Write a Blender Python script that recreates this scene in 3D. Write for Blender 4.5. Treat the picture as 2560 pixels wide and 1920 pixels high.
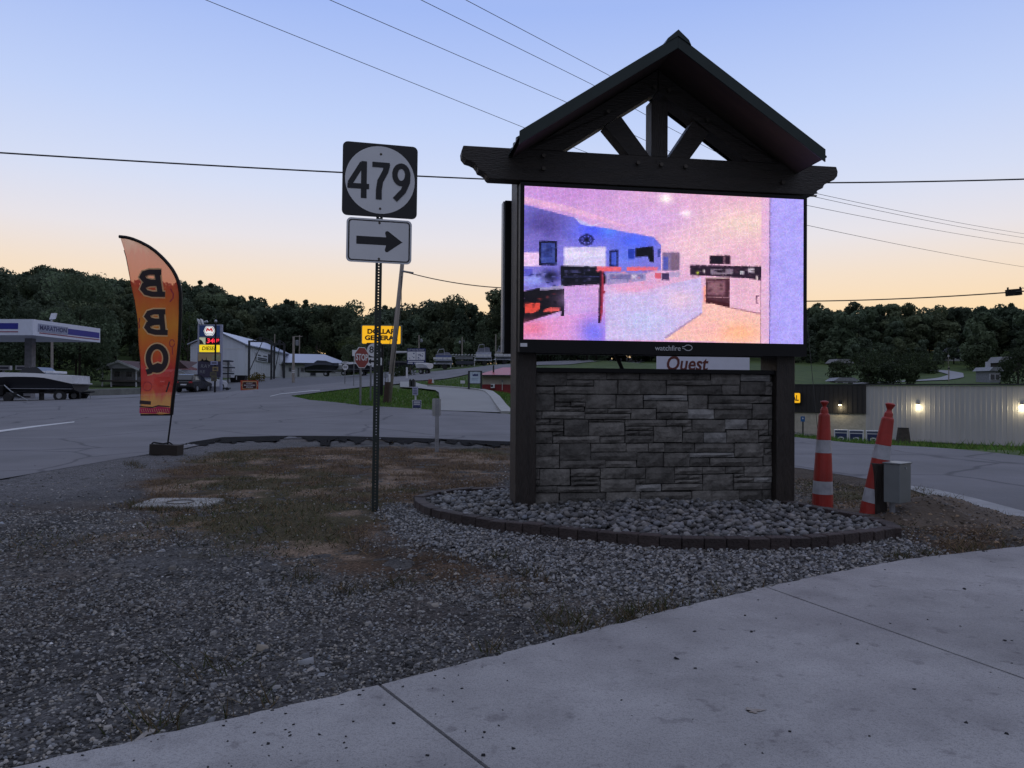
import bpy, bmesh, math, random
import numpy as np
from mathutils import Vector, Matrix
random.seed(7); rng = np.random.default_rng(7)
scn = bpy.context.scene
for o in list(bpy.data.objects): bpy.data.objects.remove(o)
R = math.radians
# ------------------------------------------------------------------ camera
FPX, PITCH, ROLL = 1900.0, R(0.6), R(0.37)          # focal length in pixels of a 2560 px wide frame
CAM = np.array([0.0, 0.0, 1.05])
_f = np.array([0, math.cos(PITCH), math.sin(PITCH)]); _u0 = np.array([0, -math.sin(PITCH), math.cos(PITCH)]); _r0 = np.array([1.0, 0, 0])
_r = _r0*math.cos(ROLL)+_u0*math.sin(ROLL); _u = _u0*math.cos(ROLL)-_r0*math.sin(ROLL)
cd = bpy.data.cameras.new('camera'); cam = bpy.data.objects.new('camera', cd); scn.collection.objects.link(cam)
cd.sensor_width = 36; cd.lens = FPX/2560*36; cd.clip_start = 0.05; cd.clip_end = 3000
m = Matrix.Identity(4)
for i in range(3): m[i][0], m[i][1], m[i][2], m[i][3] = _r[i], _u[i], -_f[i], CAM[i]
cam.matrix_world = m; scn.camera = cam
# ------------------------------------------------------------------ sky (dusk: the sun is just under the ridge ahead)
w = bpy.data.worlds.new('World'); scn.world = w; w.use_nodes = True
nt = w.node_tree; nt.nodes.clear()
def N(t, **k):
    n = nt.nodes.new(t)
    for a, b in k.items(): setattr(n, a, b)
    return n
def srgb(r, g, b):
    return tuple(((c/255)/12.92 if c/255 <= 0.04045 else ((c/255+0.055)/1.055)**2.4) for c in (r, g, b))
tc = N('ShaderNodeTexCoord'); sep = N('ShaderNodeSeparateXYZ'); nt.links.new(tc.outputs['Generated'], sep.inputs[0])
def ramp(stops, src):
    n = N('ShaderNodeValToRGB'); n.color_ramp.interpolation = 'EASE' if len(stops) == 2 else 'LINEAR'
    e = n.color_ramp.elements
    while len(e) < len(stops): e.new(0.5)
    for el, (p, c) in zip(e, stops): el.position = p; el.color = (*c, 1)
    nt.links.new(src, n.inputs[0]); return n.outputs[0]
SUNSET = [(0.00, srgb(250, 206, 148)), (0.10, srgb(252, 221, 179)), (0.145, srgb(244, 224, 203)), (0.19, srgb(232, 227, 231)), (0.25, srgb(214, 222, 244)),
          (0.33, srgb(193, 210, 248)), (0.45, srgb(162, 186, 243)), (0.60, srgb(164, 184, 232)), (0.80, srgb(182, 193, 224)), (1.0, srgb(192, 199, 222))]
EAST = [(0.00, srgb(112, 114, 124)), (0.12, srgb(126, 126, 138)), (0.28, srgb(138, 143, 162)), (0.5, srgb(166, 174, 199)), (0.8, srgb(187, 195, 220)), (1.0, srgb(192, 199, 222))]
c1 = ramp(SUNSET, sep.outputs[2]); c2 = ramp(EAST, sep.outputs[2])
az = ramp([(0.30, (0, 0, 0)), (0.95, (1, 1, 1))], None or N('ShaderNodeMath', operation='MULTIPLY_ADD').outputs[0])
mad = [n for n in nt.nodes if n.type == 'MATH'][0]; nt.links.new(sep.outputs[1], mad.inputs[0]); mad.inputs[1].default_value = 0.5; mad.inputs[2].default_value = 0.5
mix = N('ShaderNodeMix', data_type='RGBA'); nt.links.new(az, mix.inputs[0]); nt.links.new(c2, mix.inputs[6]); nt.links.new(c1, mix.inputs[7])
sky = N('ShaderNodeTexSky', sky_type='NISHITA'); sky.sun_disc = False; sky.sun_elevation = R(-2.5); sky.sun_rotation = R(-4); sky.dust_density = 1.5; sky.ozone_density = 2.0
b1 = N('ShaderNodeBackground'); b2 = N('ShaderNodeBackground'); add = N('ShaderNodeAddShader'); out = N('ShaderNodeOutputWorld')
nt.links.new(mix.outputs[2], b1.inputs[0]); b1.inputs[1].default_value = 1.0
nt.links.new(sky.outputs[0], b2.inputs[0]); b2.inputs[1].default_value = 0.05
nt.links.new(b1.outputs[0], add.inputs[0]); nt.links.new(b2.outputs[0], add.inputs[1]); nt.links.new(add.outputs[0], out.inputs[0])
vs = scn.view_settings; vs.view_transform = 'Standard'; vs.look = 'None'; vs.exposure = 0.0; vs.gamma = 1.0; vs.use_curve_mapping = False
scn.cycles.use_denoising = True
# ------------------------------------------------------------------ pixel <-> place helpers (pixels of the 2560 px frame)
def ray(x, y): return _r*((x-1280)/FPX)+_u*((960-y)/FPX)+_f
def at(x, y, D): d = ray(x, y); return CAM+d*(D/d[1])
CTRL = [(-900,1047,26),(-900,1005,45),(-400,1047,26),(0,1047,26),(0,1003,45),(230,998,47),(-400,1005,45),(450,990,58),(560,983,66),(690,971,76),(613,945,105),(719,943,132),(855,943,125),
 (725,993,38),(898,1015,30),(1102,1030,29),(1275,1040,27),(960,965,46),(1039,953,55),(980,941,75),(1174,936,66),(1271,912,90),(1150,917,90),(1210,975,44),(1237,994,36),(1400,904,105),(1500,900,120),
 (1600,1062,30),(1500,918,75),(1985,1097,38),(2560,1142,31),(2960,1175,29),(1985,1082,62),(2276,1105,56),(2560,1117,52),(2960,1130,50),(2000,962,100),(2300,962,112),(2000,915,150),(2170,940,140),(2300,925,165),(2560,962,110),(2960,962,110),
 (250,968,85),(100,965,75),(1700,1090,50)]
CP = [at(*c) for c in CTRL]
def gh(x, D, z): p = at(x, 980, D); return np.array([p[0], p[1], z])
for x, D, z in ((-900,120,8),(-900,190,18),(-400,170,17),(0,170,17),(450,180,14.5),(700,200,12),(1000,210,9.5),(1260,210,7),(1600,230,12),(2010,230,16),(2300,230,14),(2560,230,15),(2960,230,16),
                (-900,350,5),(0,350,4),(1280,380,4),(2400,380,5),(3200,380,5),(0,112,6),(300,120,6),(600,150,6),(900,150,6),(1200,150,6.5)): CP.append(gh(x, D, z))
for x in (-12,-6,0,6,12): CP.append(np.array([x, 17.0, -0.02*x if x > 0 else 0.04])); CP.append(np.array([x, 12.0, 0.0]))
for x in (-60,-30,30,60): CP.append(np.array([x, 8.0, 0.0])); CP.append(np.array([x, -40.0, 0.0]))
CP = np.array(CP)
_cx, _cz = CP[:, :2], CP[:, 2]
def _ph(a, b): return np.sqrt(((a[:, None, :]-b[None, :, :])**2).sum(-1)+1.5**2)
_n = len(CP); _A = np.zeros((_n+1, _n+1)); _A[:_n, :_n] = -_ph(_cx, _cx)+np.eye(_n)*0.4; _A[:_n, _n] = 1; _A[_n, :_n] = 1
_w = np.linalg.solve(_A, np.append(_cz, 0))
def gv(P):
    P = np.asarray(P, float).reshape(-1, 2); z = np.zeros(len(P))
    for s in range(0, len(P), 20000):
        q = P[s:s+20000]; z[s:s+20000] = -_ph(q, _cx)@_w[:-1]+_w[-1]
    t = np.clip((P[:, 1]-11)/9, 0, 1); t = t*t*(3-2*t)
    return z*t
def g(x, y): return float(gv([[x, y]])[0])
def hit(px, py):
    d = ray(px, py); ys = np.concatenate([np.linspace(1.5, 30, 300), np.geomspace(30.2, 400, 500)])
    P = CAM+d*(ys/d[1])[:, None]; e = P[:, 2]-gv(P[:, :2]); k = np.where(e < 0)[0]
    if len(k) == 0: return P[-1]
    k = k[0]
    if k == 0: return P[0]
    t = e[k-1]/(e[k-1]-e[k]); return P[k-1]*(1-t)+P[k]*t
def G(px, D):
    p = at(px, 980, D)
    for _ in range(4):
        z = g(p[0], D); py = 980-(z-p[2])*FPX/D; q = at(px, py, D); p = np.array([q[0], D, z]) if abs(z-p[2]) < 1e9 else q
        p[0] = at(px, 980-(z-1.05)*FPX/D, D)[0]
    return np.array([p[0], D, g(p[0], D)])
# ------------------------------------------------------------------ object helpers
col = scn.collection
def tag(o, label=None, cat=None, group=None, kind=None):
    for k, v in (('label', label), ('category', cat), ('group', group), ('kind', kind)):
        if v: o[k] = v
    return o
def thing(name, label, cat, loc=(0, 0, 0), rz=0.0, group=None):
    o = bpy.data.objects.new(name, None); col.objects.link(o); o.location = loc; o.rotation_euler = (0, 0, rz); o.empty_display_size = 0.1
    return tag(o, label, cat, group)
def link(name, me, mat=None, parent=None, loc=None, rot=None):
    o = bpy.data.objects.new(name, me); col.objects.link(o)
    if mat is not None and len(me.materials) == 0: me.materials.append(mat)
    if parent is not None: o.parent = parent
    if loc is not None: o.location = loc
    if rot is not None: o.rotation_euler = rot
    return o
def copy_tree(o, parent=None):
    c = o.copy(); col.objects.link(c); c.parent = parent
    for ch in list(o.children): copy_tree(ch, c)
    return c
class MB:
    def __init__(s): s.v = []; s.f = []
    def add(s, vs, fs):
        k = len(s.v); s.v += [tuple(map(float, p)) for p in vs]; s.f += [tuple(i+k for i in f) for f in fs]; return s
    def box(s, x0, x1, y0, y1, z0, z1):
        return s.add([(x0,y0,z0),(x1,y0,z0),(x1,y1,z0),(x0,y1,z0),(x0,y0,z1),(x1,y0,z1),(x1,y1,z1),(x0,y1,z1)],
                     [(0,3,2,1),(4,5,6,7),(0,1,5,4),(1,2,6,5),(2,3,7,6),(3,0,4,7)])
    def prism(s, poly, y0, y1):                 # polygon in x,z pushed along y
        n = len(poly)
        return s.add([(x, y0, z) for x, z in poly]+[(x, y1, z) for x, z in poly],
                     [tuple(range(n)), tuple(range(2*n-1, n-1, -1))]+[(i, i+n, (i+1) % n+n, (i+1) % n) for i in range(n)])
    def slab(s, poly, z0, z1):                  # polygon in x,y pushed along z
        n = len(poly)
        return s.add([(x, y, z0) for x, y in poly]+[(x, y, z1) for x, y in poly],
                     [tuple(range(n-1, -1, -1)), tuple(range(n, 2*n))]+[(i, (i+1) % n, (i+1) % n+n, i+n) for i in range(n)])
    def tube(s, p, q, r, r2=None, n=8):
        p, q = np.array(p, float), np.array(q, float); r2 = r if r2 is None else r2
        d = q-p; d /= np.linalg.norm(d)+1e-9; a = np.cross(d, [0, 0, 1.0] if abs(d[2]) < 0.9 else [1.0, 0, 0]); a /= np.linalg.norm(a); b = np.cross(d, a)
        vs = [p+(a*math.cos(t)+b*math.sin(t))*r for t in np.arange(n)*2*math.pi/n]+[q+(a*math.cos(t)+b*math.sin(t))*r2 for t in np.arange(n)*2*math.pi/n]
        return s.add(vs, [tuple(range(n)), tuple(range(2*n-1, n-1, -1))]+[(i, i+n, (i+1) % n+n, (i+1) % n) for i in range(n)])
    def path(s, pts, r, n=6):
        for i in range(len(pts)-1): s.tube(pts[i], pts[i+1], r, n=n)
        return s
    def lathe(s, prof, n=16, c=(0, 0, 0)):
        vs = []; fs = []
        for r, z in prof:
            for i in range(n): vs.append((c[0]+r*math.cos(2*math.pi*i/n), c[1]+r*math.sin(2*math.pi*i/n), c[2]+z))
        for k in range(len(prof)-1):
            for i in range(n): fs.append((k*n+i, k*n+(i+1) % n, (k+1)*n+(i+1) % n, (k+1)*n+i))
        fs.append(tuple(range(n-1, -1, -1))); fs.append(tuple((len(prof)-1)*n+i for i in range(n)))
        return s.add(vs, fs)
    def loft(s, rings, caps=True):
        n = len(rings[0]); vs = [p for r in rings for p in r]; fs = []
        for k in range(len(rings)-1):
            for i in range(n): fs.append((k*n+i, k*n+(i+1) % n, (k+1)*n+(i+1) % n, (k+1)*n+i))
        if caps: fs.append(tuple(range(n-1, -1, -1))); fs.append(tuple((len(rings)-1)*n+i for i in range(n)))
        return s.add(vs, fs)
    def disc(s, c, rx, rz, n=28, a0=0):         # flat ellipse facing the viewer (-y)
        return s.add([(c[0]+rx*math.cos(a0+2*math.pi*i/n), c[1], c[2]+rz*math.sin(a0+2*math.pi*i/n)) for i in range(n)], [tuple(range(n))])
    def poly(s, pts): return s.add(pts, [tuple(range(len(pts)))])
    def mesh(s, name, smooth=False):
        me = bpy.data.meshes.new(name); me.from_pydata(s.v, [], s.f); me.validate(); 
        bm = bmesh.new(); bm.from_mesh(me); bmesh.ops.recalc_face_normals(bm, faces=bm.faces); bm.to_mesh(me); bm.free()
        if smooth: me.polygons.foreach_set('use_smooth', [True]*len(me.polygons))
        me.update(); return me
    def build(s, name, mat, parent=None, smooth=False, bevel=0.0, loc=None, rot=None):
        o = link(name, s.mesh(name, smooth), mat, parent, loc, rot)
        if bevel: b = o.modifiers.new('bevel', 'BEVEL'); b.width = bevel; b.segments = 2; b.limit_method = 'ANGLE'; b.angle_limit = R(40)
        return o
def fast_mesh(name, V, F):
    me = bpy.data.meshes.new(name); V = np.asarray(V, np.float32); F = np.asarray(F, np.int32); k = F.shape[1]
    me.vertices.add(len(V)); me.vertices.foreach_set('co', V.ravel()); me.loops.add(F.size); me.loops.foreach_set('vertex_index', F.ravel())
    me.polygons.add(len(F)); me.polygons.foreach_set('loop_start', np.arange(0, F.size, k, dtype=np.int32)); me.polygons.foreach_set('loop_total', np.full(len(F), k, np.int32))
    me.update(calc_edges=True); me.validate(); return me
def set_col(me, rgb):                            # rgb: per-face linear colours
    a = me.color_attributes.new('tint', 'BYTE_COLOR' if False else 'FLOAT_COLOR', 'CORNER'); n = len(me.loops)//len(me.polygons)
    c = np.ones((len(me.polygons), n, 4), np.float32); c[:, :, :3] = np.asarray(rgb)[:, None, :]; a.data.foreach_set('color', c.ravel())
def stroke(mb, pts, wd, y, closed=False):        # flat ribbon along a line in x,z with mitred joints
    P = np.array(pts, float); n = len(P); L = []; Q = []
    for i in range(n):
        a = P[(i-1) % n] if (closed or i > 0) else None; b = P[(i+1) % n] if (closed or i < n-1) else None
        d1 = None if a is None else (P[i]-a)/np.linalg.norm(P[i]-a); d2 = None if b is None else (b-P[i])/np.linalg.norm(b-P[i])
        d1 = d2 if d1 is None else d1; d2 = d1 if d2 is None else d2
        n1 = np.array([-d1[1], d1[0]]); n2 = np.array([-d2[1], d2[0]]); mm = n1+n2; mm /= max(np.linalg.norm(mm), 1e-6); k = wd/2/max(mm@n1, 0.45)
        L.append((*(P[i]+mm*k),)); Q.append((*(P[i]-mm*k),))
    k = n if closed else n-1
    mb.add([(x, y, z) for x, z in L]+[(x, y, z) for x, z in Q], [(i, (i+1) % n, (i+1) % n+n, i+n) for i in range(k)])
def text(name, body, size, mat, parent, loc, rz=0.0, bold=0.0, width=None, shear=0.0, align='CENTER', flip=False):
    c = bpy.data.curves.new(name, 'FONT'); c.body = body; c.size = size; c.align_x = align; c.align_y = 'CENTER'; c.offset = bold*size; c.extrude = 0.002; c.shear = shear; c.space_line = 0.85; c.resolution_u = 3
    o = bpy.data.objects.new(name, c); col.objects.link(o); bpy.context.view_layer.update()
    me = bpy.data.meshes.new_from_object(o.evaluated_get(bpy.context.evaluated_depsgraph_get())); bpy.data.objects.remove(o); bpy.data.curves.remove(c)
    xs = [v.co.x for v in me.vertices]; sx = 1.0
    if width and xs: sx = width/(max(xs)-min(xs))
    me.transform(Matrix.Rotation(R(90), 4, 'X')@Matrix.Diagonal((-sx if flip else sx, 1, 1, 1)))
    if flip: me.flip_normals()
    o = link(name, me, mat, parent, loc, (0, 0, rz)); return o
# ------------------------------------------------------------------ materials
MC = {}
def mat(name, c, rough=0.7, metal=0.0, var=0.25, scale=4.0, bump=0.0, bscale=60.0, emit=0.0, ecol=None, spec=0.5, objrand=0.0, c2=None, stretch=None, trans=0.0):
    if name in MC: return MC[name]
    mt = bpy.data.materials.new(name); mt.use_nodes = True; t = mt.node_tree; b = t.nodes['Principled BSDF']; MC[name] = mt
    def n(ty, **k):
        q = t.nodes.new(ty)
        for a, v in k.items(): setattr(q, a, v)
        return q
    b.inputs['Roughness'].default_value = rough; b.inputs['Metallic'].default_value = metal; b.inputs['Specular IOR Level'].default_value = spec
    co = n('ShaderNodeTexCoord'); src = co.outputs['Object']
    if stretch: mp = n('ShaderNodeMapping'); mp.inputs[3].default_value = stretch; t.links.new(src, mp.inputs[0]); src = mp.outputs[0]
    nz = n('ShaderNodeTexNoise'); nz.inputs['Scale'].default_value = scale; nz.inputs['Detail'].default_value = 8; nz.inputs['Roughness'].default_value = 0.65; t.links.new(src, nz.inputs[0])
    rp = n('ShaderNodeValToRGB'); e = rp.color_ramp.elements; e[0].position = 0.3; e[1].position = 0.7
    lo = tuple(x*(1-var) for x in c); hi = c2 if c2 else tuple(min(1, x*(1+var)) for x in c); e[0].color = (*lo, 1); e[1].color = (*hi, 1)
    t.links.new(nz.outputs[0], rp.inputs[0]); cc = rp.outputs[0]
    if objrand:
        oi = n('ShaderNodeObjectInfo'); mr = n('ShaderNodeMapRange'); mr.inputs[3].default_value = 1-objrand; mr.inputs[4].default_value = 1+objrand; t.links.new(oi.outputs['Random'], mr.inputs[0])
        mm = n('ShaderNodeMix', data_type='RGBA', blend_type='MULTIPLY'); mm.inputs[0].default_value = 1; t.links.new(cc, mm.inputs[6]); t.links.new(mr.outputs[0], mm.inputs[7]); cc = mm.outputs[2]
    t.links.new(cc, b.inputs['Base Color'])
    rr = n('ShaderNodeMapRange'); rr.inputs[3].default_value = max(0.03, rough-0.12); rr.inputs[4].default_value = min(1, rough+0.12); t.links.new(nz.outputs[0], rr.inputs[0]); t.links.new(rr.outputs[0], b.inputs['Roughness'])
    if bump:
        nb = n('ShaderNodeTexNoise'); nb.inputs['Scale'].default_value = bscale; nb.inputs['Detail'].default_value = 6; t.links.new(src, nb.inputs[0])
        bp = n('ShaderNodeBump'); bp.inputs['Strength'].default_value = bump; bp.inputs['Distance'].default_value = 0.02; t.links.new(nb.outputs[0], bp.inputs['Height']); t.links.new(bp.outputs[0], b.inputs['Normal'])
    if emit: b.inputs['Emission Color'].default_value = (*(ecol or c), 1); b.inputs['Emission Strength'].default_value = emit
    if trans:
        tr = n('ShaderNodeBsdfTranslucent'); t.links.new(cc, tr.inputs[0]); ms = n('ShaderNodeMixShader'); ms.inputs[0].default_value = trans
        t.links.new(b.outputs[0], ms.inputs[1]); t.links.new(tr.outputs[0], ms.inputs[2]); t.links.new(ms.outputs[0], t.nodes['Material Output'].inputs[0])
    return mt
def attr_mat(name, rough=0.9, emit=0.0, spec=0.3, trans=0.0):
    mt = bpy.data.materials.new(name); mt.use_nodes = True; t = mt.node_tree; b = t.nodes['Principled BSDF']; MC[name] = mt
    a = t.nodes.new('ShaderNodeAttribute'); a.attribute_name = 'tint'; t.links.new(a.outputs[0], b.inputs['Base Color']); b.inputs['Roughness'].default_value = rough; b.inputs['Specular IOR Level'].default_value = spec
    if trans:
        tr = t.nodes.new('ShaderNodeBsdfTranslucent'); t.links.new(a.outputs[0], tr.inputs[0]); ms = t.nodes.new('ShaderNodeMixShader'); ms.inputs[0].default_value = trans
        t.links.new(b.outputs[0], ms.inputs[1]); t.links.new(tr.outputs[0], ms.inputs[2]); t.links.new(ms.outputs[0], t.nodes['Material Output'].inputs[0])
    return mt
M_white = mat('white_paint', (0.62, 0.63, 0.66), 0.5, var=0.1); M_black = mat('black_paint', (0.007, 0.007, 0.008), 0.5, var=0.3, spec=0.25)
M_navy = mat('navy_print', (0.02, 0.03, 0.12), 0.5); M_red = mat('red_print', (0.35, 0.02, 0.03), 0.5); M_galv = mat('galvanised_steel', (0.32, 0.34, 0.37), 0.45, 0.6, bump=0.1)
M_darkm = mat('dark_metal', (0.03, 0.032, 0.036), 0.5, 0.3); M_tyre = mat('rubber', (0.015, 0.015, 0.016), 0.8); M_wood = mat('weathered_pole_wood', (0.27, 0.24, 0.21), 0.9, var=0.35, scale=3, stretch=(6, 6, 0.6), bump=0.4)
M_bark = mat('bark', (0.05, 0.042, 0.035), 0.95, var=0.4, scale=6); M_glass = mat('dark_glass', (0.02, 0.025, 0.035), 0.08, spec=0.8, var=0.1); M_grey = mat('grey_plastic', (0.2, 0.21, 0.23), 0.6)
M_print = mat('black_print', (0.015, 0.015, 0.018), 0.6, var=0.1); M_sheet = mat('sign_sheeting', (0.68, 0.69, 0.72), 0.35, var=0.06, scale=2)
def inpoly(P, poly):
    P = np.asarray(P); poly = np.asarray(poly); c = np.zeros(len(P), bool); j = len(poly)-1
    for i in range(len(poly)):
        a, b = poly[i], poly[j]; j = i
        with np.errstate(divide='ignore', invalid='ignore'):
            c ^= ((a[1] > P[:, 1]) != (b[1] > P[:, 1])) & (P[:, 0] < (b[0]-a[0])*(P[:, 1]-a[1])/(b[1]-a[1])+a[0])
    return c
def scatter(n, lo, hi): return np.column_stack([rng.uniform(lo[0], hi[0], n), rng.uniform(lo[1], hi[1], n)])
def vnoise(P, s, seed=0):
    q = P*s; i = np.floor(q).astype(int); f = q-i; f = f*f*(3-2*f)
    def h(a, b): v = np.sin(a*127.1+b*311.7+seed*74.7)*43758.5453; return v-np.floor(v)
    a, b, c, d = h(i[:, 0], i[:, 1]), h(i[:, 0]+1, i[:, 1]), h(i[:, 0], i[:, 1]+1), h(i[:, 0]+1, i[:, 1]+1)
    return (a*(1-f[:, 0])+b*f[:, 0])*(1-f[:, 1])+(c*(1-f[:, 0])+d*f[:, 0])*f[:, 1]
def fbm(P, s, seed=0): return vnoise(P, s, seed)*.5+vnoise(P, s*2.1, seed+1)*.3+vnoise(P, s*4.3, seed+2)*.2
# ================================================================== GROUND
def grid_terrain():
    def sp(lo, hi, n, k): t = np.linspace(-1, 1, n); s = np.sinh(k*t)/math.sinh(k); return np.where(s < 0, -lo*s, hi*s)
    xs = sp(-520, 520, 300, 3.4); ys = np.concatenate([np.linspace(-120, 0, 14)[:-1], np.linspace(0, 22, 45)[:-1], np.geomspace(22, 900, 230)])
    X, Y = np.meshgrid(xs, ys); P = np.stack([X.ravel(), Y.ravel()], 1); Z = gv(P)
    far = np.clip((Y.ravel()-380)/200, 0, 1); Z = Z*(1-far)+3*far
    near = (P[:, 1] < 20) & (np.abs(P[:, 0]) < 200); Z = Z-0.02
    V = np.column_stack([P, Z]); nx = len(xs); i = np.arange(len(ys)-1)[:, None]*nx+np.arange(nx-1)[None, :]; i = i.ravel()
    me = fast_mesh('ground', V, np.column_stack([i, i+1, i+nx+1, i+nx])); me.polygons.foreach_set('use_smooth', [True]*len(me.polygons)); return me
M_grass = mat('lawn', (0.05, 0.085, 0.024), 0.95, var=0.35, scale=0.5, bump=0.6, bscale=9, c2=(0.085, 0.12, 0.034), spec=0.2)
ground = tag(link('ground', grid_terrain(), M_grass), kind='structure')
def dens(pts, n):
    pts = np.array(pts, float); L = np.append(0, np.cumsum(np.linalg.norm(np.diff(pts, axis=0), axis=1))); t = np.linspace(0, L[-1], n)
    return np.column_stack([np.interp(t, L, pts[:, k]) for k in range(pts.shape[1])])
def ribbon(name, pairs, n, mcount, off, material, jitter=0.0, kind='structure'):
    A = np.array([hit(*a)[:2] for a, b in pairs]); B = np.array([hit(*b)[:2] for a, b in pairs])
    t = np.linspace(0, len(pairs)-1, n); k = np.arange(len(pairs))
    A = np.column_stack([np.interp(t, k, A[:, i]) for i in (0, 1)]); B = np.column_stack([np.interp(t, k, B[:, i]) for i in (0, 1)])
    if jitter: k_ = np.clip(vnoise(np.column_stack([t*3.1, t*0]), 1.0, 5)*0.75+vnoise(np.column_stack([t*11.0, t*0]), 1.0, 6)*0.55-0.15, 0.02, 1.1)[:, None]; A = B+(A-B)*k_*1.3+rng.normal(0, jitter*0.4, A.shape)
    s = np.linspace(0, 1, mcount)[None, :, None]; P = (A[:, None, :]*(1-s)+B[:, None, :]*s).reshape(-1, 2)
    V = np.column_stack([P, gv(P)+np.minimum(off, 0.006+off*0.08+np.clip((P[:, 1]-13)/17, 0, 1)*off)]); i = (np.arange(n-1)[:, None]*mcount+np.arange(mcount-1)[None, :]).ravel()
    me = fast_mesh(name, V, np.column_stack([i, i+1, i+mcount+1, i+mcount])); bm = bmesh.new(); bm.from_mesh(me); bmesh.ops.recalc_face_normals(bm, faces=bm.faces)
    if sum(f.normal.z for f in bm.faces) < 0: bmesh.ops.reverse_faces(bm, faces=bm.faces)
    bm.to_mesh(me); bm.free()
    return tag(link(name, me, material), kind=kind)
def asphalt():
    mt = mat('asphalt', (0.14, 0.139, 0.149), 0.85, var=0.2, scale=0.5, bump=0.4, bscale=45, c2=(0.18, 0.176, 0.19), spec=0.25); t = mt.node_tree; b = t.nodes['Principled BSDF']
    co = t.nodes.new('ShaderNodeTexCoord'); nz = t.nodes.new('ShaderNodeTexNoise'); nz.inputs['Scale'].default_value = 0.7; nz.inputs['Detail'].default_value = 5
    mx = t.nodes.new('ShaderNodeMix'); mx.data_type = 'RGBA'; mx.inputs[0].default_value = 0.35; t.links.new(co.outputs['Object'], nz.inputs[0]); t.links.new(co.outputs['Object'], mx.inputs[6]); t.links.new(nz.outputs['Color'], mx.inputs[7])
    vo = t.nodes.new('ShaderNodeTexVoronoi'); vo.feature = 'DISTANCE_TO_EDGE'; vo.inputs['Scale'].default_value = 0.42; t.links.new(mx.outputs[2], vo.inputs[0])
    rp = t.nodes.new('ShaderNodeValToRGB'); rp.color_ramp.elements[0].position = 0.004; rp.color_ramp.elements[0].color = (0.5, 0.5, 0.52, 1); rp.color_ramp.elements[1].position = 0.014; t.links.new(vo.outputs['Distance'], rp.inputs[0])
    mm = t.nodes.new('ShaderNodeMix'); mm.data_type = 'RGBA'; mm.blend_type = 'MULTIPLY'; mm.inputs[0].default_value = 0.8; old = b.inputs['Base Color'].links[0].from_socket
    t.links.new(old, mm.inputs[6]); t.links.new(rp.outputs[0], mm.inputs[7]); t.links.new(mm.outputs[2], b.inputs['Base Color']); return mt
M_asph = asphalt()
M_conc = mat('concrete', (0.20, 0.195, 0.205), 0.8, var=0.2, scale=1.6, bump=0.15, bscale=120, c2=(0.27, 0.26, 0.27))
M_line = mat('road_paint', (0.5, 0.5, 0.5), 0.7, var=0.3, scale=9)
ribbon('highway', [((-900,1075),(-900,1004)),((-400,1060),(-400,1005)),((0,1050),(0,1004)),((400,1028),(230,999)),((640,1002),(450,991)),((725,992),(560,983)),((860,975),(690,971)),((960,965),(860,957)),((1039,953),(980,942)),((1174,936),(1039,934)),
        ((1271,924),(1174,921)),((1340,914),(1271,911)),((1500,903),(1400,902)),((1620,900),(1600,897))], 260, 26, 0.05, M_asph)
ribbon('side_road', [((-900,1290),(-900,1073)),((-400,1245),(-400,1058)),((0,1200),(0,1047)),((290,1150),(400,1025)),((450,1125),(725,993)),((560,1101),(775,1004)),((800,1098),(900,1018)),((1000,1101),(1102,1030)),((1275,1108),(1275,1040)),
        ((1600,1130),(1600,1062)),((2000,1172),(1985,1097)),((2260,1215),(2270,1118)),((2560,1283),(2560,1142)),((2960,1385),(2960,1175))], 300, 30, 0.07, M_asph)
ribbon('edge_line', [((-300,1105),(-300,1101)),((0,1083),(0,1079)),((100,1070),(100,1067)),((186,1060),(186,1058))], 30, 2, 0.078, M_line)
ribbon('edge_line', [((675,994),(675,993)),((700,988),(700,987)),((780,980),(778,979)),((800,979),(800,978))], 30, 2, 0.06, M_line)
ribbon('gas_station_forecourt', [((-900,1002),(-900,965)),((0,1004),(0,974)),((200,1001),(200,975)),((330,995),(330,972)),((450,991),(440,966))], 60, 12, 0.06, mat('forecourt', (0.15, 0.15, 0.16), 0.8, scale=0.4))
ribbon('gravel_yard', [((450,991),(440,966)),((560,983),(560,950)),((690,971),(680,944)),((860,957),(860,940)),((980,941),(960,932)),((1039,933),(1040,925))], 60, 14, 0.04, mat('yard_gravel', (0.10, 0.10, 0.11), 0.95, scale=1.5, bump=0.6, bscale=12))
ribbon('far_driveway', [((1000,971),(1000,957)),((1049,974),(1035,957)),((1088,979),(1081,968)),((1097,985),(1173,977)),((1099,1000),(1222,982)),((1100,1020),(1240,1003)),((1101,1031),(1262,1037))], 60, 14, 0.085, mat('pale_concrete', (0.23, 0.23, 0.225), 0.85, scale=0.6, var=0.12))
k = thing('driveway_kerb', 'pale concrete kerb curving along the far driveway below the red roof building', 'kerb', (0, 0, 0))
kp = dens([hit(*p) for p in ((1075,969),(1110,971),(1173,976),(1200,979),(1222,984),(1238,998),(1252,1018),(1268,1038))], 40)
mb = MB()
for i in range(39):
    a, b = kp[i], kp[i+1]; d = (b-a)[:2]; d = d/np.linalg.norm(d); nn = np.array([d[1], -d[0]])*0.22
    mb.add([(a[0]-nn[0], a[1]-nn[1], a[2]), (a[0]+nn[0], a[1]+nn[1], a[2]), (b[0]+nn[0], b[1]+nn[1], b[2]), (b[0]-nn[0], b[1]-nn[1], b[2]),
            (a[0]-nn[0], a[1]-nn[1], a[2]+.15), (a[0]+nn[0], a[1]+nn[1], a[2]+.15), (b[0]+nn[0], b[1]+nn[1], b[2]+.15), (b[0]-nn[0], b[1]-nn[1], b[2]+.15)], [(4,5,6,7),(0,1,5,4),(1,2,6,5),(2,3,7,6),(3,0,4,7)])
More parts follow.
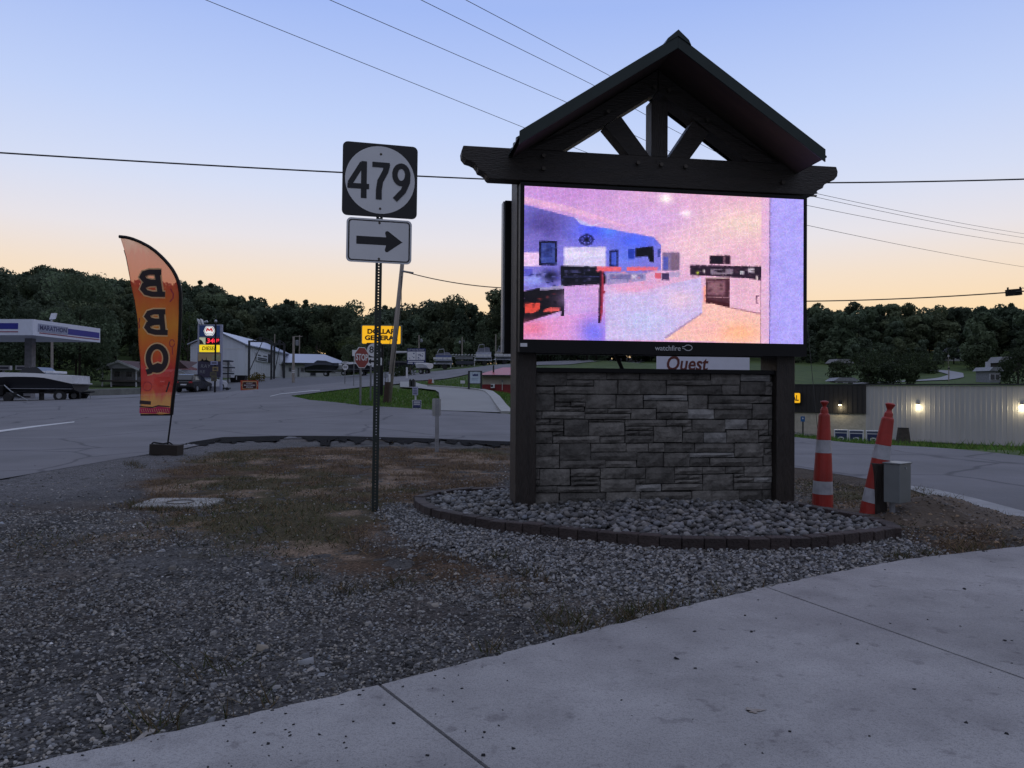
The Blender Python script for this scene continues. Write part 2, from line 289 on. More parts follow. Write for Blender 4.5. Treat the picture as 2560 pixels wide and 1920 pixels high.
mb.build('kerb_stone', mat('kerb_concrete', (0.30, 0.30, 0.29), 0.85), k)
ribbon('shop_lot', [((1985,1087),(1985,1076)),((2160,1096),(2160,1083)),((2300,1106),(2300,1096)),((2560,1119),(2560,1108))], 20, 4, 0.05, M_asph)
ribbon('gutter', [((2255,1219),(2258,1214)),((2330,1244),(2340,1226)),((2420,1272),(2440,1249)),((2560,1312),(2560,1281)),((2760,1372),(2760,1330))], 40, 4, 0.085, mat('gutter_concrete', (0.24, 0.24, 0.245), 0.85, scale=3))
# near lot: gravel sheet, dirt, concrete slabs
def gravel_ground():
    mt = mat('gravel_bed', (0.050, 0.047, 0.045), 0.95, var=0.4, scale=2.2, c2=(0.085, 0.08, 0.075)); t = mt.node_tree; b = t.nodes['Principled BSDF']
    co = t.nodes.new('ShaderNodeTexCoord'); vo = t.nodes.new('ShaderNodeTexVoronoi'); vo.inputs['Scale'].default_value = 75; t.links.new(co.outputs['Object'], vo.inputs[0])
    bp = t.nodes.new('ShaderNodeBump'); bp.inputs['Strength'].default_value = 1; bp.inputs['Distance'].default_value = 0.02; bp.invert = True; t.links.new(vo.outputs['Distance'], bp.inputs['Height']); t.links.new(bp.outputs[0], b.inputs['Normal'])
    hs = t.nodes.new('ShaderNodeSeparateColor'); t.links.new(vo.outputs['Color'], hs.inputs[0]); mr = t.nodes.new('ShaderNodeMapRange'); mr.inputs[3].default_value = 0.45; mr.inputs[4].default_value = 1.5; t.links.new(hs.outputs[0], mr.inputs[0])
    mm = t.nodes.new('ShaderNodeMix'); mm.data_type = 'RGBA'; mm.blend_type = 'MULTIPLY'; mm.inputs[0].default_value = 1; old = b.inputs['Base Color'].links[0].from_socket
    t.links.new(old, mm.inputs[6]); t.links.new(mr.outputs[0], mm.inputs[7]); t.links.new(mm.outputs[2], b.inputs['Base Color']); return mt
M_gravel = gravel_ground()
def hit0(px, py): d = ray(px, py); return (CAM+d*(-CAM[2]/d[2]))[:2]
LOT = [(-16,-8),(14,-8),(14,4.2)]+[tuple(hit0(*p)) for p in ((2760,1325),(2560,1276),(2420,1246),(2255,1208),(2130,1190),(2000,1165),(1600,1123),(1275,1101),(1000,1094),(800,1091),(560,1095),(450,1112),(300,1141),(0,1194))]+[(-16,7.6),(-16,7.0)]
def sheet(name, poly, z, material, jit=0.0, kind='structure'):
    if jit:
        p = dens(list(poly)+[poly[0]], 160)[:-1]; p = p+rng.normal(0, jit, p.shape); poly = [tuple(q) for q in p]
    bm = bmesh.new(); f = bm.faces.new([bm.verts.new((x, y, z)) for x, y in poly]); bmesh.ops.triangulate(bm, faces=[f]); bmesh.ops.recalc_face_normals(bm, faces=bm.faces)
    if sum(q.normal.z for q in bm.faces) < 0: bmesh.ops.reverse_faces(bm, faces=bm.faces)
    me = bpy.data.meshes.new(name); bm.to_mesh(me); bm.free(); return tag(link(name, me, material), kind=kind)
DIRT = [hit0(*p) for p in ((350,1215),(420,1160),(520,1135),(700,1122),(900,1119),(1275,1122),(1275,1205),(1120,1222),(1030,1262),(960,1285),(985,1340),(1080,1395),(1250,1440),(1330,1500),(1180,1480),(1000,1430),(820,1425),(640,1400),(420,1345),(310,1285))]
M_dirt = mat('dry_soil', (0.065, 0.048, 0.035), 0.95, var=0.45, scale=1.6, bump=1.0, bscale=22, c2=(0.13, 0.098, 0.072))
blk = [((440,1133),(430,1124)),((480,1122),(476,1108)),((560,1113),(556,1096)),((700,1109),(690,1093)),((800,1112),(800,1093)),((880,1116),(880,1094)),((1000,1114),(1000,1097)),((1100,1121),(1100,1100)),((1200,1121),(1200,1104)),((1290,1126),(1290,1107))]
ribbon('broken_asphalt_edge', blk, 160, 4, 0.085, mat('fresh_tar', (0.012, 0.012, 0.013), 0.95, var=0.5, scale=5, bump=0.8, bscale=30, spec=0.03), jitter=0.11)
DIRT2 = [hit0(*p) for p in ((1990,1195),(2130,1212),(2260,1228),(2420,1270),(2560,1305),(2560,1368),(2400,1392),(2290,1405),(2275,1345),(2180,1290),(2040,1262),(1990,1258))]
EDGE = [(-8,-3.5),(-3.2,0.9),(-1.31,2.12),(-0.46,2.69),(0.82,3.69),(1.76,4.35),(2.5,4.8),(3.53,5.24),(5.0,5.75),(9,6.6)]
CONC = EDGE+[(12,6.8),(12,-6),(-8,-6)]
BED = [(-0.85,6.74),(-0.7,6.38),(-0.4,6.0),(-0.1,5.74),(0.17,5.59),(0.47,5.42),(0.76,5.27),(1.02,5.16),(1.36,5.1),(1.68,5.1),(2.04,5.16),(2.34,5.28),(2.61,5.42),(2.88,5.62),(2.93,5.85),(2.89,6.15),(2.75,6.45),(2.62,6.75),(2.35,7.25),(1.9,7.7),(1.3,7.95),(0.6,7.98),(-0.03,7.88),(-0.5,7.72),(-0.8,7.4),(-0.9,7.05)]
APRON = [hit0(*p) for p in ((955,1262),(1040,1262),(1069,1296),(1245,1332),(1443,1354),(1655,1374),(1904,1380),(2121,1368),(2256,1345),(2330,1380),(2200,1412),(2050,1440),(1900,1475),(1720,1510),(1560,1500),(1380,1455),(1180,1400),(1010,1345),(965,1300))]

def soft(P, poly, wd, seed, amp):                # soft, ragged membership of a patch
    acc = np.zeros(len(P)); wob = np.stack([fbm(P, 1.3, seed)-.5, fbm(P, 1.3, seed+7)-.5], 1)*amp+np.stack([fbm(P, 5, seed+3)-.5, fbm(P, 5, seed+9)-.5], 1)*amp*0.5
    for k in range(8): a = k*math.pi/4; acc += inpoly(P+wob+np.array([math.cos(a), math.sin(a)])*wd, poly)
    return acc/8
def lot_mesh():
    st = 0.055; xs = np.arange(-9, 5.2, st); ys = np.arange(0.8, 17.4, st); X, Y = np.meshgrid(xs, ys); P = np.column_stack([X.ravel(), Y.ravel()]); nx = len(xs)
    d = np.maximum(soft(P, DIRT, 0.18, 50, 1.0), soft(P, DIRT2, 0.12, 60, 0.5)); ap = soft(P, APRON, 0.06, 70, 0.35)*(1-d*0.6); con = inpoly(P, CONC).astype(float)
    n1, n2, n3, n4 = fbm(P, 0.8, 1), fbm(P, 3.1, 2), fbm(P, 9.0, 4), fbm(P, 22.0, 8)
    gr = np.array([[0.042, 0.041, 0.041]])*(0.55+0.9*n1*n2/0.25)[:, None]; brown = np.array([[0.070, 0.046, 0.030]])*(0.3+1.4*n2)[:, None]; tan = np.array([[0.20, 0.145, 0.105]])*(0.7+0.6*n3)[:, None]; grn = np.array([[0.055, 0.055, 0.025]])*(0.6+0.8*n3)[:, None]
    tm = np.clip((fbm(P, 1.4, 14)-0.56)*8, 0, 0.85)[:, None]; gm = np.clip((fbm(P, 0.6, 31)-0.52)*5, 0, 0.6)[:, None]; ds = brown*(1-tm)+tan*tm; ds = ds*(1-gm*(1-tm))+grn*gm*(1-tm)
    apc = np.array([[0.055, 0.054, 0.054]])*(0.6+0.8*n3)[:, None]
    mot = np.clip((fbm(P, 0.75, 91)-0.47)*6, 0, 1)[:, None]*0.7*np.clip((P[:, 1:2]-2.6)/2, 0, 1); gr = gr*(1-mot)+np.array([[0.070, 0.050, 0.034]])*mot
    lf = (np.clip((-P[:, 0]-3.2)/2.0, 0, 1)*np.clip((P[:, 1]-5.2)/2.5, 0, 1))[:, None]; gr = gr*(1-lf)+np.array([[0.115, 0.113, 0.118]])*(0.8+0.4*n3)[:, None]*lf
    C = gr*(1-d[:, None])+ds*d[:, None]; C = C*(1-ap[:, None])+apc*ap[:, None]; C *= (0.75+0.5*n4)[:, None]
    near_road = np.clip((P[:, 1]-13.0)/2, 0, 1)*0+1; Z = ((n2-.5)*0.022+(n3-.5)*0.014+(n4-.5)*0.010)*(1+0.8*d)-0.004; Z = np.where(con > 0, -0.03, np.minimum(Z, 0.014)); edge = soft(P, LOT, 0.3, 0, 0.0); lift = gv(P)+np.clip((P[:, 1]-13)/17, 0, 1)*0.07; eb = np.clip((1-soft(P, LOT, 0.45, 0, 0.0))*2.5, 0, 1)*(P[:, 1] > 6); Z = Z*(1-eb)+0.0088*eb+lift
    i = (np.arange(len(ys)-1)[:, None]*nx+np.arange(nx-1)[None]).ravel(); F = np.column_stack([i, i+1, i+nx+1, i+nx]); keep = inpoly(P[i]+st/2, LOT); F = F[keep]
    me = fast_mesh('gravel_lot', np.column_stack([P, Z]), F); a = me.color_attributes.new('tint', 'FLOAT_COLOR', 'POINT'); cc = np.ones((len(P), 4), np.float32); cc[:, :3] = np.clip(C, 0.005, 1); a.data.foreach_set('color', cc.ravel()); me.polygons.foreach_set('use_smooth', [True]*len(me.polygons)); return me
def lot_mat():
    mt = attr_mat('lot_soil', 0.95, spec=0.15); t = mt.node_tree; b = t.nodes['Principled BSDF']; co = t.nodes.new('ShaderNodeTexCoord'); vo = t.nodes.new('ShaderNodeTexVoronoi'); vo.inputs['Scale'].default_value = 85; t.links.new(co.outputs['Object'], vo.inputs[0])
    bp = t.nodes.new('ShaderNodeBump'); bp.inputs['Strength'].default_value = 0.9; bp.inputs['Distance'].default_value = 0.012; bp.invert = True; t.links.new(vo.outputs['Distance'], bp.inputs['Height']); t.links.new(bp.outputs[0], b.inputs['Normal'])
    hs = t.nodes.new('ShaderNodeSeparateColor'); t.links.new(vo.outputs['Color'], hs.inputs[0]); mr = t.nodes.new('ShaderNodeMapRange'); mr.inputs[3].default_value = 0.5; mr.inputs[4].default_value = 1.6; t.links.new(hs.outputs[0], mr.inputs[0]); mm = t.nodes.new('ShaderNodeMix'); mm.data_type = 'RGBA'; mm.blend_type = 'MULTIPLY'; mm.inputs[0].default_value = 1; old = b.inputs['Base Color'].links[0].from_socket; t.links.new(old, mm.inputs[6]); t.links.new(mr.outputs[0], mm.inputs[7]); t.links.new(mm.outputs[2], b.inputs['Base Color']); return mt
tag(link('gravel_lot', lot_mesh(), lot_mat()), kind='structure')
sheet('lot_base', LOT, -0.012, M_gravel)
drive = thing('driveway', None, None); tag(drive, kind='structure')
j1a, j1b, j2a, j2b = (-0.46,2.69), (4.1,-4.03), (1.37,4.08), (4.62,-4.15)
gp = 0.006
def slabs():
    yield [(-8,-6),(-8,-3.5),(-3.2,0.9),(-1.31,2.12),(j1a[0]-gp,j1a[1]),(j1b[0]-gp,j1b[1]),(4.0,-6)]
    yield [(j1a[0]+gp,j1a[1]+gp),(0.82,3.69),(j2a[0]-gp,j2a[1]),(j2b[0]-gp,j2b[1]),(4.5,-6),(4.05,-6),(j1b[0]+gp,j1b[1])]
    yield [(j2a[0]+gp,j2a[1]+gp),(1.76,4.35),(2.5,4.8),(3.53,5.24),(5.0,5.75),(9,6.6),(12,6.8),(12,-6),(4.7,-6),(j2b[0]+gp,j2b[1])]
def conc_mat():
    mt = mat('slab_concrete', (0.30, 0.294, 0.296), 0.85, var=0.2, scale=1.1, bump=0.35, bscale=160, c2=(0.39, 0.382, 0.384), spec=0.3); t = mt.node_tree; b = t.nodes['Principled BSDF']; co = t.nodes.new('ShaderNodeTexCoord')
    def spots(scale, lo, hi, colr, amt, feat='F1'):
        vo = t.nodes.new('ShaderNodeTexNoise'); vo.inputs['Scale'].default_value = scale; vo.inputs['Detail'].default_value = 7; t.links.new(co.outputs['Object'], vo.inputs[0])
        rp = t.nodes.new('ShaderNodeValToRGB'); rp.color_ramp.elements[0].position = lo; rp.color_ramp.elements[1].position = hi; rp.color_ramp.elements[0].color = (1, 1, 1, 1); rp.color_ramp.elements[1].color = (*colr, 1)
        t.links.new(vo.outputs[0], rp.inputs[0]); mm = t.nodes.new('ShaderNodeMix'); mm.data_type = 'RGBA'; mm.blend_type = 'MULTIPLY'; mm.inputs[0].default_value = amt; old = b.inputs['Base Color'].links[0].from_socket
        t.links.new(old, mm.inputs[6]); t.links.new(rp.outputs[0], mm.inputs[7]); t.links.new(mm.outputs[2], b.inputs['Base Color'])
    spots(0.9, 0.5, 0.72, (0.6, 0.58, 0.6), 0.7); spots(13, 0.62, 0.70, (0.55, 0.53, 0.55), 0.6); spots(70, 0.55, 0.75, (0.5, 0.5, 0.5), 0.6); spots(240, 0.48, 0.66, (0.5, 0.5, 0.52), 0.65); spots(3.2, 0.52, 0.74, (0.62, 0.61, 0.62), 0.6); return mt
M_slab = conc_mat()
def ragged(pl):
    out = []
    for a, b in zip(pl, pl[1:]+pl[:1]):
        out.append(a); on = any(abs(a[0]-e[0])+abs(a[1]-e[1]) < 0.03 for e in EDGE+[j2a]) and any(abs(b[0]-e[0])+abs(b[1]-e[1]) < 0.03 for e in EDGE+[j2a])
        if on and max(abs(b[0]-a[0]), abs(b[1]-a[1])) < 2.5:
            m_ = int(math.hypot(b[0]-a[0], b[1]-a[1])/0.05)
            for i in range(1, m_): t = i/m_; out.append((a[0]+(b[0]-a[0])*t+random.gauss(0, 0.004), a[1]+(b[1]-a[1])*t+random.gauss(0, 0.005)))
    return out
for pl in map(ragged, slabs()): MB().slab(pl, -0.1, 0.014).build('slab', M_slab, drive)
# stains and debris on the slab
sc_ = hit0(1886, 1788); st = [(sc_[0]+math.cos(a)*0.034*(0.75+0.3*math.sin(3*a+1)+0.18*math.sin(7*a)), sc_[1]+math.sin(a)*0.022*(0.75+0.3*math.sin(3*a+1)+0.18*math.sin(7*a))) for a in np.linspace(0, 2*math.pi, 29)[:-1]]; sheet('rust_stain', st, 0.0165, mat('rust_stain', (0.25, 0.195, 0.15), 0.85, var=0.3, scale=40, c2=(0.30, 0.285, 0.275)))
# ------------------------------------------------------------------ loose stones as real geometry
BEDC = np.array([1.05, 6.5])
ICO_V, ICO_F = None, None
bm = bmesh.new(); bmesh.ops.create_icosphere(bm, subdivisions=1, radius=1); ICO_V = np.array([v.co[:] for v in bm.verts]); ICO_F = np.array([[v.index for v in f.verts] for f in bm.faces]); bm.free()
OCT_V = np.array([(-1,-1,-.8),(1,-1,-.8),(1,1,-.8),(-1,1,-.8),(-.7,-.7,.8),(.7,-.75,.7),(.75,.6,.9),(-.6,.7,.75)]); OCT_F = np.array([(4,5,6),(4,6,7),(0,1,5),(0,5,4),(1,2,6),(1,6,5),(2,3,7),(2,7,6),(3,0,4),(3,4,7)])
def stones(P, z, r, tv, tf, flat=0.6, rough=0.22, cols=None):
    n = len(P); nv = len(tv); a = rng.uniform(0, 2*math.pi, n); ca, sa = np.cos(a), np.sin(a); S = np.stack([r*rng.uniform(0.7, 1.3, n), r*rng.uniform(0.6, 1.0, n), r*flat*rng.uniform(0.6, 1.2, n)], 1)
    V = tv[None]*(1+rng.normal(0, rough, (n, nv, 1)))*S[:, None, :]; tl = np.clip(rng.normal(0, 0.35, n), -0.7, 0.7); x, y, zz = V[..., 0], V[..., 1], V[..., 2]; zz = zz+x*np.tan(tl)[:, None]*0.5
    W = np.stack([x*ca[:, None]-y*sa[:, None]+P[:, 0:1], x*sa[:, None]+y*ca[:, None]+P[:, 1:2], zz+np.asarray(z).reshape(-1, 1)], -1).reshape(-1, 3)
    F = (tf[None]+(np.arange(n)*nv)[:, None, None]).reshape(-1, 3); return W, F, np.repeat(cols, len(tf), 0) if cols is not None else None
def greys(n, lo, hi, tint=(1, 0.99, 1.03), warm=0.08):
    b = rng.uniform(lo, hi, n)[:, None]**1.0; c = b*np.array(tint)[None]*(1+rng.normal(0, warm, (n, 1))*np.array([[1, 0.3, -0.8]])); return np.clip(c, 0.01, 1)
M_stone = attr_mat('loose_stone', 0.85, spec=0.35)
def gravel():
    Ps, rs = [], []
    for (n, lo, hi, r0, r1) in ((66000, (-3.4, 1.6), (2.2, 4.2), 0.0032, 0.0088), (48000, (-5.2, 3.6), (3.2, 6.6), 0.004, 0.0105), (20000, (-8.5, 6), (3.6, 12.6), 0.006, 0.014), (900, (-5, 1.6), (3, 6), 0.014, 0.026)):
        P = scatter(n, lo, hi); keep = ~inpoly(P+rng.normal(0, 0.02, P.shape), CONC) & ~inpoly(P, BED) & inpoly(P+rng.normal(0, 0.35, P.shape)*(P[:, :1] < -4), LOT); fd_ = np.clip((-P[:, 0]-2.4)/2.2, 0, 1)*np.clip((P[:, 1]-4.4)/3.6, 0, 1); keep &= rng.random(n) > 0.85*fd_; dd = rng.random(n) < np.maximum(soft(P, DIRT, 0.18, 50, 1.0), soft(P, DIRT2, 0.12, 60, 0.5)); keep &= ~(dd & (rng.random(n) < 0.35+0.6*(fbm(P, 0.7, 41) > 0.45))); keep &= fbm(P, 0.9, 5) > rng.uniform(0.1, 0.4, n)
        P = P[keep]; Ps.append(P); rs.append(rng.uniform(r0, r1, len(P))*rng.uniform(0.6, 1, len(P)))
    P = np.vstack(Ps); r = np.concatenate(rs); big = fbm(P, 0.5, 3); cols = (greys(len(P), 0.15, 0.58, (1, 0.985, 0.965), 0.03)**2)*(0.58+0.65*big)[:, None]; cols[rng.random(len(P)) < 0.012] *= 2.2
    V, F, C = stones(P, r*0.1+np.where(inpoly(P, LOT), (fbm(P, 3.1, 2)-.5)*0.022-0.002, 0.008), r, OCT_V, OCT_F, 0.55, 0.2, cols); me = fast_mesh('gravel', V, F); set_col(me, C); tag(link('gravel', me, M_stone), 'loose dark grey crushed gravel spread over the parking lot', 'gravel', kind='stuff')
gravel()
P = scatter(44000, (-1.6, 3.2), (3.4, 7.2)); jt = P+rng.normal(0, 0.09, P.shape); P = P[inpoly(jt, APRON) & ~inpoly(P, CONC) & ~inpoly(P, BED)]; r = rng.uniform(0.0042, 0.011, len(P))
V, F, C = stones(P, 0.008+r*0.3, r, OCT_V, OCT_F, 0.6, 0.18, greys(len(P), 0.2, 0.56, (1, 0.995, 0.995), 0.025)**2); me = fast_mesh('light_gravel', V, F); set_col(me, C); tag(link('light_gravel', me, M_stone), 'pale grey gravel band between the brick edging and the driveway', 'gravel', kind='stuff')
# dirt heap behind the meter box
def mound_z(x, y): return 0.17*math.exp(-(x*x/0.35+y*y/0.14))-0.05+0.05*max(0, 1-(x*x/0.9+y*y/0.35))+0.02*math.sin(9*x+2*y)*math.sin(11*y+3*x)+0.012*math.sin(23*x+7)*math.sin(19*y)
P0 = hit0(2330, 1292); V = []; nx = 44
for i in range(nx):
    for j in range(nx):
        x, y = (i/(nx-1)-.5)*2.2, (j/(nx-1)-.5)*1.4; V.append((P0[0]+x, P0[1]+y, mound_z(x, y)))
i = (np.arange(nx-1)[:, None]*nx+np.arange(nx-1)[None]).ravel(); tag(link('dirt_mound', fast_mesh('dirt_mound', V, np.column_stack([i, i+nx, i+nx+1, i+1])), M_dirt), kind='structure')
P = scatter(9000, (2.3, 5.4), (4.8, 9.5)); P = P[inpoly(P, DIRT2) & ~inpoly(P, BED)]; mz = np.array([max(-0.004, mound_z(x-P0[0], y-P0[1])) if abs(x-P0[0]) < 1.1 and abs(y-P0[1]) < 0.7 else -0.002 for x, y in P]); r = rng.uniform(0.004, 0.015, len(P))*rng.uniform(0.5, 1, len(P)); cl = (greys(len(P), 0.14, 0.44, (1.1, 0.98, 0.86), 0.06)**2); V2, F2, C2 = stones(P, mz+r*0.15, r, OCT_V, OCT_F, 0.6, 0.25, cl); me2 = fast_mesh('soil_clods', V2, F2); set_col(me2, C2); tag(link('soil_clods', me2, M_stone), 'brown clods and small stones on the dirt verge beside the electrical box', 'soil', kind='stuff')
# debris bits on the slab
def debris():
    n = 420; P = scatter(n*4, (-2, 1.2), (6, 6)); P = P[inpoly(P, CONC)][:n]; n = len(P); r = rng.uniform(0.002, 0.009, len(P))*rng.uniform(0.5, 1.1, len(P)); P[:110] = scatter(110, (-1.3, 1.9), (-0.0, 2.9)); r[:110] = rng.uniform(0.002, 0.0052, 110)
    P = P[inpoly(P, CONC)]; r = r[:len(P)]; V, F, C = stones(P, 0.014+r*0.3, r, OCT_V, OCT_F, 0.5, 0.3, np.tile([[0.012, 0.012, 0.014]], (len(P), 1))); me = fast_mesh('debris', V, F); set_col(me, C); tag(link('debris', me, M_stone), 'dark crumbs and bits scattered on the concrete driveway', 'debris', kind='stuff')
debris()
# ------------------------------------------------------------------ grass and weeds
def blades(P, h, wd, cols, z=0.0, lean=0.6):
    n = len(P); a = rng.uniform(0, 2*math.pi, n); d = np.stack([np.cos(a), np.sin(a)], 1); l = rng.normal(0, lean, (n, 2))*h[:, None]; z = np.broadcast_to(z, n)
    b0 = np.column_stack([P-d*wd[:, None], z]); b1 = np.column_stack([P+d*wd[:, None], z]); t = np.column_stack([P+l, z+h])
    V = np.stack([b0, b1, t], 1).reshape(-1, 3); return V, np.arange(n*3).reshape(-1, 3), cols
M_blade = attr_mat('grass_blade', 0.9, spec=0.15, trans=0.3)
def mixcol(n, a, b, p): c = np.where((rng.random(n) < p)[:, None], np.array([a]), np.array([b])); return c*rng.uniform(0.6, 1.35, (n, 1))
P = scatter(120000, (-9, 4), (4.2, 15)); d1 = rng.random(len(P)) < np.maximum(soft(P, DIRT, 0.18, 50, 1.0), soft(P, DIRT2, 0.12, 60, 0.5)); nz = fbm(P, 1.1, 11); nb = fbm(P, 2.3, 21)
edge = (P[:, 1] < 6.9) & (P[:, 1] > 3) & (nz > 0.60)
keep = inpoly(P, LOT) & ~inpoly(P, CONC) & ~inpoly(P, BED) & ~inpoly(P, APRON) & ((d1 & (nb > 0.43)) | (edge & (rng.random(len(P)) < 0.5))); P = P[keep]; n = len(P)
grn = np.clip((fbm(P, 0.6, 31)-0.5)*4, 0.0, 0.6)
V, F, C = blades(P, rng.uniform(0.012, 0.046, n), rng.uniform(0.002, 0.0055, n), np.where((rng.random(n) < grn)[:, None], [[0.06, 0.068, 0.03]], [[0.15, 0.105, 0.06]])*rng.uniform(0.3, 1.7, (n, 1)), 0.003, 0.9)
me = fast_mesh('dry_grass', V, F); set_col(me, C); tag(link('dry_grass', me, M_blade), 'patchy dry brown grass on the dirt around the route sign', 'grass', kind='stuff')
# weeds along the slab edge and tufts in the gravel
ed = dens(EDGE[2:8], 400); P = []
for c in ed[rng.integers(0, 400, 20)]: P.append(c+np.array([-0.05, 0.07])+rng.normal(0, 0.05, (26, 2)))
for px, py in ((350,1272),(385,1276),(420,1278),(470,1277),(520,1268),(545,1250),(340,1262),(2300,1228),(2360,1248),(2420,1276),(2480,1294),(2520,1306),(2310,1240),(330,1160),(350,1170),(1000,1460),(1240,1400),(1330,1440),(880,1480),(1420,1560),(1500,1590),(1650,1525),(1580,1555),(760,1450),(540,1675),(570,1200),(330,1165),(720,1150),(590,1225),(1290,1490),(1400,1545)): P.append(hit0(px, py)+rng.normal(0, 0.06, (50, 2)))
P = np.vstack(P); P = P[~inpoly(P, CONC)]; n = len(P); V, F, C = blades(P, rng.uniform(0.03, 0.09, n), rng.uniform(0.002, 0.004, n), mixcol(n, (0.05, 0.06, 0.025), (0.11, 0.085, 0.05), 0.45), 0.0, 0.8)
me = fast_mesh('weed_tufts', V, F); set_col(me, C); tag(link('weed_tufts', me, M_blade), 'small weed tufts in the gravel and along the slab edge', 'weeds', kind='stuff')
# lawn blades on the far verges
def lawn(name, poly, n, label, hgt=(0.05, 0.14)):
    Q = np.array([hit(*p)[:2] for p in poly]); P = scatter(n, Q.min(0), Q.max(0)); P = P[inpoly(P, Q)]; k = len(P); V, F, C = blades(P, rng.uniform(*hgt, k), rng.uniform(0.01, 0.03, k), mixcol(k, (0.075, 0.16, 0.03), (0.12, 0.18, 0.045), 0.6), gv(P)-0.01, 0.5)
    me = fast_mesh(name, V, F); set_col(me, C); tag(link(name, me, M_blade), label, 'grass', kind='stuff')
lawn('verge_grass', [(728,992),(860,976),(960,967),(1000,974),(1049,976),(1088,981),(1098,1000),(1101,1029),(900,1017),(775,1002)], 16000, 'green grass island behind the stop sign')
lawn('verge_grass', [(1035,957),(1174,938),(1271,926),(1300,960),(1230,982),(1173,975),(1081,966)], 12000, 'green bank between the hill road and the far driveway')
lawn('verge_grass', [(1224,982),(1300,975),(1300,1041),(1268,1040),(1245,1005)], 6000, 'green grass beside the kerb left of the monument')
lawn('verge_grass', [(1960,1078),(2160,1090),(2300,1100),(2560,1112),(2760,1125),(2760,1157),(2560,1141),(2270,1117),(1960,1094)], 26000, 'green verge strip in front of the metal shop building', (0.08, 0.25))
# ================================================================== MONUMENT SIGN
YAW = R(9)
mon = thing('monument_sign', 'dark timber framed monument sign with gable roof, stone base and lit screen', 'sign', (0.095, 6.4, 0), YAW)
mU = np.array([math.cos(YAW), math.sin(YAW)]); mV = np.array([-math.sin(YAW), math.cos(YAW)]); mO = np.array([0.095, 6.4])
def to_loc(px, py, v):
    d = ray(px, py); O3 = np.array([*mO, 0.0]); V3 = np.array([*mV, 0.0]); t = ((O3+V3*v-CAM)@V3)/(d@V3); Q = CAM+d*t-O3; return Q[:2]@mU, Q[2]
M_timber = mat('stained_timber', (0.022, 0.017, 0.014), 0.55, var=0.4, scale=2.5, bump=0.5, bscale=14, stretch=(1, 8, 8), c2=(0.034, 0.026, 0.021))
M_timberv = mat('stained_timber_upright', (0.022, 0.017, 0.014), 0.5, var=0.4, scale=2.5, bump=0.6, bscale=14, stretch=(8, 8, 1), c2=(0.034, 0.026, 0.021))
M_soffit = mat('soffit_board', (0.030, 0.023, 0.017), 0.7, var=0.4, scale=2, stretch=(1, 6, 1))
M_roof = mat('dark_green_roof_metal', (0.016, 0.026, 0.024), 0.4, 0.4, var=0.2)
M_bolt = mat('bolt_steel', (0.08, 0.07, 0.06), 0.5, 0.7)
for u0, u1 in ((-0.045, 0.135), (2.345, 2.525)): MB().box(u0, u1, 0.11, 0.42, -0.05, 3.12).build('post', M_timberv, mon, bevel=0.008)
# cross beam with scrolled ends, front and rear pair
def scroll(s):
    o = [(0.52, 3.105), (0.535, 3.06), (0.53, 3.02), (0.50, 2.985), (0.46, 2.975), (0.425, 2.96), (0.40, 2.93), (0.39, 2.905), (0.36, 2.895), (0.335, 2.88), (0.315, 2.85), (0.30, 2.838)]
    return [(-x if s < 0 else 2.345+x-0.0, z) for x, z in o]
bl, br = scroll(-1), scroll(1)
poly = [(-x0, z) for x0, z in []]+bl+[(2.48+b[0]-2.345, b[1]) for b in reversed([(x, z) for x, z in br])]
poly = bl+[(x, z) for x, z in reversed([(2.34+(-x), z) for x, z in bl])]
for v0 in (0.0,): MB().prism(poly, v0, v0+0.15).build('cross_beam', M_timber, mon, bevel=0.006)
UC, ZR, ZE, HW = 1.175, 3.875, 3.02, 1.285
sl = (ZR-ZE)/HW
def zr(u, d=0.0): return ZR-abs(u-UC)*sl-d
for v0 in (0.002,):
    for s in (-1, 1):
        e = UC+s*1.16; a = [(e, zr(e, 0.012)), (UC+s*0.001, zr(UC, 0.012)), (UC+s*0.001, zr(UC, 0.24)), (e-s*0.0, max(3.106, zr(e, 0.24)))]
        a = [(e, zr(e, 0.012)), (UC+s*0.002, zr(UC, 0.012)), (UC+s*0.002, zr(UC, 0.205)), (UC+s*(ZR-0.205-3.107)/sl, 3.107), (e, 3.107)]
        MB().prism(a, v0, v0+0.17).build('rafter', M_timber, mon, bevel=0.004)
    MB().box(UC-0.055, UC+0.095, v0+0.012, v0+0.165, 3.108, zr(UC+0.095, 0.212)).build('king_post', M_timberv, mon, bevel=0.004)
    for s in (-1, 1):
        b0, b1 = UC+0.02+s*0.085, UC+0.02+s*0.28; t0, t1 = UC+s*0.33, UC+s*0.475
        MB().prism([(b0, 3.108), (b1, 3.108), (t1, zr(t1, 0.212)), (t0, zr(t0, 0.212))], v0+0.015, v0+0.16).build('strut', M_timber, mon, bevel=0.004)
for u, z in ((0.99, 3.035), (1.2, 3.03), (1.42, 3.025), (UC-0.04, 3.70), (UC+0.09, 3.68), (0.72, 3.46), (1.62, 3.44), (0.16, 2.94), (0.16, 3.05), (2.33, 2.93)):
    MB().tube((u, -0.03, z), (u, 0.01, z), 0.017, n=8).build('bolt', M_bolt, mon)
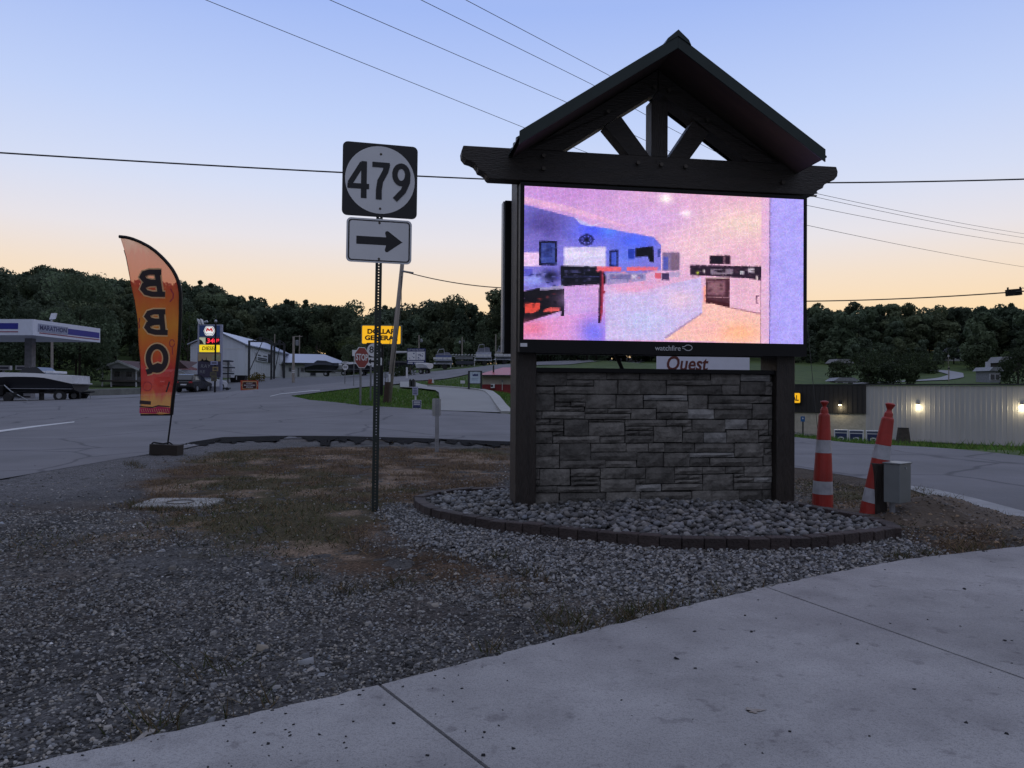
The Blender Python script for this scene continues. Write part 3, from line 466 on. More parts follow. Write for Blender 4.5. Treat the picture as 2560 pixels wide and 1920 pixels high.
# roof: two leaves with ribbed metal over boards
VF, VB = -0.45, 0.5
for s in (-1, 1):
    e = UC+s*HW
    MB().add([(UC, VF+.01, ZR), (e, VF+.01, ZE), (e, VB-.01, ZE), (UC, VB-.01, ZR), (UC, VF+.01, ZR+0.03), (e, VF+.01, ZE+0.03), (e, VB-.01, ZE+0.03), (UC, VB-.01, ZR+0.03)], [(0,1,2,3),(4,5,6,7),(0,1,5,4),(1,2,6,5),(2,3,7,6),(3,0,4,7)]).build('soffit', M_soffit, mon)
    n = 57; vs = []
    for i in range(n):
        v = VF+(VB-VF)*i/(n-1); ph = (i % 8); h = 0.028 if ph in (3, 4) else (0.008 if ph in (0, 1, 7, 6) else 0.0); vs += [(UC, v, ZR+0.034+h), (e+s*0.03, v, ZE+0.034+h-0.03*sl), (UC, v, ZR+0.031), (e+s*0.03, v, ZE+0.031-0.03*sl)]
    fs = []
    for i in range(n-1): k = i*4; fs += [(k, k+4, k+5, k+1), (k+2, k+3, k+7, k+6), (k+1, k+5, k+7, k+3)]
    fs += [(0, 1, 3, 2), ((n-1)*4, (n-1)*4+2, (n-1)*4+3, (n-1)*4+1)]
    MB().add(vs, fs).build('roof_panel', M_roof, mon)
    for v in (VF-0.012, VB):
        MB().prism([(UC, ZR+0.075), (e+s*0.012, ZE+0.075), (e+s*0.012, ZE-0.03), (UC, ZR-0.03)], v, v+0.014).build('rake_trim', M_roof, mon, bevel=0.002)
MB().prism([(UC-0.11, zr(UC-0.11)+0.072), (UC-0.09, zr(UC-0.09)+0.10), (UC, ZR+0.118), (UC+0.09, zr(UC+0.09)+0.10), (UC+0.11, zr(UC+0.11)+0.072), (UC, ZR+0.066)], VF-0.02, VB+0.02).build('ridge_cap', M_roof, mon)
# stone base
wall = MB().box(0.137, 2.343, 0.21, 0.40, -0.05, 1.225).build('stone_wall', mat('mortar', (0.012, 0.012, 0.012), 0.95), mon)
MB().box(0.136, 2.344, 0.14, 0.43, 1.226, 1.262).build('wall_cap', M_black, mon)
ST = '''185,85,422,195 425,92,730,150 733,95,983,150 988,98,1228,152 1230,100,1532,152 1535,105,1758,190 1760,110,1985,163 1988,115,2030,163 425,155,628,197 635,155,816,260 820,155,985,262 988,155,1190,262 1193,155,1530,190 1950,167,2033,200 185,205,326,258 330,203,632,258 1193,195,1352,265 1355,195,1620,265 1622,195,1755,265 1758,168,1946,265 1950,203,2033,268
185,262,330,390 335,264,565,320 335,325,455,357 457,325,565,357 335,362,560,393 568,266,804,370 807,268,1012,370 1018,270,1352,310 1018,313,1112,372 1117,315,1360,400 1362,272,1510,375 1515,275,1905,330 1910,280,2036,330 1515,335,1848,375 1852,338,2036,452 185,397,230,450 233,397,558,450 562,373,737,408 740,375,915,408 562,412,910,455 918,376,1110,456 1117,405,1232,452 1235,405,1357,452 1360,378,1560,452 1563,378,1850,452
185,455,293,497 298,455,400,497 185,502,395,547 403,457,587,582 592,458,705,476 592,480,868,582 708,458,870,476 875,460,1188,507 1190,460,1380,505 875,510,1088,540 875,545,978,576 980,545,1088,576 1093,512,1310,632 1315,510,1385,550 1390,460,1645,552 1648,457,1818,532 1820,460,1970,535 1973,458,2036,575 185,552,315,640 318,552,400,582 320,587,678,638 682,588,872,638 875,580,1090,637 1313,557,1473,635 1476,557,1650,636 1653,540,1897,636 1900,540,1970,577 1905,582,2036,632
185,645,365,735 370,640,607,770 612,643,882,706 885,643,1052,706 1055,640,1172,706 1177,640,1410,710 1413,640,1712,708 1715,640,1935,745 1940,636,2036,680 1945,685,2034,724 612,710,965,770 968,712,1170,822 1173,716,1367,818 1370,713,1712,748 1370,753,1523,818 1526,752,1932,815 1938,727,2036,812 185,738,367,832 370,773,722,830 726,773,962,825
185,838,214,918 185,922,214,965 217,838,448,965 453,835,677,893 456,898,568,930 572,898,678,930 456,934,678,965 682,832,868,912 870,830,1027,912 1031,826,1250,950 1254,824,1467,880 1254,885,1362,915 1365,885,1467,915 1254,920,1467,948 1470,822,1645,875 1648,822,1787,870 1710,874,1787,900 1790,818,2036,896 1473,880,1705,1000 1710,904,1862,940 1865,902,2036,938 682,916,952,1012 955,914,1027,952
185,972,347,1020 350,970,677,1018 955,957,1150,1010 1155,953,1467,1000 1708,943,1925,995 1928,941,2036,995 185,1024,365,1130 370,1022,724,1104 727,1015,985,1104 990,1015,1380,1068 990,1072,1383,1108 1386,1004,1535,1108 1538,1004,1746,1120 1750,1000,1928,1080 1930,1000,2036,1080 370,1108,628,1140 630,1106,985,1140 988,1112,1535,1140 1750,1085,2036,1140 185,1134,366,1180 370,1144,985,1180 988,1144,1535,1180 1538,1124,1746,1180 1750,1144,2036,1180'''
M_st = mat('ledge_stone', (0.120, 0.112, 0.100), 0.85, var=0.45, scale=9, bump=0.9, bscale=26, objrand=0.34, c2=(0.20, 0.188, 0.170))
M_stp = mat('pale_ledge_stone', (0.25, 0.245, 0.235), 0.85, var=0.35, scale=9, bump=0.8, bscale=26, objrand=0.15)
pale = {(1360,378), (1476,557), (1648,457), (1018,270), (955,957), (1760,110), (1370,713), (1865,902)}
for q in ST.split():
    a, b, c, d = map(float, q.split(',')); cx, cy = (a+c)/2, (b+d)/2
    u0, z0 = to_loc(1280+a/3.072, 900+cy/3.072, 0.17); u1, z1 = to_loc(1280+c/3.072, 900+cy/3.072, 0.17); _, zt = to_loc(1280+cx/3.072, 900+b/3.072, 0.17); _, zb = to_loc(1280+cx/3.072, 900+d/3.072, 0.17)
    u0 = max(u0, 0.139)+0.0012; u1 = min(u1, 2.341)-0.0012; zb += 0.001; zt -= 0.001; zt = min(zt, 1.222)
    nx, nz = max(2, min(5, int((u1-u0)/0.06)+1)), max(2, min(3, int((zt-zb)/0.05)+1)); pr = 0.178+random.uniform(-0.016, 0.010); vs = []
    for j in range(nz+1):
        for i in range(nx+1):
            ed = i in (0, nx) or j in (0, nz); k = 0.0055*random.uniform(0.3, 1.4)
            uu, zz = u0+(u1-u0)*i/nx, zb+(zt-zb)*j/nz
            if ed: uu += random.uniform(-0.0025, 0.0025); zz += random.uniform(-0.002, 0.002)
            vs.append((uu, pr+(0.010 if ed else random.uniform(-0.008, 0.004)), zz))
    m0 = len(vs); fs = [(j*(nx+1)+i, j*(nx+1)+i+1, (j+1)*(nx+1)+i+1, (j+1)*(nx+1)+i) for j in range(nz) for i in range(nx)]
    ring = [i for i in range(nx+1)]+[j*(nx+1)+nx for j in range(1, nz+1)]+[nz*(nx+1)+i for i in range(nx-1, -1, -1)]+[j*(nx+1) for j in range(nz-1, 0, -1)]
    vs += [(vs[i][0], 0.208, vs[i][2]) for i in ring]; L = len(ring); fs += [(ring[(i+1) % L], ring[i], m0+i, m0+(i+1) % L) for i in range(L)]
    o = MB().add(vs, fs).build('stone', M_stp if (int(a), int(b)) in pale else M_st, wall)
# LED display, front
SW, SH, SZ = 2.54, 1.297, 1.495
disp = MB().box(-0.035, SW+0.03, 0.006, 0.108, 1.385, 2.822).build('display_cabinet', M_black, mon, bevel=0.006)
for b in ((-0.036, SW+0.031, -0.006, 0.006, 1.384, 1.490), (-0.036, SW+0.031, -0.006, 0.006, 2.795, 2.823), (-0.036, -0.004, -0.006, 0.006, 1.4905, 2.7945), (SW+0.004, SW+0.031, -0.006, 0.006, 1.4905, 2.7945)):
    MB().box(*b).build('bezel', M_black, disp)
NX, NY = 240, 122
def paint():
    K = 3; yy, xx = np.mgrid[0:NY*K, 0:NX*K]; u = (xx+.5)/NX/K; v = (yy+.5)/NY/K; CX = 196+1922*u; CY = (65+113*u)*(1-v)+(1125+33*u)*v
    P = np.column_stack([CX.ravel(), CY.ravel()]); P = P+np.stack([fbm(P, 0.07, 5)-.5, fbm(P, 0.07, 15)-.5], 1)*7; A = np.zeros((NY*NX*K*K, 3))
    w_ = np.clip((CX.ravel()-300)/1500, 0, 1)[:, None]; A[:] = np.array([196, 150, 214])*(1-w_)+np.array([226, 178, 198])*w_
    def blob(cx, cy, rx, ry, c, k=1.0): d = np.exp(-(((P[:, 0]-cx)/rx)**2+((P[:, 1]-cy)/ry)**2))[:, None]*k; A[:] = A*(1-d)+np.array(c)*d
    def pl(pts, c, k=1.0): mk = inpoly(P, pts); A[mk] = A[mk]*(1-k)+np.array(c)*k
    def bx(x0, y0, x1, y1, c, k=1.0): pl([(x0, y0), (x1, y0), (x1, y1), (x0, y1)], c, k)
    blob(1700, 340, 330, 110, (236, 205, 196), .9); blob(1350, 500, 250, 130, (240, 205, 205), .6); blob(500, 120, 300, 80, (190, 135, 205), .7); blob(1140, 160, 45, 30, (255, 245, 240)); blob(1280, 265, 35, 22, (255, 245, 240)); blob(1000, 300, 300, 90, (206, 168, 226), .6)
    pl([(196,140),(480,205),(760,300),(900,360),(760,330),(480,250),(196,185)], (222, 170, 205), .8)
    pl([(196,195),(480,275),(520,282),(640,345),(760,365),(900,400),(1060,425),(1108,480),(1110,650),(196,790)], (124, 116, 208))
    mk = inpoly(P, [(196,195),(480,275),(520,282),(640,345),(760,365),(1060,425),(1108,480),(1110,650),(196,790)]); keep = A.copy()
    blob(330, 330, 150, 110, (76, 64, 138), .95); blob(640, 370, 130, 90, (78, 92, 240), .95); blob(760, 370, 60, 60, (90, 140, 255), .8); blob(930, 450, 160, 80, (70, 96, 240), .9); blob(850, 560, 120, 70, (96, 120, 235), .8); blob(250, 450, 90, 60, (120, 106, 190), .8); A[~mk] = keep[~mk]
    pl([(520,282),(640,340),(720,318),(640,352),(560,330)], (205, 195, 235), .8)
    bx(455,490,735,625,(206,196,232)); bx(196,525,305,622,(226,192,232)); bx(455,520,735,560,(222,214,240),.6)
    bx(293,447,411,615,(20,20,54)); bx(308,462,396,600,(58,72,150)); bx(320,490,380,560,(40,52,120)); bx(760,513,818,625,(22,22,70)); bx(772,526,808,615,(60,80,190)); bx(885,505,930,575,(40,60,170))
    fx, fy = (P[:, 0]-605)/54, (P[:, 1]-440)/42; fr_ = np.hypot(fx, fy); fa = np.abs(((np.arctan2(fy, fx)/(math.pi/4)+0.5) % 1)-0.5)*fr_; fm = (fr_ < 1) & ((fa < 0.13) | ((np.abs(fr_-0.8) < 0.12) & (fx*fy < 0.35))); A[fm] = A[fm]*0.2+np.array([14, 14, 60])*0.8
    blob(605, 440, 16, 14, (8, 8, 30)); pl([(935,500),(1055,487),(1061,596),(1030,592),(1020,556),(935,561)], (8, 8, 20)); pl([(1085,510),(1110,500),(1100,560),(1088,565)], (50, 60, 140))
    bx(1120,530,1238,655,(128,108,146)); bx(1122,560,1160,650,(80,84,170)); bx(1178,536,1234,650,(120,96,122))
    pl([(432,620),(690,625),(735,690),(735,745),(440,760)], (8, 8, 20)); bx(460,648,570,668,(90,90,150),.6); bx(455,690,700,698,(60,60,110),.7)
    blob(365, 690, 62, 40, (12, 12, 40)); blob(260, 715, 70, 36, (150, 160, 235), .9); bx(196,640,250,690,(70,70,180),.7); bx(196,760,310,790,(120,110,190)); 
    pl([(196,795),(300,770),(460,775),(462,965),(440,968),(440,930),(196,1012)], (10, 6, 14)); pl([(200,880),(300,872),(302,915),(260,945),(205,945)], (214, 74, 62)); pl([(330,920),(370,905),(435,908),(432,930),(325,940)], (206, 78, 74)); pl([(300,770),(455,752),(455,778),(300,790)], (150, 140, 180))
    pl([(196,1015),(440,966),(700,930),(735,925),(735,1135),(196,1125)], (214, 150, 206)); blob(240, 1050, 120, 60, (220, 110, 140), .8); blob(660, 1080, 110, 120, (104, 108, 238), .85); blob(560, 850, 130, 70, (196, 160, 222), .8)
    pl([(735,665),(1005,670),(1005,722),(740,752)], (150, 138, 186)); bx(760,680,990,712,(112,104,156)); bx(905,682,945,712,(190,180,210)); pl([(675,625),(840,628),(838,657),(672,660)], (222, 96, 112)); bx(875,628,1005,655,(224,104,120)); bx(1005,630,1086,655,(214,110,140)); bx(1068,668,1110,708,(206,90,110)); bx(1115,672,1165,718,(60,44,84)); bx(1165,665,1240,700,(170,150,190))
    pl([(735,760),(940,800),(1390,700),(1395,945),(1130,1130),(735,1130)], (196, 180, 226)); blob(900, 780, 170, 30, (226, 160, 196), .8); blob(1000, 1000, 150, 90, (184, 190, 232), .7); blob(1250, 850, 120, 70, (224, 190, 210), .8)
    pl([(693,655),(720,660),(722,790),(738,800),(720,815),(716,940),(700,1015),(686,1012),(697,900)], (150, 44, 66)); pl([(693,655),(706,655),(700,1015),(686,1012)], (34, 10, 34))
    pl([(1400,868),(1590,905),(1812,950),(1812,1150),(1130,1128),(1395,945)], (240, 188, 178)); blob(1650, 1080, 160, 70, (248, 176, 132), .8); blob(1420, 1050, 120, 60, (232, 170, 172), .7)
    pl([(1130,1112),(1390,942),(1395,950),(1145,1122)], (150, 120, 160), .7)
    bx(1447,553,1592,612,(46,22,40)); bx(1458,562,1535,604,(20,10,26)); bx(1545,560,1552,606,(190,150,160)); pl([(1312,618),(1820,630),(1818,726),(1700,708),(1310,684)], (40, 22, 42)); bx(1455,645,1612,682,(128,112,130)); bx(1500,652,1560,668,(40,24,40)); bx(1400,646,1415,672,(200,190,190)); bx(1355,662,1372,684,(170,170,60)); bx(1718,640,1765,672,(190,180,190)); bx(1662,660,1690,684,(180,170,180)); bx(1802,640,1818,668,(30,16,30)); bx(1775,690,1790,720,(210,190,190))
    bx(1420,705,1588,880,(74,38,50)); bx(1432,724,1560,822,(116,76,92)); bx(1455,740,1552,806,(134,92,104)); bx(1420,703,1588,712,(190,160,160)); bx(1425,836,1585,842,(150,110,120)); pl([(1420,850),(1590,880),(1592,908),(1420,872)], (64, 22, 30)); bx(1405,760,1420,870,(240,150,120),.7)
    pl([(1590,905),(1812,948),(1812,956),(1590,912)], (130, 80, 100), .8); bx(1807,720,1813,1150,(150,110,130),.8); pl([(1775,828),(1800,826),(1800,834),(1784,838),(1784,880),(1800,884),(1776,886)], (110, 70, 100))
    bx(1813,160,1880,1160,(222,176,206)); pl([(1878,160),(2130,170),(2130,1170),(1870,1170)], (168, 158, 238)); blob(1900, 600, 40, 700, (176, 156, 236), .6); bx(1874,165,1879,1160,(70,60,110),.8)
    rr = random.Random(5)
    for x0, y0, x1, y1, n_, cs in ((440, 630, 735, 740, 26, ((60, 60, 110), (0, 0, 8), (110, 105, 150))), (196, 640, 430, 770, 40, ((16, 16, 60), (130, 130, 220), (70, 70, 170))), (1312, 625, 1815, 700, 34, ((18, 8, 20), (150, 130, 140), (90, 60, 76))), (740, 665, 1100, 740, 26, ((190, 170, 210), (96, 84, 140), (220, 130, 150))), (300, 450, 410, 610, 20, ((90, 104, 180), (26, 30, 80))), (196, 800, 455, 960, 26, ((30, 16, 20), (140, 50, 50), (4, 2, 8))), (1425, 720, 1585, 870, 16, ((150, 110, 120), (60, 30, 40))), (455, 495, 735, 620, 16, ((225, 218, 240), (180, 170, 220)))):
        for _ in range(n_): bx_, by_ = rr.uniform(x0, x1), rr.uniform(y0, y1); blob(bx_, by_, rr.uniform(4, 16), rr.uniform(3, 9), rr.choice(cs), rr.uniform(.4, .9))
    tex = (fbm(P, 0.02, 3)-.5)*22+(fbm(P, 0.09, 9)-.5)*12; A += tex[:, None]*np.array([1.0, 0.9, 0.8]); A = np.clip((A-118)*1.06+122, 0, 255)
    A = A.reshape(NY, K, NX, K, 3).mean((1, 3)).reshape(-1, 3); L = np.where(A/255 <= 0.04045, A/255/12.92, ((A/255+0.055)/1.055)**2.4); L *= rng.uniform(0.9, 1.1, (len(L), 1))*rng.normal(1, 0.05, L.shape)
    return np.clip(L, 0, 1.1)
xs = np.linspace(0.0, SW, NX+1); zs = np.linspace(SZ+SH, SZ, NY+1); Xg, Zg = np.meshgrid(xs, zs); V = np.column_stack([Xg.ravel(), np.zeros(Xg.size), Zg.ravel()])
i = (np.arange(NY)[:, None]*(NX+1)+np.arange(NX)[None]).ravel(); me = fast_mesh('screen', V, np.column_stack([i, i+NX+1, i+NX+2, i+1])); set_col(me, paint())
sm = bpy.data.materials.new('led_screen'); sm.use_nodes = True; t = sm.node_tree; b = t.nodes['Principled BSDF']; b.inputs['Base Color'].default_value = (0.01, 0.01, 0.012, 1); b.inputs['Roughness'].default_value = 0.6
at_ = t.nodes.new('ShaderNodeAttribute'); at_.attribute_name = 'tint'; co = t.nodes.new('ShaderNodeTexCoord'); sx = t.nodes.new('ShaderNodeSeparateXYZ'); t.links.new(co.outputs['Object'], sx.inputs[0])
def gridline(sock, period, off):
    a = t.nodes.new('ShaderNodeMath'); a.operation = 'MULTIPLY_ADD'; a.inputs[1].default_value = 1/period; a.inputs[2].default_value = off; t.links.new(sock, a.inputs[0])
    f = t.nodes.new('ShaderNodeMath'); f.operation = 'FRACT'; t.links.new(a.outputs[0], f.inputs[0]); s = t.nodes.new('ShaderNodeMath'); s.operation = 'SUBTRACT'; s.inputs[1].default_value = 0.5; t.links.new(f.outputs[0], s.inputs[0])
    q = t.nodes.new('ShaderNodeMath'); q.operation = 'ABSOLUTE'; t.links.new(s.outputs[0], q.inputs[0]); r_ = t.nodes.new('ShaderNodeMapRange'); r_.inputs[1].default_value = 0.22; r_.inputs[2].default_value = 0.42; r_.inputs[3].default_value = 1.0; r_.inputs[4].default_value = 0.55; t.links.new(q.outputs[0], r_.inputs[0]); return r_.outputs[0]
gx = gridline(sx.outputs[0], SW/240, 0.0); gz_ = gridline(sx.outputs[2], SH/122, -SZ/(SH/122)+100)
mu = t.nodes.new('ShaderNodeMath'); mu.operation = 'MULTIPLY'; t.links.new(gx, mu.inputs[0]); t.links.new(gz_, mu.inputs[1])
ms_ = t.nodes.new('ShaderNodeMath'); ms_.operation = 'MULTIPLY'; ms_.inputs[1].default_value = 1.42; t.links.new(mu.outputs[0], ms_.inputs[0])
t.links.new(at_.outputs[0], b.inputs['Emission Color']); t.links.new(ms_.outputs[0], b.inputs['Emission Strength'])
tag(link('screen', me, sm, disp), 'lit LED panel showing a kitchen and living room')
M_logo = mat('pale_lettering', (0.55, 0.56, 0.58), 0.5, var=0.05)
text('brand_lettering', 'watchfire', 0.062, M_logo, disp, (1.27, -0.009, 1.437), bold=0.004)
mb = MB(); stroke(mb, [(1.455+0.036*math.cos(a), 1.445+0.024*math.sin(a)) for a in np.linspace(-2.75, 2.75, 22)]+[(1.40, 1.452)], 0.006, -0.009); stroke(mb, [(1.40, 1.441), (1.424, 1.434)], 0.005, -0.0092); mb.build('brand_flame', M_logo, disp)
MB().box(-0.028, 0.03, -0.008, -0.0062, 1.432, 1.462).build('serial_label', M_sheet, disp)
rear = MB().box(-0.085, SW-0.03, 0.54, 0.64, 1.40, 2.80).build('rear_display_cabinet', M_black, mon, bevel=0.006)
MB().box(-0.10, -0.0855, 0.545, 0.66, 1.41, 2.79).build('cabinet_side_trim', M_galv, rear)
for u0 in (0.02, 2.4): MB().box(u0, u0+0.05, 0.421, 0.539, 1.5, 2.7).build('mounting_rail', M_darkm, mon)
MB().path([(1.02, 0.5, 1.263), (0.99, 0.5, 1.33), (0.94, 0.5, 1.42)], 0.018).build('cable_conduit', M_darkm, mon)
# ------------------------------------------------------------------ brick edging, pebbles
edging = thing('brick_edging', 'curved border of dark reddish brown edging bricks round the pebble bed', 'brick edging')
M_brick = mat('edging_brick', (0.036, 0.026, 0.025), 0.85, var=0.3, scale=14, bump=0.6, bscale=50, objrand=0.25, c2=(0.055, 0.040, 0.037))
loop = dens(BED+[BED[0]], 600); cum = np.append(0, np.cumsum(np.linalg.norm(np.diff(loop, axis=0), axis=1))); nb = int(cum[-1]/0.148)
bme = MB().box(-0.0715, 0.0715, -0.05, 0.05, -0.03, 0.078).mesh('brick'); bme.materials.append(M_brick)
for kx in range(nb):
    s = (kx+0.5)*cum[-1]/nb; p = np.array([np.interp(s, cum, loop[:, 0]), np.interp(s, cum, loop[:, 1])]); q = np.array([np.interp((s+.03) % cum[-1], cum, loop[:, 0]), np.interp((s+.03) % cum[-1], cum, loop[:, 1])]); d = q-p; nrm = np.array([-d[1], d[0]])/np.linalg.norm(d)
    if (BEDC-p)@nrm < 0: nrm = -nrm
    o = link('brick', bme, None, edging, (p[0]+nrm[0]*0.05, p[1]+nrm[1]*0.05, random.uniform(-0.006, 0.004)), (random.gauss(0, 0.015), random.gauss(0, 0.012), math.atan2(d[1], d[0])+random.gauss(0, 0.02)))
bv = [o for o in edging.children]
for o in bv[:]: bvm = o.modifiers.new('bevel', 'BEVEL'); bvm.width = 0.005; bvm.segments = 1
inner = [(BEDC[0]+(x-BEDC[0])*0.955, BEDC[1]+(y-BEDC[1])*0.94) for x, y in BED]
bedst = sheet('pebble_bed', inner, 0.03, mat('bed_soil', (0.03, 0.03, 0.032), 0.95))
def bedz(P):
    d = np.sqrt(((P[:, 0]-1.05)/1.85)**2+((P[:, 1]-6.5)/1.35)**2); return 0.032+0.055*np.clip(1-d, 0, 1)
P = []
gp_ = scatter(20000, (-1, 5), (3, 8)); gp_ = gp_[inpoly(gp_, inner)]
loc_v = (gp_-mO)@mV; loc_u = (gp_-mO)@mU; gp_ = gp_[~((loc_v > 0.19) & (loc_v < 0.42) & (loc_u > 0.0) & (loc_u < 2.48))]
acc = []; cell = {}
for p in gp_:
    kx, ky = int(p[0]/0.05), int(p[1]/0.05); ok = True
    for a in (-1, 0, 1):
        for c in (-1, 0, 1):
            for q in cell.get((kx+a, ky+c), ()):
                if (q[0]-p[0])**2+(q[1]-p[1])**2 < 0.040**2: ok = False
    if ok: cell.setdefault((kx, ky), []).append(p); acc.append(p)
PB = np.array(acc); PB = PB[np.argsort(PB[:, 1])]; zz = bedz(PB)
M_pebble = mat('river_pebble', (0.13, 0.128, 0.13), 0.7, var=0.3, scale=20, objrand=0.55, bump=0.2, bscale=40)
pm = []
for v in range(8):
    V, F, _ = stones(np.zeros((1, 2)), [0.0], np.array([0.031]), ICO_V, ICO_F, 0.72, 0.10); me = fast_mesh('pebble', V, F); me.polygons.foreach_set('use_smooth', [True]*len(me.polygons)); me.materials.append(M_pebble); pm.append(me)
near = PB[PB[:, 1] < 6.3]; sel = set(np.round(np.linspace(0, len(near)-1, min(290, len(near)))).astype(int).tolist()) if False else set(range(290))
for kx in range(290): o = link('pebble', pm[kx % 8], None, bedst, (PB[kx][0], PB[kx][1], zz[kx]), (random.uniform(-.4, .4), random.uniform(-.4, .4), random.uniform(0, 6.28))); s = random.uniform(0.75, 1.25); o.scale = (s, s, s)
rest = PB[290:]; r = rng.uniform(0.022, 0.038, len(rest)); cols = greys(len(rest), 0.05, 0.22, (1, 0.99, 1.0), 0.04); V, F, C = stones(rest, zz[290:], r, ICO_V, ICO_F, 0.72, 0.10, cols)
me = fast_mesh('pebble_mass', V, F); set_col(me, C); me.polygons.foreach_set('use_smooth', [True]*len(me.polygons)); tag(link('pebble_mass', me, attr_mat('pebble_tint', 0.7), bedst), kind='stuff')
P = scatter(2600, (-1, 5), (3, 8)); P = P[inpoly(P, inner)]; lv = (P-mO)@mV; lu = (P-mO)@mU; P = P[~((lv > 0.17) & (lv < 0.44) & (lu > -0.02) & (lu < 2.5))]; r = rng.uniform(0.018, 0.036, len(P)); V, F, C = stones(P, bedz(P)+0.028, r, ICO_V, ICO_F, 0.7, 0.12, greys(len(P), 0.06, 0.24, (1, .99, 1.0), 0.04)); me = fast_mesh('upper_pebble_mass', V, F); set_col(me, C); me.polygons.foreach_set('use_smooth', [True]*len(me.polygons)); tag(link('upper_pebble_mass', me, MC['pebble_tint'], bedst), kind='stuff')
# ================================================================== ROUTE SIGN 479
def rrect(x0, x1, z0, z1, r, n=5):
    p = []
    for cx, cz, a in ((x1-r, z0+r, -90), (x1-r, z1-r, 0), (x0+r, z1-r, 90), (x0+r, z0+r, 180)):
        for i in range(n+1): t = R(a+90*i/n); p.append((cx+r*math.cos(t), cz+r*math.sin(t)))
    return p
def perf_post(parent, h, wd, mt, pitch=0.0254, z0=-0.3, yb=0.0, name='post'):
    mb = MB(); s = wd/2; hl = 0.0048
    mb.box(-s, -hl, yb, yb+0.003, z0, h).box(hl, s, yb, yb+0.003, z0, h).box(-s-0.003, -s, yb, yb+0.03, z0, h).box(s, s+0.003, yb, yb+0.03, z0, h)
    z = z0
    while z < h-pitch: mb.box(-hl, hl, yb+0.0002, yb+0.0028, z+0.0095, z+pitch); z += pitch
    return mb.build(name, mt, parent)
M_post = mat('green_sign_post', (0.022, 0.03, 0.026), 0.6, 0.2, var=0.3, scale=5)
S = 6.66/FPX
rs = thing('route_sign', 'black square 479 route marker above a white right arrow plate on a perforated post', 'road sign', (*hit0(937, 1278), 0), R(13)); rs.rotation_euler = (0, R(0.45), R(13))
perf_post(rs, 3.22, 0.05, M_post)
def hz(py): return (1278-py)*S
pan = MB().prism(rrect(-0.325, 0.325, hz(543), hz(359), 0.045), -0.006, -0.003).build('route_marker', M_print, rs); c479 = (hz(543)+hz(359))/2; pan['label'] = 'black square marker with white disc and the number 479'
MB().disc((0, -0.0075, c479+0.004), 0.302, 0.297, 48).build('white_disc', M_sheet, pan)
mb = MB(); y = -0.0095; kk = 0.65/185
def gl(px, py): return ((px-0.5*(0))*kk, c479+py*kk)
def digs(pts, wd, closed=False):
    global y
    stroke(mb, [(a*kk, c479+b*kk) for a, b in pts], wd*kk, y, closed); y -= 0.0004
digs([(-40, -47), (-40, 45)], 14); digs([(-44, 40), (-74, -12)], 13); digs([(-80, -17.5), (-27, -17.5)], 13)
digs([(-20, 39), (23, 39)], 13); digs([(17, 43), (13, 24), (0, -2), (-3, -24), (-3, -48)], 14.5)
el = [(52+16*math.cos(a), 18+22*math.sin(a)) for a in np.linspace(0, 2*math.pi, 25)[:-1]]; digs(el, 13.5, True); digs([(68, 20), (67, 0), (58, -22), (37, -46)], 14)
mb.build('number_479', M_print, pan)
for zz_ in (hz(385), hz(522)): MB().disc((0.003, -0.0092, zz_), 0.011, 0.011, 12).build('bolt', M_bolt, pan)
ap = MB().prism(rrect(-0.283, 0.283, hz(658), hz(547.5), 0.04), -0.006, -0.003).build('arrow_plate', M_sheet, rs); zc = (hz(658)+hz(547.5))/2
mb = MB(); o_, n_ = rrect(-0.268, 0.268, hz(654), hz(551.5), 0.03), rrect(-0.256, 0.256, hz(651), hz(554.5), 0.022); L = len(o_); mb.add([(a, -0.0068, c) for a, c in o_]+[(a, -0.0068, c) for a, c in n_], [(i, (i+1) % L, (i+1) % L+L, i+L) for i in range(L)]); mb.build('border', M_print, ap)
MB().poly([(x*kk, -0.0072, zc+z*kk) for x, z in ((-56, 10), (17, 10), (14, 20), (16, 25), (21, 26), (55, 1), (58, 0), (55, -2), (21, -27), (16, -27), (14, -22), (17, -10), (-56, -10))]).build('arrow', M_print, ap)
for zz_ in (zc+0.158, zc-0.158): MB().disc((0, -0.0074, zz_), 0.011, 0.011, 12).build('bolt', M_bolt, ap)
# small marker seen from behind
ms = thing('back_of_small_sign', 'short galvanised post with a small plate seen from behind, at the road edge', 'road sign', (*hit0(1092, 1130), 0), 0.1)
M_gp = mat('galvanised_post', (0.30, 0.31, 0.33), 0.5, 0.5, var=0.2); perf_post(ms, 0.93, 0.06, M_gp, pitch=0.03, yb=-0.006)
MB().prism(rrect(-0.085, 0.065, 0.62, 0.93, 0.025), 0.028, 0.032).build('plate', mat('plate_back', (0.42, 0.43, 0.43), 0.4, 0.3), ms)
# ================================================================== FEATHER FLAG
DF = 12.28; SF = DF/FPX/2.911
fl = thing('feather_flag', 'orange and red feather banner lettered BBQ in reverse, on a leaning black pole', 'flag', (*hit0(418, 1137), 0), 0.0)
FX0, FZ0 = 402.0, 1622.0
def fp(x, y): return ((x-FX0)*SF, (FZ0-y)*SF)
sleeve = [(35,35),(85,40),(130,50),(190,74),(250,105),(300,140),(350,185),(390,228),(420,265),(447,310),(467,355),(480,400),(487,450),(488,600),(483,800),(470,950),(455,1100),(440,1210),(430,1330)]
left = [(45,50),(62,108),(85,180),(102,262),(120,350),(135,425),(150,500),(160,560),(170,620),(178,700),(185,780),(192,870),(198,950),(201,1025),(203,1100),(204,1160),(205,1220),(206,1280),(207,1333)]
sl_, lf_ = dens([fp(*p) for p in sleeve], 60), dens([fp(*p) for p in left], 60)
nn = 16; V = []; Cc = []
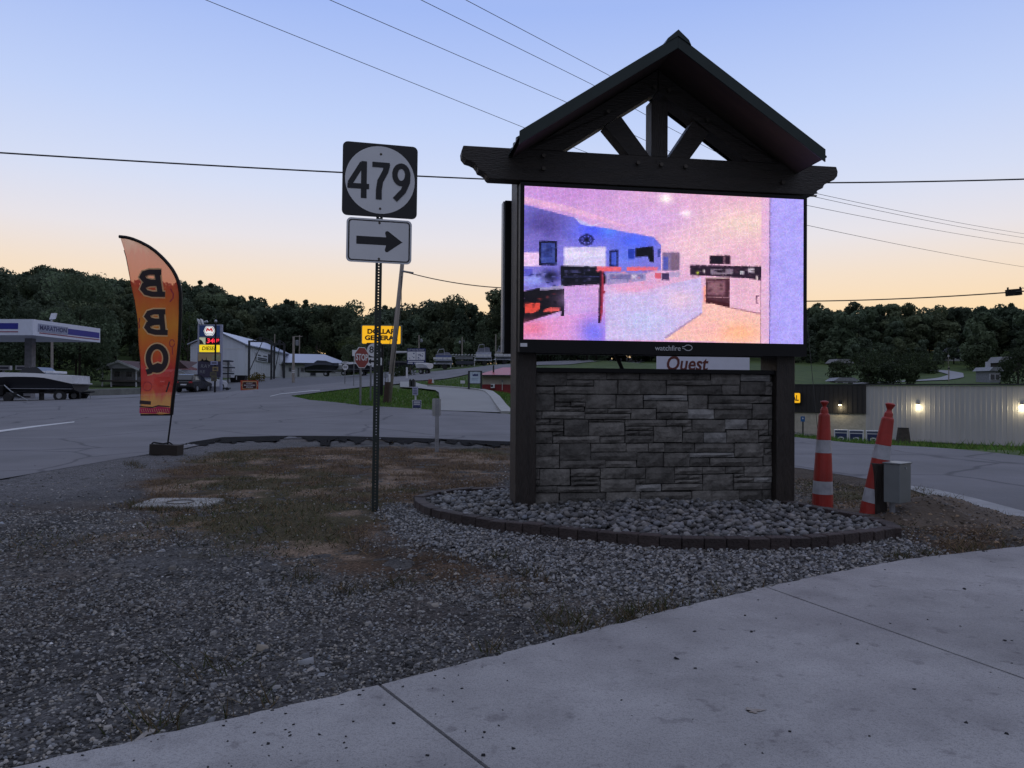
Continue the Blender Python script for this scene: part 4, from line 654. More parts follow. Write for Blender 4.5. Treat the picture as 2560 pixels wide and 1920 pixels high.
for i in range(60):
    for j in range(nn):
        s = j/(nn-1); p = lf_[i]*(1-s)+sl_[i]*s; V.append((p[0], 0.03*math.sin(3.1*s+i*0.13)*math.sin(math.pi*s)+0.012*math.sin(i*0.31+9*s), p[1]))
idx = (np.arange(59)[:, None]*nn+np.arange(nn-1)[None]).ravel(); F = np.column_stack([idx, idx+1, idx+nn+1, idx+nn]); V = np.array(V)
def flagmat():
    mt = bpy.data.materials.new('flag_fabric'); mt.use_nodes = True; t = mt.node_tree; b = t.nodes['Principled BSDF']; b.inputs['Roughness'].default_value = 0.5
    co = t.nodes.new('ShaderNodeTexCoord'); sx = t.nodes.new('ShaderNodeSeparateXYZ'); t.links.new(co.outputs['Object'], sx.inputs[0])
    mp = t.nodes.new('ShaderNodeMapping'); mp.inputs[3].default_value = (9, 1, 1.6); t.links.new(co.outputs['Object'], mp.inputs[0]); nz = t.nodes.new('ShaderNodeTexNoise'); nz.inputs['Scale'].default_value = 1.0; nz.inputs['Detail'].default_value = 3; t.links.new(mp.outputs[0], nz.inputs[0])
    ma = t.nodes.new('ShaderNodeMath'); ma.operation = 'MULTIPLY_ADD'; ma.inputs[1].default_value = 0.42; t.links.new(nz.outputs[0], ma.inputs[0]); t.links.new(sx.outputs[2], ma.inputs[2])
    rg = t.nodes.new('ShaderNodeMapRange'); rg.inputs[1].default_value = 0.2; rg.inputs[2].default_value = 3.9; t.links.new(ma.outputs[0], rg.inputs[0])
    rp = t.nodes.new('ShaderNodeValToRGB'); e = rp.color_ramp.elements; stops = [(0.17, (0.85, 0.36, 0.08)), (0.235, (0.88, 0.40, 0.07)), (0.275, (0.84, 0.10, 0.06)), (0.38, (0.82, 0.07, 0.06)), (0.46, (0.86, 0.18, 0.05)), (0.57, (0.90, 0.33, 0.05)), (0.68, (0.88, 0.20, 0.05)), (0.76, (0.84, 0.09, 0.06)), (0.88, (0.84, 0.20, 0.15)), (0.93, (0.86, 0.52, 0.34)), (1.0, (0.88, 0.68, 0.48))]
    while len(e) < len(stops): e.new(0.5)
    for el, (p, c) in zip(e, stops): el.position = p; el.color = (*c, 1)
    t.links.new(rg.outputs[0], rp.inputs[0]); t.links.new(rp.outputs[0], b.inputs['Base Color']); tr = t.nodes.new('ShaderNodeBsdfTranslucent'); t.links.new(rp.outputs[0], tr.inputs[0]); mx = t.nodes.new('ShaderNodeMixShader'); mx.inputs[0].default_value = 0.82
    t.links.new(b.outputs[0], mx.inputs[1]); t.links.new(tr.outputs[0], mx.inputs[2])
    tp = t.nodes.new('ShaderNodeBsdfTransparent'); tp.inputs[0].default_value = (1.0, 0.72, 0.6, 1); m2 = t.nodes.new('ShaderNodeMixShader'); m2.inputs[0].default_value = 0.28; t.links.new(mx.outputs[0], m2.inputs[1]); t.links.new(tp.outputs[0], m2.inputs[2]); t.links.new(m2.outputs[0], t.nodes['Material Output'].inputs[0]); return mt
fme = fast_mesh('fabric', V, F); fme.polygons.foreach_set('use_smooth', [True]*len(fme.polygons)); fab = link('fabric', fme, flagmat(), fl)
mb = MB(); mb.path([(p[0], 0.0, p[1]) for p in sl_], 0.028, 6); mb.build('pole_sleeve', M_black, fl)
mb = MB(); mb.path([(p[0], 0.0, p[1]) for p in lf_[4:]], 0.006, 4); mb.path([(*lf_[-1][:1], 0, lf_[-1][1]), (*sl_[-1][:1], 0, sl_[-1][1])], 0.016, 5); mb.build('hem', M_black, fab)
p0, p1 = fp(430, 1330), fp(404, 1560); MB().tube((p0[0], 0, p0[1]), (p1[0], 0, 0.16), 0.014).build('pole', M_black, fl)
M_ink = mat('flag_ink', (0.05, 0.04, 0.045), 0.6, var=0.1, trans=0.4); M_cream = mat('flag_cream', (0.78, 0.64, 0.34), 0.6, var=0.1, trans=0.4)
def flag_glyph(strokes, wd):
    for wdt, mt, y0, nm in ((wd+20, M_cream, -0.062, 'letter_outline'), (wd, M_ink, -0.068, 'letter')):
        mb = MB(); y = y0
        for pts, cl in strokes: stroke(mb, [fp(*p) for p in pts], wdt*SF, y, cl); y -= 0.0006
        mb.build(nm, mt, fab)
def Bm(x, y, w_, h, sk):
    X = lambda a, b: (x+a*w_+sk*b, y+b*h)
    return [([X(0.80, 0.02), X(0.82, 0.98)], False), ([X(1.0, 0.03), X(0.45, 0.03), X(0.20, 0.10), X(0.10, 0.24), X(0.22, 0.40), X(0.45, 0.46), X(0.8, 0.47)], False), ([X(0.8, 0.50), X(0.42, 0.52), X(0.14, 0.60), X(0.06, 0.74), X(0.18, 0.90), X(0.45, 0.97), X(1.04, 0.98)], False)]
flag_glyph(Bm(198, 292, 160, 170, 24), 38); flag_glyph(Bm(240, 580, 150, 158, 14), 38)
qe = [(334+64*math.cos(a), 922+86*math.sin(a)) for a in np.linspace(0, 2*math.pi, 25)[:-1]]
flag_glyph([(qe, True), ([(372, 985), (340, 975), (305, 990), (285, 1015), (258, 1022)], False)], 38)
M_fred = mat('flag_red_ink', (0.42, 0.03, 0.04), 0.6)
mb = MB(); stroke(mb, [fp(*p) for p in ((425,415),(432,430),(446,455),(444,485),(420,512))], 10*SF, -0.06); stroke(mb, [fp(440+18*math.cos(a), 812+26*math.sin(a)) for a in np.linspace(0, 6.0, 14)], 7*SF, -0.0605); stroke(mb, [fp(*p) for p in ((443,842),(446,895))], 8*SF, -0.061)
stroke(mb, [fp(265+32*math.cos(a), 1125+32*math.sin(a)) for a in np.linspace(0, 6.1, 18)], 5*SF, -0.06); stroke(mb, [fp(*p) for p in ((200,630),(204,650),(196,668),(204,690),(198,706))], 8*SF, -0.06); mb.build('pepper_and_utensil_print', M_fred, fab)
mb = MB(); stroke(mb, [fp(*p) for p in ((425,1090),(412,1135),(402,1165))], 11*SF, -0.06); stroke(mb, [fp(*p) for p in ((208,1240),(290,1246))], 26*SF, -0.05); stroke(mb, [fp(*p) for p in ((208,1272),(300,1278),(345,1265),(428,1272))], 9*SF, -0.053); mb.build('dark_print', M_ink, fab)
mb = MB(); stroke(mb, [fp(*p) for p in ((208,1300),(320,1302),(345,1290),(428,1300))], 40*SF, -0.05); mb.build('pink_band', mat('flag_pink', (0.5, 0.03, 0.12), 0.6, trans=0.3), fab)
mb = MB()
for xx_ in range(218, 425, 16): stroke(mb, [fp(xx_, 1288), fp(xx_+9, 1312)], 3*SF, -0.0535)
mb.build('white_ticks', M_cream, fab)
bx_ = MB().box(-0.24, 0.22, -0.12, 0.10, 0.0, 0.17).build('base_box', mat('base_wood', (0.022, 0.016, 0.012), 0.8), fl, bevel=0.006, rot=(0, R(2.2), R(-4)))
MB().path([(-0.24, -0.05, 0.165), (-0.2, -0.05, 0.205), (-0.05, -0.04, 0.18), (0.05, -0.03, 0.2), (0.1, -0.03, 0.165)], 0.012, 5).build('cord', M_black, fl)
# ================================================================== LID SLAB
lid = thing('utility_cover', 'pale rounded concrete lid with a cast oval ring in the dry grass', 'utility lid', (*hit0(448, 1258), 0), 0.05)
lp = [(x, y) for x, y in rrect(-0.34, 0.35, -0.27, 0.27, 0.09)]
MB().slab(lp, -0.03, 0.014).build('lid', mat('lid_concrete', (0.24, 0.235, 0.225), 0.9, var=0.5, scale=5, bump=0.6, bscale=30), lid, bevel=0.012)
mb = MB()
for rx in (0.115,):
    ring = [(0.02+rx*math.cos(a), -0.03+rx*1.1*math.sin(a), 0.014) for a in np.linspace(0, 2*math.pi, 25)]; mb.path(ring, 0.009, 5)
mb.build('cast_ring', mat('cast_iron', (0.07, 0.065, 0.06), 0.8), lid)
# ================================================================== CHANNELISER CONES
M_or = mat('orange_plastic', (0.32, 0.026, 0.018), 0.5, var=0.25, scale=5, bump=0.15, bscale=10); M_refl = mat('reflective_sleeve', (0.36, 0.37, 0.40), 0.45, var=0.3, scale=7)
def cone(label, loc, lean, flat):
    c = thing('traffic_channeliser', label, 'traffic cone', loc, 0, 'orange and white channeliser cones beside the sign'); c.rotation_euler = lean
    def seg(r0, z0, r1, z1, mt, nm): MB().lathe([(r0, z0), ((r0+r1)/2, (z0+z1)/2), (r1, z1)], 20).build(nm, mt, c, smooth=False)
    seg(0.093, -0.02, 0.09, 0.125, M_or, 'lower_body'); seg(0.0895, 0.126, 0.084, 0.245, M_refl, 'reflective_band'); seg(0.084, 0.246, 0.071, 0.505, M_or, 'body'); seg(0.071, 0.506, 0.064, 0.625, M_refl, 'reflective_band'); seg(0.0635, 0.626, 0.050, 0.845, M_or, 'upper_body')
    MB().lathe([(0.050, 0.8455), (0.047, 0.862), (0.036, 0.87), (0.034, 0.90), (0.028, 0.922), (0.018, 0.93), (0.018, 0.94), (0.037, 0.972), (0.034, 0.982), (0.012, 0.988)] if not flat else [(0.050, 0.8455), (0.047, 0.858), (0.037, 0.868), (0.034, 0.90), (0.020, 0.925), (0.02, 0.932), (0.042, 0.978), (0.03, 0.988), (0.01, 0.99)], 18).build('handle_knob', M_or, c)
    return c
cone('upright orange and white channeliser cone next to the monument post', (*hit0(2056, 1268), 0), (R(0.5), R(0.8), 0.2), False)
cone('leaning orange and white channeliser cone behind the grey electrical box', (*hit0(2176, 1292), 0), (R(3), R(8.5), 0.0), True)
# ================================================================== ELECTRICAL BOX
eb = thing('electrical_box', 'grey metal electrical cabinet on a dark wooden post beside the pebble bed', 'electrical box', (*hit0(2212, 1300), 0), R(0))
SB = 6.4/FPX
MB().box(-0.05, 0.05, 0.06, 0.15, -0.3, 0.465).build('post', M_timberv, eb, bevel=0.004)
cb = MB().box(-0.10, 0.10, -0.105, 0.028, 0.155, 0.475).build('cabinet', mat('cabinet_grey', (0.17, 0.19, 0.195), 0.4, 0.2, var=0.1), eb, bevel=0.006, rot=(0, 0, R(38)), loc=(0.065, -0.0, 0))
MB().box(-0.108, 0.108, -0.113, 0.036, 0.4755, 0.487).build('lid', MC['cabinet_grey'], cb, bevel=0.003)
MB().box(-0.006, 0.006, -0.112, -0.1055, 0.435, 0.45).build('latch', M_galv, cb)
MB().tube((0.075, 0.0, -0.2), (0.06, 0.0, 0.155), 0.024).build('conduit', M_galv, eb)
# loose chips and twigs near the camera
for k_, (px, py, ln, a) in enumerate(((240,1345,0.035,0.3),(775,1683,0.03,1.0),(250,1755,0.09,-0.9),(355,1852,0.07,1.4),(375,1840,0.03,0.7),(245,1812,0.02,0.1),(1272,1548,0.05,0.2))):
    q = hit0(px, py); o = MB().loft([[(-ln*.5, -0.004, 0.0), (-ln*.5, 0.004, 0.0), (-ln*.5, 0.0, 0.006)], [(0, -0.007, 0.0), (0, 0.007, 0.0), (0, 0.0, 0.01)], [(ln*.5, -0.003, 0.0), (ln*.5, 0.003, 0.0), (ln*.5, 0.0, 0.005)]]).build('wood_chip' if k_ != 6 else 'dark_clod', mat('pale_chip', (0.34, 0.32, 0.30), 0.8) if k_ != 6 else M_bark, None)
    o.location = (q[0], q[1], 0.012); o.rotation_euler = (0, 0, a)
    tag(o, ['pale sliver of stone in the gravel at far left of the lot', 'pale leaf shaped chip above the slab joint', 'long thin twig lying in the near gravel', 'short upright twig at the slab edge', 'small curled pale chip at the slab edge', 'small white chip in the gravel near the slab', 'dark clod of earth in the gravel below the pale apron'][k_], 'twig' if k_ in (2, 3) else ('clod' if k_ == 6 else 'chip'))
# ================================================================== MIDDLE DISTANCE
def proj(P): q = np.asarray(P, float)-CAM; d = q@_f; return 1280+FPX*(q@_r)/d, 960-FPX*(q@_u)/d
class Put:
    def __init__(s, name, label, cat, px, D, rz=0.0, group=None, sink=0.0):
        b = G(px, D); s.px, s.D, s.S = px, D, D/FPX; s.b = b; s.py = proj(b)[1]; s.t = thing(name, label, cat, (b[0], b[1], b[2]-sink), rz, group); s.sink = sink
    def x(s, px): return (px-s.px)*s.S
    def z(s, py): return (s.py-py)*s.S+s.sink
# ------------------------------------------------------------------ road signs at the junction
M_stopred = mat('stop_red', (0.20, 0.012, 0.02), 0.4, var=0.1); M_steel = mat('sign_steel', (0.16, 0.17, 0.18), 0.5, 0.4)
p = Put('stop_sign', 'red octagonal stop sign on a steel post on the grass island', 'stop sign', 902, 30, R(60))
MB().box(-0.035, 0.035, 0.0, 0.05, -0.3, p.z(868)).build('post', M_steel, p.t)
zc = p.z(894); oct_ = lambda r: [(r*math.cos(R(22.5+45*i)), zc+r*math.sin(R(22.5+45*i))) for i in range(8)]
o = MB().prism(oct_(0.445), -0.03, -0.02).build('white_edge_plate', M_white, p.t); MB().prism(oct_(0.415), -0.034, -0.0305).build('red_face', M_stopred, o); text('lettering', 'STOP', 0.36, M_white, o, (0, -0.038, zc), bold=0.02, width=0.70)
p = Put('route_sign', 'black and white 88 marker over an arrow plate, behind the stop sign', 'road sign', 934, 33, R(4))
MB().box(-0.17, -0.10, 0.0, 0.05, -0.3, p.z(860)).build('post', M_steel, p.t)
pl_ = MB().prism(rrect(p.x(915), p.x(953), p.z(893), p.z(857), 0.04), -0.02, -0.01).build('marker', M_print, p.t); zc = (p.z(893)+p.z(857))/2; MB().disc((p.x(934), -0.023, zc), 0.30, 0.29, 32).build('white_disc', M_sheet, pl_); text('number', '88', 0.40, M_print, pl_, (p.x(934), -0.027, zc), bold=0.01, width=0.40)
ar = MB().prism(rrect(p.x(914), p.x(954), p.z(913), p.z(894), 0.03), -0.02, -0.01).build('arrow_plate', M_sheet, p.t); zc = (p.z(913)+p.z(894))/2; kx = 1.0
MB().poly([(x, -0.023, zc+z) for x, z in ((-0.28, 0), (-0.12, 0.12), (-0.12, 0.045), (0.26, 0.045), (0.26, -0.045), (-0.12, -0.045), (-0.12, -0.12))]).build('arrow', M_print, ar)
p = Put('route_sign', 'small west 88 marker on a thin post by the highway', 'road sign', 862, 52, 0)
MB().tube((0, 0.03, -0.3), (0, 0.03, p.z(905)), 0.03).build('post', M_steel, p.t)
w_ = MB().prism(rrect(p.x(856), p.x(870), p.z(909), p.z(904), 0.02), -0.02, -0.01).build('direction_plate', M_sheet, p.t); text('lettering', 'WEST', 0.11, M_print, w_, (p.x(863), -0.024, p.z(906.5)), width=0.3)
pl_ = MB().prism(rrect(p.x(855), p.x(871), p.z(926), p.z(910), 0.03), -0.02, -0.01).build('marker', M_print, p.t); MB().disc((p.x(863), -0.023, p.z(918)), 0.2, 0.2, 24).build('white_disc', M_sheet, pl_); text('number', '88', 0.26, M_print, pl_, (p.x(863), -0.027, p.z(918)), width=0.25)
p = Put('small_white_sign', 'small white rectangular sign half hidden behind the stop sign', 'road sign', 884, 46, 0); MB().tube((0, 0.03, -0.3), (0, 0.03, p.z(878)), 0.025).build('post', M_steel, p.t); MB().prism(rrect(p.x(880), p.x(892), p.z(890), p.z(875), 0.02), -0.02, -0.01).build('plate', M_sheet, p.t)
# dollar store pole sign
M_dg = mat('lit_yellow', (0.8, 0.42, 0.01), 0.5, var=0.05, emit=0.75, ecol=(1.0, 0.50, 0.012)); M_dgt = mat('dark_brown_letters', (0.02, 0.008, 0.004), 0.6, emit=0.0)
p = Put('pole_sign', 'lit yellow DOLLAR GENERAL sign on a black pole', 'sign', 953, 36, R(3))
MB().box(p.x(949), p.x(957), 0.0, 0.13, -0.3, p.z(862)).build('pole', M_black, p.t)
f_ = MB().box(p.x(902), p.x(1003), -0.06, 0.16, p.z(862), p.z(812.5)).build('cabinet', mat('sign_frame', (0.12, 0.14, 0.10), 0.5), p.t, bevel=0.01)
MB().prism(rrect(p.x(905), p.x(1000), p.z(859.5), p.z(815), 0.05), -0.075, -0.061).build('lit_face', M_dg, f_)
text('lettering', 'DOLLAR', 0.30, M_dgt, f_, (p.x(952), -0.079, p.z(829.5)), bold=0.045, width=1.33); text('lettering', 'GENERAL', 0.30, M_dgt, f_, (p.x(952), -0.079, p.z(845.5)), bold=0.045, width=1.54)
# leaning utility pole with stub, meter, guys
p = Put('utility_pole', 'grey leaning wooden utility pole strapped to a short brown stub', 'utility pole', 966, 32, 0)
tx, tz = p.x(1003), p.z(652); MB().tube((0.05, 0, -0.4), (tx, 0.05, tz), 0.125, 0.085, 10).build('pole', M_wood, p.t, smooth=True)
MB().tube((-0.02, -0.22, -0.3), (0.06, -0.2, p.z(955)), 0.12, 0.11, 9).build('stub', mat('brown_stub', (0.045, 0.028, 0.02), 0.95), p.t)
MB().box(p.x(962), p.x(966), -0.2, -0.05, p.z(945), p.z(930)).build('meter_box', M_grey, p.t); MB().box(p.x(972), p.x(977), -0.15, -0.05, p.z(955), p.z(935)).build('white_plate', M_white, p.t)
MB().path([(tx-0.06, 0, p.z(690)), (p.x(960), 0.6, p.z(905)), (p.x(953), 0.6, p.z(1000))], 0.012, 4).build('guy_wire', M_darkm, p.t); MB().path([(tx-0.02, -0.1, p.z(690)), (p.x(1002), -0.05, p.z(770)), (p.x(980), -0.12, p.z(940))], 0.014, 4).build('riser_cable', M_darkm, p.t)
MB().path([(tx, -0.1, p.z(678)), (p.x(1008), -0.12, p.z(679)), (p.x(1032), -0.12, p.z(683))], 0.045, 6).build('splice_tube', M_grey, p.t)
WP = np.array([p.b[0]+p.x(1008), p.b[1]-0.1, p.b[2]+p.z(679)])
# mailbox group, signs on the island
p = Put('mailbox', 'dark mailbox pair on a post by the far driveway entrance', 'mailbox', 1031, 43, 0); MB().box(-0.08, 0.02, 0, 0.1, -0.2, p.z(955)).build('post', M_bark, p.t)
for a, b in ((1024, 1029), (1031, 1038)): MB().prism([(p.x(a), p.z(968)), (p.x(b), p.z(968)), (p.x(b), p.z(950)), ((p.x(a)+p.x(b))/2, p.z(947)), (p.x(a), p.z(950))], -0.25, 0.25).build('box', M_darkm, p.t)
p = Put('notice_sign', 'pale lilac boxed notice on a short post above the yard sign', 'sign', 1040, 33, R(8)); MB().box(-0.06, 0.02, 0.02, 0.1, -0.2, p.z(985)).build('post', M_white, p.t); b_ = MB().box(p.x(1031), p.x(1045), -0.02, 0.10, p.z(988), p.z(967)).build('panel', mat('lilac_panel', (0.36, 0.36, 0.52), 0.5), p.t)
for i in range(4): MB().box(p.x(1033), p.x(1042), -0.026, -0.021, p.z(984-i*4.2)-0.012, p.z(984-i*4.2)+0.012).build('text_line', M_navy, b_)
p = Put('yard_sign', 'blue and white political yard sign on the grass island', 'yard sign', 1042, 29.5, R(5))
for s in (-0.1, 0.1): MB().tube((s, 0.01, -0.15), (s, 0.01, 0.3), 0.006).build('stake', M_galv, p.t)
b_ = MB().box(p.x(1031), p.x(1053), -0.006, 0.006, 0.02+p.z(1024)*0, p.z(1000)).build('board', M_white, p.t); zt = p.z(1000)
MB().box(p.x(1032), p.x(1052), -0.009, -0.0065, zt-0.22, zt-0.02).build('blue_band', M_navy, b_); MB().box(p.x(1032), p.x(1052), -0.009, -0.0065, 0.05, 0.14).build('blue_band', M_navy, b_)
for z_ in (zt-0.08, zt-0.16): MB().box(p.x(1034), p.x(1050), -0.012, -0.0095, z_-0.02, z_+0.02).build('text_line', M_white, b_)
p = Put('marker_post', 'small white marker post beside the hill road', 'marker post', 1017, 62, 0); MB().box(-0.07, 0.07, -0.03, 0.03, -0.2, 0.95).build('post', M_white, p.t)
p = Put('lawn_ornament', 'red and yellow lawn sign with a tall white curved figure', 'lawn sign', 1077, 52, 0); MB().prism([(-0.22, 0.02), (0.16, 0.02), (0.14, 0.34), (-0.16, 0.34)], -0.03, 0.03).build('base_board', mat('ornament_red', (0.28, 0.05, 0.03), 0.6), p.t); MB().prism([(0.06, 0.1), (0.2, 0.08), (0.22, 0.2), (0.13, 0.44), (0.08, 0.44), (0.1, 0.25)], -0.035, -0.031).build('figure', M_white, p.t)
p = Put('white_yard_sign', 'tiny blank white sign on the green bank', 'yard sign', 1157, 50, 0); MB().box(-0.01, 0.01, 0, 0.02, -0.1, 0.5).build('stake', M_galv, p.t); MB().box(-0.16, 0.14, -0.01, -0.002, 0.3, 0.5).build('board', M_white, p.t)
# framed business sign
p = Put('framed_sign', 'dark framed white business sign with a blue skyline logo', 'sign', 1188, 42, R(-2))
for a in (1172, 1203): MB().box(p.x(a)-0.05, p.x(a)+0.05, -0.05, 0.05, -0.2, p.z(927)).build('post', M_darkm, p.t)
MB().box(p.x(1172)+.051, p.x(1203)-.051, -0.04, 0.04, p.z(929), p.z(927)).build('rail', M_darkm, p.t); MB().box(p.x(1172)+.051, p.x(1203)-.051, -0.04, 0.04, p.z(960.5), p.z(958.5)).build('rail', M_darkm, p.t)
b_ = MB().box(p.x(1172)+.052, p.x(1203)-.052, -0.02, 0.02, p.z(958.3), p.z(929.2)).build('panel', mat('pale_blue_panel', (0.42, 0.50, 0.58), 0.5), p.t)
MB().prism([(p.x(1181), p.z(940)), (p.x(1195), p.z(940)), (p.x(1195), p.z(936)), (p.x(1192), p.z(934)), (p.x(1190), p.z(937)), (p.x(1187), p.z(933)), (p.x(1184), p.z(937)), (p.x(1182), p.z(934))], -0.026, -0.021).build('skyline_logo', M_navy, b_)
for z_ in (946, 950): MB().box(p.x(1180), p.x(1196), -0.025, -0.021, p.z(z_)-0.015, p.z(z_)+0.015).build('text_line', mat('pale_blue_print', (0.22, 0.3, 0.4), 0.6), b_)
# red roofed building
p = Put('small_building', 'cream building with red metal hip roof and red base band', 'building', 1245, 45, R(-4))
W0, W1 = p.x(1206), p.x(1330); MB().box(W0, W1, 0, 5, -0.6, p.z(938)).build('wall', mat('cream_wall', (0.40, 0.36, 0.31), 0.8, var=0.12), p.t); MB().box(W0-0.02, W1+0.02, -0.02, 5.02, -0.5, p.z(961)).build('red_band', mat('red_band', (0.22, 0.02, 0.025), 0.7), p.t)
e = p.z(937.5); rz_ = p.z(915); r_ = MB().add([(W0-0.3, -0.4, e), (W1+0.3, -0.4, e), (W1+0.3, 5.4, e), (W0-0.3, 5.4, e), (W0+1.0, 2.5, rz_), (W1-1, 2.5, rz_)], [(0,1,5,4),(1,2,5),(2,3,4,5),(3,0,4),(3,2,1,0)]).build('roof', mat('red_roof', (0.36, 0.075, 0.085), 0.45, 0.1, var=0.12, stretch=(3, 0.4, 1)), p.t); MB().box(W0-0.3, W1+0.3, -0.42, -0.4, e-0.08, e-0.002).build('fascia', M_darkm, p.t); MB().tube((p.x(1231), 0.6, e), (p.x(1231), 0.6, e+0.6), 0.05).build('vent_pipe', M_darkm, r_)
ac = MB().box(p.x(1228), p.x(1237), -0.3, -0.03, p.z(970), p.z(960)).build('air_conditioner', M_white, p.t); MB().disc((p.x(1231), -0.305, p.z(965)), 0.07, 0.07, 14).build('fan_grille', M_black, ac); MB().box(p.x(1254), p.x(1258), -0.15, -0.03, p.z(956), p.z(950)).build('meter', M_grey, p.t); MB().tube((p.x(1256), -0.1, p.z(975)), (p.x(1256), -0.1, p.z(956)), 0.02).build('conduit', M_white, p.t)
# billboard
p = Put('billboard', 'navy and white billboard reading JUST MINUTES AHEAD with photo panels', 'billboard', 1040, 75, R(-5))
for a in (1024, 1056): MB().box(p.x(a)-0.1, p.x(a)+0.1, 0.06, 0.25, -0.3, p.z(880)).build('post', M_bark, p.t)
b_ = MB().box(p.x(1017), p.x(1064), -0.06, 0.05, p.z(911), p.z(871)).build('board', M_navy, p.t); text('lettering', 'JUST MINUTES AHEAD', 0.2, M_white, b_, (p.x(1040), -0.065, p.z(875)), width=p.x(1061)-p.x(1020))
for a, c in ((1018, 1039.5), (1040.5, 1062.5)): MB().box(p.x(a), p.x(c), -0.066, -0.061, p.z(900), p.z(879)).build('photo_panel', M_white, b_)
mb = MB(); rr_ = random.Random(3)
for i in range(16): xx_ = rr_.uniform(1020, 1060); zz_ = rr_.uniform(882, 897); xx_ += 3 if 1037 < xx_ < 1043 else 0; y_ = -0.068-0.0004*i; mb.add([(p.x(xx_), y_, p.z(zz_)), (p.x(xx_+rr_.uniform(2, 5)), y_, p.z(zz_+rr_.uniform(-1, 2))), (p.x(xx_+rr_.uniform(1, 4)), y_, p.z(zz_+rr_.uniform(2, 4)))], [(0, 1, 2)])
mb.build('photo_shapes', mat('billboard_blue', (0.03, 0.05, 0.16), 0.6), b_)
for z_, a, c in ((903.5, 1020, 1060), (908, 1019, 1032), (908, 1036, 1061)): MB().box(p.x(a), p.x(c), -0.066, -0.061, p.z(z_)-0.05, p.z(z_)+0.05).build('text_line', M_white, b_)
# ------------------------------------------------------------------ boats
M_hullw = mat('white_gelcoat', (0.58, 0.59, 0.62), 0.25, var=0.06); M_hullb = mat('black_gelcoat', (0.01, 0.011, 0.016), 0.5, var=0.1); M_alu = mat('boat_aluminium', (0.35, 0.37, 0.42), 0.35, 0.6); M_canvas = mat('boat_canvas', (0.05, 0.055, 0.075), 0.9)
def runabout(p, L, B, H, top_mat, bot_mat, z0, parts_screen=True, flip=1):
    # hull: bow at -x*flip
    rings_b, rings_t = [], []
    for s in np.linspace(0, 1, 12):
        x = (s-0.5)*L*flip; wv = B/2*min(1, (s/0.35+0.02)**0.55) if s < 0.35 else B/2; kz = H*0.55*max(0, (0.25-s)/0.25)**1.6; sh = H*(0.94+0.08*(1-s)-0.22*max(0, s-0.6)); mid = H*(0.66+0.12*math.sin(s*math.pi)-0.22*max(0, s-0.7)/0.3)
        rings_b.append([(x, 0, z0+kz), (x, -wv*0.75, z0+kz+H*0.14), (x, -wv, z0+mid), (x, wv, z0+mid), (x, wv*0.75, z0+kz+H*0.14)])
        rings_t.append([(x, -wv*1.005, z0+mid+0.004), (x, -wv*0.93, z0+sh), (x, wv*0.93, z0+sh), (x, wv*1.005, z0+mid+0.004)])
    h_ = MB().loft(rings_b).build('hull', bot_mat, p.t); MB().loft(rings_t).build('deck', top_mat, p.t); MB().box(-L*0.46, L*0.49, -B*0.505, B*0.505, z0+H*0.17, z0+H*0.195).build('rub_rail', M_alu, h_)
    if parts_screen:
        x0 = -0.05*L*flip; xs_ = sorted([x0, x0+0.26*L*flip]); MB().prism([(xs_[0], z0+H*1.0), (xs_[1], z0+H*0.95), (xs_[1]-0.08*L, z0+H*1.28), (xs_[0]+0.05*L, z0+H*1.25)], -B*0.36, B*0.36).build('windscreen', M_glass, p.t)
def trailer(p, L, B, wheel_x, z0, r=0.33):
    for s in (-1, 1):
        MB().box(-L*0.45, L*0.42, s*B*0.3-0.04, s*B*0.3+0.04, z0-0.1, z0-0.02).build('trailer_rail', M_darkm, p.t)
        wv = MB().tube((wheel_x, s*B*0.5-0.1, r), (wheel_x, s*B*0.5+0.1, r), r, n=16).build('wheel', M_tyre, p.t); MB().tube((wheel_x, s*B*0.5-0.115, r), (wheel_x, s*B*0.5+0.115, r), r*0.5, n=10).build('rim', M_galv, wv)
        MB().box(wheel_x-0.4, wheel_x+0.4, s*B*0.5-0.12, s*B*0.5+0.12, 2*r+0.02, 2*r+0.06).build('mudguard', M_darkm, p.t)
p = Put('boat_on_trailer', 'black and white speedboat on a trailer at the gas station', 'boat', 78, 44, R(3)); runabout(p, 5.6, 2.1, 1.12, M_hullw, M_hullb, 0.52)
trailer(p, 5.2, 1.6, p.x(166), 0.55); MB().box(p.x(103)-0.04, p.x(103)+0.04, -0.2, 0.2, 0, 0.6).build('jack_stand', M_darkm, p.t); MB().box(2.74, 3.05, -0.8, 0.8, 1.0, 1.06).build('swim_platform', M_hullw, p.t)
for x_ in (0.7, 1.2): MB().box(x_, x_+0.42, -0.75, 0.75, 1.6, 1.74).build('sun_pad', M_white, p.t, bevel=0.03)
MB().tube((-0.1, -0.4, 1.55), (0.12, -0.4, 1.95), 0.03).build('wake_tower', M_alu, p.t)
p = Put('tow_hitch_cart', 'dark cluttered equipment trailer at the left frame edge', 'trailer', 14, 43, 0); MB().box(-1.6, 1.0, -0.5, 0.6, 0.25, 0.33).build('deck', M_darkm, p.t); MB().box(-1.2, 0.1, -0.4, 0.4, 0.331, 0.95).build('engine_cover', M_black, p.t, bevel=0.06); MB().box(0.2, 0.8, -0.3, 0.3, 0.331, 0.55).build('battery_box', M_darkm, p.t)
for x_ in (-1.1, 0.5): MB().tube((x_, -0.62, 0.25), (x_, -0.42, 0.25), 0.25, n=14).build('wheel', M_tyre, p.t)
MB().path([(0.1, -0.3, 0.95), (0.5, -0.3, 0.6), (1.3, -0.1, 0.1)], 0.035).build('drawbar', M_galv, p.t); MB().tube((-0.3, -0.45, 0.7), (-0.3, -0.4, 0.7), 0.12, n=12).build('lamp', M_white, p.t)
